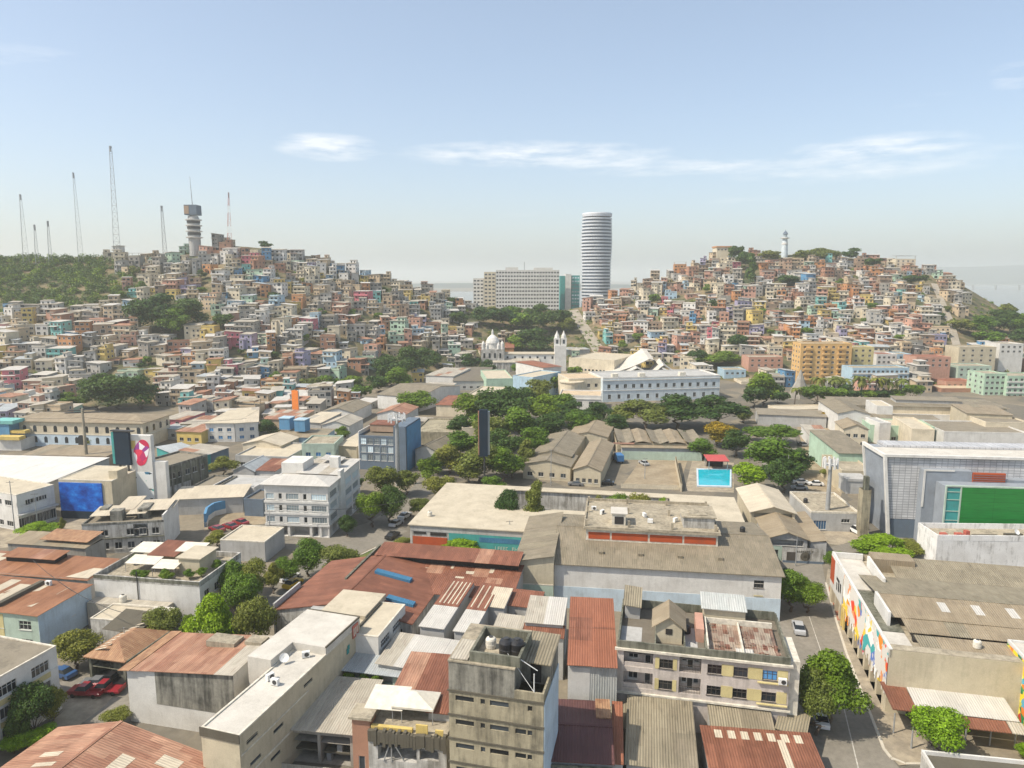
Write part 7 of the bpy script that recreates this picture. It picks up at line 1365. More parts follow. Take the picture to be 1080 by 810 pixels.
# ================================================================== trees: (x, foot y, top y, spread, label tail, shape, leaf colour)
G_, D__, O_, B_2, Y_ = 'green', 'dark', 'olive', 'bright', 'yellow'
AV = 'trees along the left avenue'
for (x, yb, yt, w_, l, sh, c) in (
 (81, 705, 660, 48, 'rounded leafy tree beside the tan car port', 'round', O_), (200, 684, 645, 22, 'thin young tree on the left avenue beside a pale street', 'tall', G_), (171, 682, 637, 40, 'broad green tree right of the tan car port', 'round', O_), (228, 692, 617, 48, 'tall bright green tree with bare trunk on the left avenue', 'flat', B_2), (245, 694, 655, 34, 'bushy tree in front of the olive toned one on the left avenue', 'round', G_), (271, 694, 626, 42, 'olive toned pale tree on the left avenue', 'round', O_),
 (246, 640, 586, 36, 'dense tree beside the white roof garden house', 'round', G_), (268, 640, 586, 34, 'dense tree right of the roof garden house', 'round', O_), (256, 655, 600, 40, 'spreading tree below the dense pair by the roof garden house', 'round', G_), (289, 626, 592, 26, 'loose sparse tree left of the yellow taxi', 'tall', O_), (303, 618, 585, 30, 'loose leafy tree above the yellow taxi', 'round', G_), (322, 648, 622, 24, 'bush beside the red warehouse parapet', 'round', G_), (325, 608, 563, 38, 'dark green tree with a leaning trunk below the white hotel', 'round', G_), (357, 610, 571, 44, 'big pale olive tree left of the red factory roof', 'round', O_),
 (393, 556, 514, 33, 'bright leafy tree right of the white hotel', 'round', G_), (411, 552, 507, 35, 'dark leafy tree between the white hotel and the avenue', 'round', D__), (403, 524, 485, 34, 'pale green tree below the glass office', 'round', O_), (429, 522, 492, 30, 'leafy tree behind the steel monopole', 'round', O_), (452, 510, 480, 26, 'leafy tree at the far end of the avenue', 'round', G_), (463, 530, 496, 32, 'big olive green tree on the right side of the avenue', 'round', O_), (444, 546, 521, 30, 'low spreading tree left of the cream courtyard roofs', 'flat', O_), (427, 581, 564, 22, 'round bush at the corner of the red factory', 'round', O_), (414, 596, 578, 16, 'small bush behind the red factory monitor', 'round', G_), (376, 520, 500, 18, 'dark bush at the foot of the white hotel', 'round', D__), (366, 566, 540, 20, 'shaded shrubby tree by the hotel side wall', 'round', D__),
 (489, 586, 562, 44, 'wide bright lime green tree before the teal street wall', 'flat', B_2), (449, 580, 563, 14, 'small palm like tree before the red street wall', 'tall', G_), (537, 582, 556, 12, 'small tufted tree by the teal wall lamp pole', 'tall', O_), (536, 534, 512, 28, 'round dark tree in the cream courtyard', 'round', D__), (565, 537, 503, 34, 'conical olive tree in the cream courtyard', 'tall', O_), (632, 536, 517, 20, 'hedge tree at the left end of the courtyard row', 'round', O_), (652, 535, 514, 28, 'second hedge tree of the courtyard row', 'round', G_), (675, 536, 514, 30, 'third hedge tree of the courtyard row', 'round', O_), (698, 537, 519, 24, 'hedge tree with bright tips at the right end of the courtyard row', 'round', B_2),
 (500, 452, 408, 40, 'tall green tree between the totem and the cream block', 'round', G_), (518, 476, 436, 46, 'spreading tree directly behind the dark totem', 'round', O_), (560, 484, 446, 40, 'full crowned tree between the grove and the grey warehouses', 'round', G_), (545, 446, 404, 44, 'second tallest tree at the back of the central grove', 'round', D__), (572, 450, 412, 40, 'tree at the back of the central grove beside the palace porch', 'round', G_), (488, 470, 434, 36, 'leafy tree behind the olive flat roofed block', 'round', D__), (540, 504, 474, 36, 'bushy tree right of the totem by the street', 'round', O_), (602, 450, 420, 36, 'full tree between the grey warehouses and the palace porch', 'round', D__), (462, 500, 474, 28, 'leafy tree left of the central grove by the avenue', 'round', G_),
 (530, 456, 402, 54, 'tall dark tree in the central grove, highest of the group', 'round', D__), (508, 470, 432, 40, 'leafy tree in the central grove behind the dark totem', 'round', G_), (548, 470, 425, 44, 'broad tree in the central grove right of the totem', 'round', G_), (575, 466, 430, 40, 'rounded tree in the central grove beside the grey warehouses', 'round', D__), (592, 442, 412, 36, 'tree in front of the white palace porch', 'round', G_), (566, 432, 396, 36, 'tree between the blue school and the palace porch', 'round', O_), (585, 416, 392, 22, 'rounded tree left of the cream palace wing', 'round', G_), (488, 486, 450, 42, 'pale green tree at the left of the central grove', 'round', G_), (474, 500, 466, 36, 'pale olive tree left of the dark totem', 'round', O_), (506, 508, 462, 46, 'big tree at the foot of the dark totem', 'round', O_), (532, 510, 468, 44, 'big tree right of the totem foot', 'round', G_), (556, 497, 462, 26, 'conical pale tree beside the cream warehouse front', 'tall', O_), (528, 490, 448, 42, 'dense tree in the middle of the central grove', 'round', D__), (493, 512, 484, 32, 'shrubby tree left of the totem foot', 'round', O_), (520, 522, 500, 26, 'low tree above the cream courtyard roof', 'round', G_), (612, 462, 428, 32, 'tree behind the grey tiled warehouses', 'round', G_), (628, 452, 420, 34, 'tree in front of the cream palace wing', 'round', D__), (646, 462, 434, 34, 'dark tree at the left of the folded roof school', 'round', D__), (656, 448, 428, 26, 'leafy tree above the folded roof school', 'round', G_),
 (680, 454, 413, 60, 'wide canopied tree, left of the three before the blue palace', 'flat', O_), (714, 453, 410, 64, 'wide canopied tree, middle of the three before the blue palace', 'flat', D__), (752, 453, 410, 62, 'wide canopied tree, right of the three before the blue palace', 'flat', D__), (784, 446, 424, 22, 'thin leafy tree right of the wide canopied trees', 'tall', O_), (720, 470, 452, 20, 'small dark bushy tree beside the folded roof school', 'round', D__),
 (762, 472, 441, 34, 'yellow orange flowering tree behind the pool', 'round', Y_), (776, 482, 449, 34, 'dark tree right of the yellow orange tree', 'round', D__), (741, 484, 460, 34, 'dark green tree above the red pavilion', 'round', G_), (756, 470, 444, 22, 'green tree left of the yellow orange tree', 'round', O_), (812, 468, 440, 50, 'wide green tree at the top of the parking street row', 'flat', G_), (815, 506, 457, 62, 'very broad dense tree beside the parking street', 'round', G_), (793, 517, 484, 36, 'bright leafy tree right of the swimming pool', 'round', B_2), (826, 520, 478, 46, 'big dark tree above the pale gabled house', 'round', D__), (843, 500, 470, 32, 'tree overhanging the parking street', 'round', D__), (873, 505, 490, 16, 'small yellowish tree beside the orange door annex', 'round', O_), (868, 448, 430, 14, 'small brownish tree in the square by the parking street', 'flat', Y_),
 (805, 428, 389, 40, 'tall leafy tree in the square left of the grey monument', 'round', G_), (795, 430, 402, 26, 'dark tree at the left of the square', 'round', D__), (818, 430, 404, 26, 'dark tree right of the tall one in the square', 'round', D__), (860, 428, 402, 30, 'rounded tree right of the grey monument', 'round', G_), (876, 428, 404, 30, 'bright tree below the yellow orange block', 'round', G_), (893, 426, 404, 26, 'tree below the banded office, left one', 'round', D__), (912, 424, 408, 22, 'tree below the banded office, middle one', 'round', G_), (930, 424, 408, 22, 'tree below the banded office, right one', 'round', D__), (948, 424, 409, 20, 'round tree at the right end of the banded office', 'round', G_), (962, 422, 402, 20, 'leafy tree beside the stair street foot', 'round', G_), (878, 442, 424, 16, 'yellowish tree at the corner of the brown roofed school', 'round', Y_), (975, 412, 396, 20, 'dark tree left of the red market hall', 'round', D__),
 (834, 645, 595, 44, 'leafy street tree beside the white hall corner', 'round', G_), (851, 646, 608, 36, 'bright street tree in front of the lettered wall', 'round', G_), (829, 622, 598, 26, 'dark shaded tree tucked against the white hall', 'round', D__), (873, 762, 677, 72, 'big dense street tree casting shade on the road', 'flat', G_), (860, 775, 706, 46, 'olive tree merged below the big street tree', 'round', O_), (990, 800, 742, 58, 'yellow green tree before the forecourt canopy', 'round', B_2), (931, 590, 558, 54, 'flat crowned bright tree beside the concrete pylon', 'flat', B_2), (962, 590, 567, 30, 'bush like tree beside the white weathered block', 'round', O_), (879, 608, 578, 22, 'dark bush against the red end of the mural building', 'round', G_), (1079, 802, 782, 16, 'green bush at the bottom right corner', 'round', B_2), (912, 586, 566, 26, 'bright small tree left of the flat crowned one', 'flat', B_2),
 (36, 776, 716, 44, 'dark tree growing against the white apartment block', 'round', D__), (57, 764, 720, 26, 'small rounded street tree before the apartment block', 'round', O_), (21, 790, 742, 30, 'shaded tree low against the apartment block', 'tall', D__), (122, 765, 747, 30, 'bush beside the blank grey wall', 'round', O_), (40, 565, 547, 38, 'flat bright green tree on the left paved lot', 'flat', B_2), (236, 503, 477, 30, 'shaggy brownish tree by the low white houses', 'flat', O_), (230, 578, 556, 28, 'pale green tree in the blue walled lot', 'flat', O_), (283, 462, 440, 26, 'dark bushy tree right of the white shop row', 'round', D__), (293, 504, 484, 24, 'leafy tree behind the white hotel', 'round', O_), (361, 465, 448, 16, 'bush beside the pale teal office', 'round', G_), (66, 562, 545, 10, 'thin palm like tree on the paved lot', 'tall', O_)):
    tree(x, yb, yt, w_, l, sh, c, frac=.22 if sh == 'flat' else .13, zr=6.5 if 'courtyard row' in l or 'in the cream courtyard' in l else 0.0)
for k, (x, l) in enumerate(((15, 'left end'), (26, 'second bush'), (38, 'middle'), (49, 'right end'))): tree(x, 795 - k * 4, 772 - k * 3, 26, 'bright green hedge bush at the %s of the row before the rust gable' % l, 'round', B_2, frac=.06, name='bush', cat='bush')
for x, yb, l in ((72, 468, 'left'), (98, 470, 'right')): tree(x, yb, 459, 20, 'low bush, the %s one before the colonial building' % l, 'round', O_, frac=.05, name='bush', cat='bush')
for x, l in ((862, 'leftmost palm'), (877, 'second palm'), (890, 'third palm'), (908, 'fourth palm'), (922, 'fifth palm'), (936, 'sixth palm'), (950, 'rightmost palm')): palm(x, 424, 11.5 + (x % 5) * .5, '%s of the row before the banded office' % l, group='palms before the banded office')
palm(838, 428, 9, 'palm beside the grey monument')
for x in (606, 616, 626, 636): tree(x, 388, 380, 11, '%s clipped tree of the row below the cream columned building' % {606: 'leftmost', 616: 'second', 626: 'third', 636: 'rightmost'}[x], 'round', G_, frac=.3)
# trees on the hills
TREEMASK = []
for (x, yb, yt, w_, l, sh, c) in (
 (172, 352, 306, 50, 'big dark tree in the middle of the upper dark clump', 'round', D__), (200, 348, 312, 42, 'dark tree at the right of the upper dark clump', 'round', D__), (154, 350, 312, 34, 'dark tree at the left of the upper dark clump', 'round', D__), (186, 356, 322, 34, 'lower dark tree of the upper dark clump', 'round', G_), (235, 348, 328, 24, 'dark tree right of the upper dark clump', 'round', D__), (124, 432, 387, 52, 'large dark tree in the lower dark clump', 'round', D__), (103, 432, 391, 42, 'dark tree at the left of the lower dark clump', 'round', D__), (149, 432, 392, 40, 'dark tree at the right of the lower dark clump', 'round', D__), (72, 432, 410, 34, 'light green tree left of the lower dark clump', 'flat', G_), (200, 426, 412, 16, 'small bush right of the lower dark clump', 'round', G_),
 (430, 402, 361, 36, 'dark tree high in the green ravine', 'round', D__), (412, 408, 370, 34, 'dark tree at the left of the green ravine', 'round', D__), (447, 396, 364, 32, 'dark tree at the right of the green ravine', 'round', D__), (422, 414, 384, 34, 'green tree low in the green ravine', 'round', G_), (400, 414, 392, 26, 'dark tree at the foot of the green ravine', 'round', D__), (460, 388, 368, 22, 'small dark tree at the right edge of the green ravine', 'round', D__), (381, 424, 402, 26, 'rounded bright tree below the green ravine', 'round', G_), (440, 436, 409, 38, 'big leafy tree above the glass office', 'round', G_), (350, 412, 394, 26, 'leafy tree on the green slope left of the ravine', 'round', G_), (328, 412, 396, 24, 'low tree at the left of the green slope', 'round', O_), (372, 408, 394, 22, 'low tree at the right of the green slope', 'round', G_),
 (514, 396, 378, 18, 'dark tree before the church dome', 'round', D__), (545, 394, 382, 16, 'small tree before the church aisle', 'round', G_), (606, 398, 384, 16, 'rounded tree at the foot of the bell tower', 'round', G_), (498, 392, 371, 24, 'dark tree left of the domed church', 'round', D__), (485, 344, 326, 18, 'tree among houses left of the church dome', 'round', D__), (478, 322, 312, 14, 'small tree on the saddle below the hospital', 'round', D__), (510, 344, 322, 26, 'dark tree at the left of the saddle grove', 'round', D__), (530, 346, 320, 30, 'large dark tree in the saddle grove below the hospital', 'round', D__), (552, 350, 326, 30, 'light tree in the saddle grove', 'round', G_), (568, 352, 318, 34, 'tallest dark tree in the saddle grove', 'round', D__), (588, 348, 322, 28, 'dark tree at the right of the saddle grove', 'round', D__), (540, 340, 320, 24, 'tree behind the saddle grove', 'round', G_), (598, 352, 334, 20, 'pale tree beside the climbing road', 'round', O_), (565, 374, 344, 44, 'huge dark tree behind the church nave', 'round', D__), (548, 372, 350, 26, 'tree at the left of the huge dark tree behind the nave', 'round', G_), (520, 336, 322, 18, 'pale tree on the saddle', 'round', O_),
 (776, 278, 256, 17, 'dark round tree beside the summit house', 'round', D__), (786, 284, 262, 18, 'dark tree right of the summit house', 'round', D__), (793, 302, 268, 22, 'dark tall tree below the right summit', 'tall', D__), (738, 276, 266, 16, 'olive tree left of the summit house', 'round', O_), (726, 282, 272, 16, 'olive bush on the left shoulder of the right summit', 'round', O_), (866, 276, 257, 34, 'wide tree right of the lighthouse', 'flat', O_), (846, 276, 262, 20, 'tree just right of the lighthouse', 'round', O_), (812, 276, 262, 22, 'tree just left of the lighthouse', 'round', O_), (895, 276, 261, 21, 'round crowned dark tree on the right summit', 'round', D__), (920, 284, 270, 19, 'round dark tree right of the round crowned one', 'round', D__), (832, 302, 288, 24, 'tree below the lighthouse', 'round', D__), (757, 386, 365, 42, 'broad bright tree filling the green hollow', 'flat', G_), (738, 388, 366, 22, 'dark tree at the left of the green hollow', 'round', D__), (778, 372, 350, 20, 'tree above the green hollow', 'round', D__), (740, 390, 380, 26, 'low hedge tree before the shell roofs', 'round', D__), (965, 302, 288, 26, 'dark tree near the right shoulder of the right hill', 'round', D__), (690, 322, 308, 12, 'small tree among the upper left houses of the right hill', 'round', G_), (752, 328, 316, 12, 'small tree among the pink houses of the right hill', 'round', D__), (672, 362, 350, 14, 'small tree above the shell roofs', 'round', G_), (850, 358, 344, 14, 'small tree above the yellow orange block', 'round', G_),
 (1032, 356, 330, 34, 'leafy tree at the left of the right edge wood', 'round', G_), (1052, 352, 324, 36, 'large tree in the right edge wood', 'round', D__), (1072, 356, 326, 34, 'tree at the right of the right edge wood', 'round', G_), (1062, 344, 315, 28, 'tallest tree in the right edge wood', 'flat', O_), (1014, 352, 334, 24, 'small tree left of the right edge wood', 'round', O_), (1042, 366, 346, 30, 'lower tree of the right edge wood', 'round', G_), (1076, 366, 346, 26, 'lower tree at the extreme right of the wood', 'round', D__), (255, 260, 251, 22, 'bushy tree on the left crest beside the red masted mast', 'round', D__), (300, 266, 254, 24, 'pale tree on the left crest', 'round', O_), (282, 264, 254, 18, 'small tree on the left crest', 'round', D__), (665, 396, 384, 16, 'round tree before the shell roofs', 'round', G_)):
    zp = hit(x, yb); tree(x, yb, yt, w_, l, sh, c, frac=.06, terrain=lambda a, b_, q=zp: q); TREEMASK.append((x, (yb + yt) / 2 + 2, w_ * .46, (yb - yt) * .42))
# the wooded slope at the far left and the scrub on the hills: each one mass
def mass(name, spots, mats, seed, n, leaf):
    r = random.Random(seed); m = MB()
    for (p, rad, mi) in spots:
        for i in range(n):
            d = Vector((r.gauss(0, 1), r.gauss(0, 1), r.gauss(.3, 1))).normalized(); q = p + Vector((d.x * rad, d.y * rad, abs(d.z) * rad * .9)) * (r.random() ** .4) * r.uniform(.8, 1.1)
            nr = (d + Vector((r.gauss(0, .6), r.gauss(0, .6), .4))).normalized(); t = nr.orthogonal().normalized(); t = Matrix.Rotation(r.uniform(0, 6.28), 3, nr) @ t; bt = nr.cross(t); s = leaf * r.uniform(.6, 1.3)
            m.face([q - t * s, q - bt * s * .6, q + t * s, q + bt * s * .6], [(0, 0)] * 4, mi)
    o = m.build(name, mats); return tag(o, kind='stuff')
r = random.Random(21); sp_ = []
for k in range(520):
    px, D = r.uniform(-60, 146), r.uniform(452, 540); p = PD(px, 293, D); z = ground_z(p.x, p.y)
    if px > 96 and r.random() < (px - 96) / 60: continue
    sp_.append((Vector((p.x, p.y, z)), r.uniform(2.8, 5.4), r.choice((0, 0, 1, 1, 2))))
o = mass('forest', sp_, [LEAF['dark'], LEAF['dark'], LEAF['green']], 3, 150, .62); tag(o, 'dense green wood covering the left hilltop below the masts')
sp_ = []
for k in range(1500):
    px = r.choice((r.uniform(-20, 500), r.uniform(490, 650), r.uniform(640, 1110))); s_ = r.uniform(.0, 1.0); px0 = px
    df, dr = smooth_tab(FOOT, px), smooth_tab(RID, px); D = df + (dr - df) * s_; p = PD(px, 293, D)
    if 985 > px > 120 and s_ > .9 and r.random() < .5: continue
    sp_.append((Vector((p.x, p.y, ground_z(p.x, p.y) - .3)), r.uniform(1.0, 2.3) * (1.3 if 490 < px < 640 or px > 1030 else 1), r.choice((0, 1, 1, 2))))
o = mass('undergrowth', sp_, [LEAF['dark'], LEAF['green'], LEAF['olive']], 5, 42, .5); tag(o, 'scrub and bushes between the hillside houses')
# ================================================================== the houses on the two hills
HR = random.Random(2024)
WALLC = [('cream', 20, 'cream'), ('white', 12, 'white'), ('grey', 14, 'grey'), ('concrete', 13, 'concrete'), ('tan', 14, 'tan'), ('salmon', 6, 'salmon'), ('orange', 4, 'orange'), ('turquoise', 3, 'turquoise'), ('blue', 2, 'blue'), ('lilac', 3, 'lilac'), ('yellow', 5, 'yellow'), ('brown', 5, 'brown'), ('mint', 4, 'pale green'), ('pink', 1.3, 'pink'), ('sky', 4, 'pale blue'), ('brick', 6, 'brick')]
ROOFC = [('tin', 34, 'pale tin roof'), ('whitesheet', 30, 'white sheet roof'), ('rustpale', 10, 'rusty roof'), ('bluegrey', 8, 'grey sheet roof'), ('roofconc', 22, 'flat concrete roof')]
HMATS = [M[w[0]] for w in WALLC] + [M[q[0]] for q in ROOFC] + [M['glass']]; NW = len(WALLC)
def pick(tab): 
    k = HR.uniform(0, sum(t[1] for t in tab))
    for i, t in enumerate(tab):
        k -= t[1]
        if k <= 0: return i
    return 0
LAND = [('the telecom tower', 206, 258), ('the hilltop wood', 80, 302), ('the tallest mast', 124, 272), ('the upper dark trees', 178, 330), ('the lower dark trees', 125, 410), ('the colonial building', 85, 452), ('the white shop row', 245, 440), ('the glass office', 400, 452), ('the green ravine', 430, 385), ('the red mast', 243, 258), ('the domed church', 520, 372), ('the lighthouse', 828, 264), ('the summit house', 764, 264), ('the shell roofs', 685, 386), ('the climbing road', 616, 350), ('the green hollow', 757, 376), ('the apricot block', 872, 380), ('the stair street', 1003, 345), ('the round summit tree', 896, 270), ('the saddle grove', 560, 335), ('the right edge wood', 1050, 342)]
RECTS = []
for o in list(C.objects):
    if o.parent is None and o.type == 'EMPTY' and o.location.y > 240 and o.get('category') and o['category'] not in ('tree', 'mast'):
        pts = [o.matrix_basis @ Vector(c) for ch in o.children if ch.type == 'MESH' for c in ((lambda b: [b[0], b[6], b[3], b[5]])([ch.matrix_basis @ Vector(k) for k in ch.bound_box]))]
        if pts and o['category'] not in ('palm tree', 'bush', 'pole', 'utility pole', 'monopole'): RECTS.append((min(p.x for p in pts), max(p.x for p in pts), min(p.y for p in pts), max(p.y for p in pts)))
STREET_P = [(hit(*p)) for p in STREET] ; STAIR_P = [hit(*p) for p in ((1003, 395), (1010, 370), (1002, 340), (985, 300))]
def near_line(x, y, L, d):
    for a, c in zip(L, L[1:]):
        v = Vector((c.x - a.x, c.y - a.y)); q = Vector((x - a.x, y - a.y)); t = max(0, min(1, q.dot(v) / v.length_squared))
        if (q - v * t).length < d: return True
    return False
# small trees standing among the hillside houses
TS = {}
for k in range(64):
    pc = HR.choice((HR.uniform(-10, 470), HR.uniform(650, 1010))); s = HR.uniform(.02, .97); df, dr = smooth_tab(FOOT, pc), smooth_tab(RID, pc); p = PD(pc, 293, df + (dr - df) * s); q = proj((p.x, p.y, ground_z(p.x, p.y) + 3))
    if (pc < 120 and s > .55) or any(((q[0] - a) / (c_ + 8)) ** 2 + ((q[1] - b_) / (e + 6)) ** 2 < 1 for a, b_, c_, e in TREEMASK) or any(a - 6 < p.x < b_ + 6 and c_ - 9 < p.y < e + 3 for a, b_, c_, e in RECTS): continue
    nm, lx, ly = min(LAND, key=lambda L: ((L[1] - q[0]) ** 2 + ((L[2] - q[1]) * 1.6) ** 2)); dx, dy = q[0] - lx, (q[1] - ly) * 1.6
    TS.setdefault((('left of' if dx < 0 else 'right of') if abs(dx) > abs(dy) else ('above' if dy < 0 else 'below'), nm), []).append((q[0], q[1], p))
OR_ = ['first', 'second', 'third', 'fourth', 'fifth', 'sixth', 'seventh', 'eighth', 'ninth', 'tenth']
for (rel, nm), L in TS.items():
    for i, (qx, qy, p) in enumerate(sorted(L, key=lambda t: t[0])):
        wd = HR.uniform(5, 9.5); tree_at((p.x, p.y, ground_z(p.x, p.y)), wd, wd * HR.uniform(.75, 1.05), ('small tree among the houses %s %s' % (rel, nm)) if len(L) == 1 else '%s from left of the small trees among houses %s %s' % (OR_[i], rel, nm), 'round', HR.choice(('green', 'dark', 'green', 'olive')), 'far', .08, 'small trees among the hillside houses')
        TREEMASK.append((qx, qy, wd * .5 * FPX / p.y + 3, 5))
cands = []
D = 258.0
while D < 690:
    px = -70 + HR.uniform(0, 15)
    while px < 1100:
        w = HR.choice((HR.uniform(4.2, 6.5), HR.uniform(5, 8), HR.uniform(6, 9), HR.uniform(8, 12))); mpp = D * 1.0 / FPX; pc = px + w / mpp / 2; p = PD(pc, 293, D + HR.uniform(-2.5, 2.5)); df, dr = smooth_tab(FOOT, pc), smooth_tab(RID, pc); s = (p.y - df) / (dr - df)
        nxt = px + (w + HR.choice((.1, .3, .8, 1.6, 3.0))) / mpp; ok = s < 1.0
        z = ground_z(p.x, p.y); q = proj((p.x, p.y, z + 3))
        if s < -.02: ok = ok and (-60 < pc < 452 and not 55 < pc < 178 and p.y > (284 if pc < 172 else 258)) 
        if s < -.25 and pc > 300: ok = ok and p.y > 266
        if pc < 112 and s > .58: ok = False
        if 112 <= pc < 150 and s > .72 and HR.random() < .6: ok = False
        if 492 < pc < 628: ok = ok and HR.random() < .22 and s > .05
        if pc > 1022: ok = ok and s < .5 and HR.random() < .5
        if 315 < pc < 395 and abs(q[1] - 404) < 7: ok = False
        if any(((q[0] - a) / c_) ** 2 + ((q[1] - b_) / e) ** 2 < 1 for a, b_, c_, e in TREEMASK): ok = False
        if any(a - w * .6 < p.x < b_ + w * .6 and c_ - 9.5 < p.y < e + 2 for a, b_, c_, e in RECTS): ok = False
        if near_line(p.x, p.y, STREET_P, 8.5) or near_line(p.x, p.y, STAIR_P, 6.5): ok = False
        if HR.random() < .06: ok = False
        if ok: cands.append((p.x, p.y, z, w, s, q[0], q[1], q[2]))
        px = nxt
    D += 9.2 + (D - 268) * .006
import sys; sys.stderr.write('houses %d\n' % len(cands))
def hmesh(w, d, h, st, wm, rm, feat, lod, rs, zf):
    """mesh pieces of one house in local space: wall, roof, balcony, windows list"""
    wall = MB(); wall.m = wm; wall.box(-w / 2, w / 2, 0, d, -zf, h)
    roof = MB(); roof.m = NW + rm
    if ROOFC[rm][0] == 'roofconc':
        roof.box(-w / 2 - .12, w / 2 + .12, -.12, d + .12, h + .01, h + .2); e = .2
        wall.box(-w / 2, w / 2, 0, e, h + .21, h + .8); wall.box(-w / 2, w / 2, d - e, d, h + .21, h + .8); wall.box(-w / 2, -w / 2 + e, e, d - e, h + .21, h + .8); wall.box(w / 2 - e, w / 2, e, d - e, h + .21, h + .8)
        if feat == 'open':
            for x in (-w / 2 + .2, w / 2 - .4):
                for y in (.2, d * .6): wall.box(x, x + .2, y, y + .2, h + .81, h + 2.6)
            roof.sheet([(-w / 2 - .3, -.3, h + 2.7), (w / 2 + .3, -.3, h + 2.8), (w / 2 + .3, d * .7, h + 2.95), (-w / 2 - .3, d * .7, h + 2.85)], .1)
    else:
        t = rs.uniform(.3, 1.1); o4 = rs.uniform(.3, .7); k = rs.random(); z = [h + .05] * 4
        if k < .5: z = [h + .05, h + .05, h + t, h + t]
        elif k < .75: z = [h + .05, h + t, h + t, h + .05]
        else: z = [h + t, h + .05, h + .05, h + t]
        roof.sheet([(-w / 2 - o4, -o4 - .2, z[0] + .1), (w / 2 + o4, -o4 - .2, z[1] + .1), (w / 2 + o4, d + o4, z[2] + .1), (-w / 2 - o4, d + o4, z[3] + .1)], .12, rs.choice('xy')); wall.prism(-w / 2, w / 2, 0, d, h + .001, z)
        if rs.random() < .3: roof.sheet([(-w / 2 - .2, -1.6, h - 2.7), (w / 2 * rs.uniform(.2, 1), -1.6, h - 2.7), (w / 2 * rs.uniform(.5, 1), -.01, h - 2.4), (-w / 2 - .2, -.01, h - 2.4)], .08)
    wins = []; an = None
    if rs.random() < .65:
        aw = w * rs.uniform(.32, .62); ax = (-w / 2 + .06) if rs.random() < .5 else w / 2 - aw - .06; ah = max(2.3, h + rs.choice((-2.8, -1.5, -2.8, 2.3, 2.6))); ay = rs.uniform(-2.6, -.6) if ah < h else rs.uniform(.6, 2.5); ad = d * rs.uniform(.45, .7)
        wall.box(ax, ax + aw, ay, ay + ad, -zf, ah - .01); k = rs.uniform(.2, .5); roof.sheet([(ax - k, ay - k, ah + .05), (ax + aw + k, ay - k, ah + .12), (ax + aw + k, ay + ad + .1, ah + .4), (ax - k, ay + ad + .1, ah + .34)], .11); an = (ax, ax + aw, ay, ah)
        for q in range(max(1, int(aw / 2.2))):
            for f in range(2):
                z0 = ah - 1.95 - 2.8 * f
                if z0 > (h if ah > h else -1.5) and (f == 0 or ah < h): wins.append(('F', ax + aw * (q + .5) / max(1, int(aw / 2.2)), z0, 'win', ay))
    n = max(2, int(w / 2.6))
    for f in range(st):
        z0 = h - 2.0 - 2.8 * f
        for i in range(n):
            t = -w / 2 + w * (i + .5) / n + rs.uniform(-.2, .2)
            if rs.random() < .12 or (an and an[2] < 0 and an[0] - .8 < t < an[1] + .8 and z0 < an[3] + .3): continue
            wins.append(('F', t, z0 + (-.95 if f == st - 1 and i == n // 2 and st > 1 else 0), 'door' if f == st - 1 and i == n // 2 and st > 1 else ('wide' if rs.random() < .35 else ('loggia' if rs.random() < .12 else 'win')), 0.0))
        for i in range(2):
            if rs.random() < .7: wins.append(('S', d * (i + .5) / 2, z0, 'win', 0.0))
    bal = None
    if feat == 'balcony':
        bal = MB(); z0 = h - 2.95; x0, x1 = -w / 2, w / 2 * rs.choice((1, 1, .2)); bal.box(x0, x1, -1.2, -.01, z0 - .15, z0); bal.box(x0, x1, -1.2, -1.1, z0 + .001, z0 + .95); bal.box(x0, x0 + .1, -1.09, -.01, z0 + .001, z0 + .95); bal.box(x1 - .1, x1, -1.09, -.01, z0 + .001, z0 + .95)
        for x in (x0 + .1, x1 - .25): bal.box(x, x + .15, -1.15, -1.0, z0 + .96, h)
        roof.box(x0 - .2, x1 + .2, -1.5, -.25, h + .0, h + .1) if ROOFC[rm][0] == 'roofconc' else None
    return wall, roof, wins, bal
WSZ = {'win': (1.0, 1.15), 'wide': (1.7, 1.15), 'door': (.95, 2.1), 'loggia': (2.2, 1.9)}; WME = {}  # loggia is a flat dark pane painting the shade of a balcony recess
for k, (a, c) in WSZ.items():
    m = MB(); m.box(-a / 2, a / 2, -.03, 0, 0, c, 1); m.box(-a / 2 - .12, a / 2 + .12, -.1, -.031, -.1, -.001, 0); m.box(-a / 2 - .1, a / 2 + .1, -.09, -.031, c + .001, c + .1, 0); m.box(-a / 2 - .1, -a / 2, -.08, -.031, 0, c, 0); m.box(a / 2, a / 2 + .1, -.08, -.031, 0, c, 0); m.box(-.04, .04, -.06, -.031, 0, c, 0) if k == 'wide' else None
    WME[k] = m.mesh('window', [M['frame'], M['glass']])
PAN = {}
def add_pieces(dst, src, M4, mi=None):
    for f, uv, m_ in zip(src.f, src.uv, src.mi): dst.face([M4 @ src.v[i] for i in f], uv, m_ if mi is None else mi)
hs = []
for i, c in enumerate(cands):
    x, y, z, w, s, qx, qy, zc = c; st = HR.choices((1, 2, 3, 4), (22, 46, 26, 6))[0]; wm, rm = pick(WALLC), pick(ROOFC)
    if qx > 620 and HR.random() < .3: wm = HR.choice((5, 4, 0, 4, 6, 5, 11, 15))
    if qx > 620 and HR.random() < .10: rm = 2
    feat = HR.choices(('none', 'balcony', 'open'), (52, 34, 14))[0]
    if st == 1 or (feat == 'open' and ROOFC[rm][0] != 'roofconc'): feat = 'none'
    hs.append(dict(c=c, st=st, wm=wm, rm=rm, feat=feat, d=HR.uniform(6, 9), ang=R(HR.uniform(-24, 12)) if qx > 600 else R(HR.uniform(-20, 20)), h=2.65 * st + HR.uniform(.0, .7), kind='shack' if st == 1 else ('house' if st == 2 else 'apartment house')))
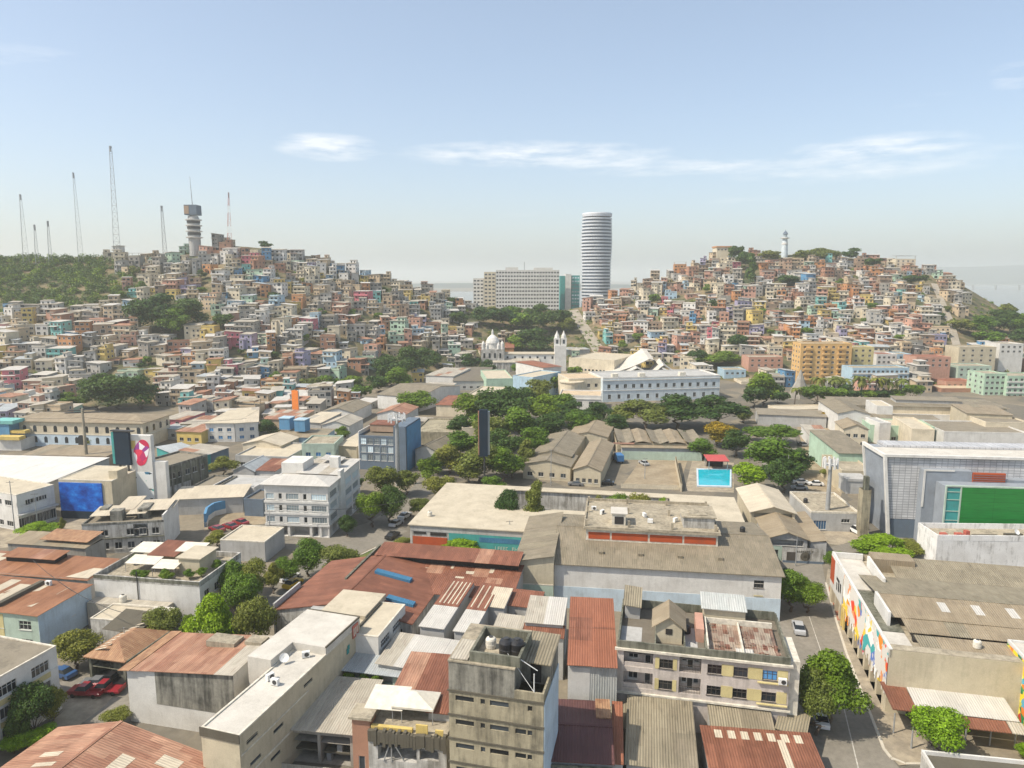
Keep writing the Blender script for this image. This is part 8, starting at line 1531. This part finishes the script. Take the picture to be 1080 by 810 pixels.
for h in hs: h['size'] = h['h'] * h['c'][3] / h['c'][7] ** 2
cap = {'shack': 270, 'house': 262, 'apartment house': 270}; cnt = {}
for h in sorted(hs, key=lambda q: -q['size']):
    k = h['kind']; cnt[k] = cnt.get(k, 0) + 1; h['own'] = cnt[k] <= cap[k]
sys.stderr.write(str(cnt) + chr(10))
STN = {1: 'one storey', 2: 'two storey', 3: 'three storey', 4: 'four storey'}
groups = {}
for h in hs:
    if not h['own']: continue
    qx, qy = h['c'][5], h['c'][6]; nm, lx, ly = min(LAND, key=lambda L: ((L[1] - qx) ** 2 + ((L[2] - qy) * 1.6) ** 2)); dx, dy = qx - lx, (qy - ly) * 1.6
    rel = ('left of' if dx < 0 else 'right of') if abs(dx) > abs(dy) else ('above' if dy < 0 else 'below')
    ft = {'none': '', 'balcony': ' and balcony', 'open': ' and open top shelter'}[h['feat']]
    noun = {'shack': 'house', 'house': 'house', 'apartment house': 'house'}[h['kind']]
    h['lab'] = (WALLC[h['wm']][2], STN[h['st']], noun, ROOFC[h['rm']][2] + ft, rel, nm); groups.setdefault(h['lab'], []).append(h)
ORD = ['first', 'second', 'third', 'fourth', 'fifth', 'sixth', 'seventh', 'eighth', 'ninth', 'tenth', 'eleventh', 'twelfth']
for k, L in groups.items():
    L.sort(key=lambda q: q['c'][5])
    for i, h in enumerate(L):
        a, b_, n_, r_, rel, nm = k
        h['label'] = '%s %s %s with %s %s %s' % (a, b_, n_, r_, rel, nm) if len(L) == 1 else '%s from left, %s %s %s with %s %s %s' % (ORD[i], a, b_, n_, r_.replace(' and open top shelter', ' and shelter'), rel, nm)
for h in hs:
    if h['own'] and len(h['label'].split()) > 16: h['label'] = h['label'].replace(' storey', '-storey').replace('flat concrete roof', 'flat roof').replace(' and balcony', ', balcony').replace(' and shelter', ', shelter')
for h in hs:
    if h['own'] and len(h['label'].split()) > 16: h['label'] = h['label'].replace(', balcony', '').replace(', shelter', '')
rest = MB(); NPART = 0
for h in hs:
    x, y, z, w, s, qx, qy, zc = h['c']; ang = h['ang']; rs = random.Random(int(x * 7 + y * 13)); zf = 3.0
    wall, roof, wins, bal = hmesh(w, h['d'], h['h'], h['st'], h['wm'], h['rm'], h['feat'], 0, rs, zf)
    side = -w / 2 if x > 0 else w / 2
    full = h['own'] and zc < 455
    if not full:
        for f, t, z0, k, yo in wins:
            a, c_ = WSZ[k]
            if f == 'F': wall.box(t - a / 2, t + a / 2, yo - .06, yo - .005, z0, z0 + c_, NW + len(ROOFC))
            else: wall.box(min(side, side * 1.0 + (.06 if side > 0 else -.06)) + (.005 if side > 0 else 0), max(side, side + (.06 if side > 0 else -.06)) - (.005 if side < 0 else 0), t - a / 2, t + a / 2, z0, z0 + c_, NW + len(ROOFC))
        add_pieces(wall, roof, Matrix.Identity(4))
        if bal: add_pieces(wall, bal, Matrix.Identity(4), h['wm'])
    if not h['own']: add_pieces(rest, wall, Matrix.Translation((x, y, z)) @ Matrix.Rotation(ang, 4, 'Z')); continue
    grp = {'shack': 'one storey hillside houses', 'house': 'two storey hillside houses', 'apartment house': 'tall hillside houses'}[h['kind']]
    nme = {'shack': 'hillside_cottage', 'house': 'hillside_house', 'apartment house': 'hillside_tenement'}[h['kind']]; cat = {'shack': 'cottage', 'house': 'house', 'apartment house': 'tenement'}[h['kind']]
    if not full:
        used = sorted(set(wall.mi)); wall.mi = [used.index(q) for q in wall.mi]
        o = wall.build(nme, [HMATS[q] for q in used], None, None, (x, y, z), ang); tag(o, h['label'], cat, grp); continue
    r_ = thing(nme, h['label'], cat, (x, y, z), ang, grp); NPART += 1
    wall.build('wall', HMATS[h['wm']], r_); roof.build('roof', HMATS[NW + h['rm']], r_)
    if bal: bal.build('balcony', HMATS[h['wm']], r_)
    for f, t, z0, k, yo in wins:
        if f == 'F': link('door' if k == 'door' else 'window', WME[k], r_, (t, yo - .004, z0))
        else: link('window', WME[k], r_, (side + (.004 if side > 0 else -.004), t, z0), R(90) if side > 0 else R(-90))
    if h['feat'] == 'none' and ROOFC[h['rm']][0] == 'roofconc' and rs.random() < .0: pass
if rest.f: tag(rest.build('distant_houses', HMATS), 'small far houses crowding the upper slopes of both hills', None, None, 'stuff')
# summit house
rp = PD(764, 268, 668); b = block('orange roofed cream house on the terraced right summit', 'house', 2.8, (756, 261), (771, 261), 668, 'cream', 1, 4, roof='redflat', base=ground_z(rp.x, 668) - 1); b.part('roof', M['orange'], (-.6, b.w + .6, -.6, b.d + .6, b.h + .05, b.h + 1.3))
b = block('pale open topped house standing high on the right shoulder of the right hill', 'house', 2.8, (945, 273), (966, 273), 640, 'cream', 3, 4, d=9); b.mono(M['tin'], (b.h + 2.6,) * 4, .5, name='shade_roof')
for x in (.3, b.w - .6): b.part('post', M['plaster'], (x, x + .3, .3, .6, b.h + .05, b.h + 2.6), )
# ================================================================== camera, light, sky, air
cam = bpy.data.cameras.new('camera'); co = bpy.data.objects.new('camera', cam); C.objects.link(co)
co.location = (0, 0, CAM_H); co.rotation_euler = (R(90) - PITCH, 0, 0); cam.sensor_width = 36.0; cam.lens = FPX / 1080 * 36.0; cam.clip_start = 1.0; cam.clip_end = 60000; sc.camera = co
SUN_EL, TOX, TOY = R(52), -.93, -.37
sun = bpy.data.lights.new('sun', 'SUN'); sun.energy = 3.9; sun.angle = R(.6); sun.color = (1.0, .91, .77); so = bpy.data.objects.new('sun', sun); C.objects.link(so)
to = Vector((TOX * math.cos(SUN_EL), TOY * math.cos(SUN_EL), math.sin(SUN_EL))); so.rotation_euler = to.to_track_quat('Z', 'Y').to_euler(); so.location = (0, 0, 400)
w = bpy.data.worlds.new('World'); sc.world = w; w.use_nodes = True
class _T: pass
nt = NT(w); bg = nt.n['Background']
sky = nt.add('ShaderNodeTexSky', sky_type='NISHITA', sun_disc=False, sun_elevation=SUN_EL, sun_rotation=math.atan2(TOX, TOY), altitude=60.0, air_density=1.0, dust_density=2.4, ozone_density=1.6)
tc = nt.add('ShaderNodeTexCoord').outputs['Generated']; sx = nt.add('ShaderNodeSeparateXYZ', {0: tc})
el = nt.add('ShaderNodeMath', {0: sx.outputs[2]}, operation='ARCSINE').outputs[0]
az = nt.add('ShaderNodeMath', {0: sx.outputs[0], 1: sx.outputs[1]}, operation='ARCTAN2').outputs[0]
cl_v = nt.add('ShaderNodeCombineXYZ', {0: az, 1: el, 2: 0.0}).outputs[0]
def mth(op, a, b=None, c=None):
    ins = {0: a}
    if b is not None: ins[1] = b
    if c is not None: ins[2] = c
    return nt.add('ShaderNodeMath', ins, operation=op).outputs[0]
def blob(caz, cel, raz, rel):
    a = mth('DIVIDE', mth('SUBTRACT', az, caz), raz); e = mth('DIVIDE', mth('SUBTRACT', el, cel), rel)
    s_ = mth('ADD', mth('MULTIPLY', a, a), mth('MULTIPLY', e, e)); return mth('MAXIMUM', mth('SUBTRACT', 1.0, s_), 0.0)
def azel(px, py): d = ray(px, py).normalized(); return math.atan2(d.x, d.y), math.asin(d.z)
tot = None
for (px, py, rx, ry, k) in ((348, 155, 66, 16, 1.3), (560, 163, 170, 16, 1.15), (690, 176, 120, 12, .8), (900, 172, 170, 22, .75), (935, 152, 90, 12, .7), (1075, 78, 30, 14, .8), (30, 60, 70, 18, .35), (985, 105, 60, 10, .3), (790, 212, 60, 8, .35), (560, 226, 70, 8, .25), (325, 118, 14, 5, .3)):
    ca, ce = azel(px, py); q = mth('MULTIPLY', blob(ca, ce, rx / 800, ry / 780), k); tot = q if tot is None else mth('ADD', tot, q)
n1 = nt.noise(nt.mapping(cl_v, (14, 75, 1)), 1.0, 8, .62); n2 = nt.noise(nt.mapping(cl_v, (3, 12, 1)), 1.0, 4)
dens = mth('MULTIPLY', tot, mth('ADD', mth('MULTIPLY', n1, 2.6), -.85))
cmask = nt.ramp(dens, [(.10, g(0)), (.85, g(.5))])
thin = nt.ramp(mth('MULTIPLY', nt.ramp(n2, [(.45, g(0)), (.75, g(1))]), .12), [(0, g(0)), (1, g(1))])
CLOUD = (6.6, 6.4, 6.2, 1)
fac = nt.add('ShaderNodeMapRange', {0: el, 1: 0.0, 2: 1.0, 3: 1.22, 4: .80}).outputs[0]
fc = nt.add('ShaderNodeCombineColor', {0: mth('MULTIPLY', fac, 1.03), 1: fac, 2: mth('MULTIPLY', fac, 1.0)}).outputs[0]
skyb = nt.mix(1.0, sky.outputs[0], fc, 'MULTIPLY')
skyb = nt.mix(.36, skyb, (2.4, 2.85, 3.15, 1))
skyc = nt.mix(cmask, skyb, CLOUD)
nt.l.new(skyc, bg.inputs[0]); bg.inputs[1].default_value = .15
# the air: one even volume round everything
m = MB(); m.box(-19500, 19500, -3200, 19500, -1.0, 215); hz = m.build('haze', []) if False else None
me = m.mesh('haze', [M['void']]); me.materials.clear()
hm = bpy.data.materials.new('air'); hm.use_nodes = True; hn = hm.node_tree.nodes; hn.remove(hn['Principled BSDF'])
pv = hn.new('ShaderNodeVolumePrincipled'); pv.inputs['Color'].default_value = (.95, .985, .95, 1); pv.inputs['Density'].default_value = .00021; pv.inputs['Anisotropy'].default_value = .25
hm.node_tree.links.new(pv.outputs[0], hn['Material Output'].inputs['Volume']); me.materials.append(hm)
tag(link('haze', me), kind='stuff')
sc.render.engine = 'CYCLES'; sc.cycles.use_denoising = True; sc.cycles.max_bounces = 5; sc.cycles.diffuse_bounces = 3; sc.cycles.glossy_bounces = 2; sc.cycles.transmission_bounces = 2; sc.cycles.volume_bounces = 1; sc.cycles.transparent_max_bounces = 4
sc.cycles.use_adaptive_sampling = True; sc.cycles.adaptive_threshold = .02
sc.view_settings.view_transform = 'Standard'; sc.view_settings.look = 'None'; sc.view_settings.exposure = 0.48; sc.view_settings.gamma = 1.0
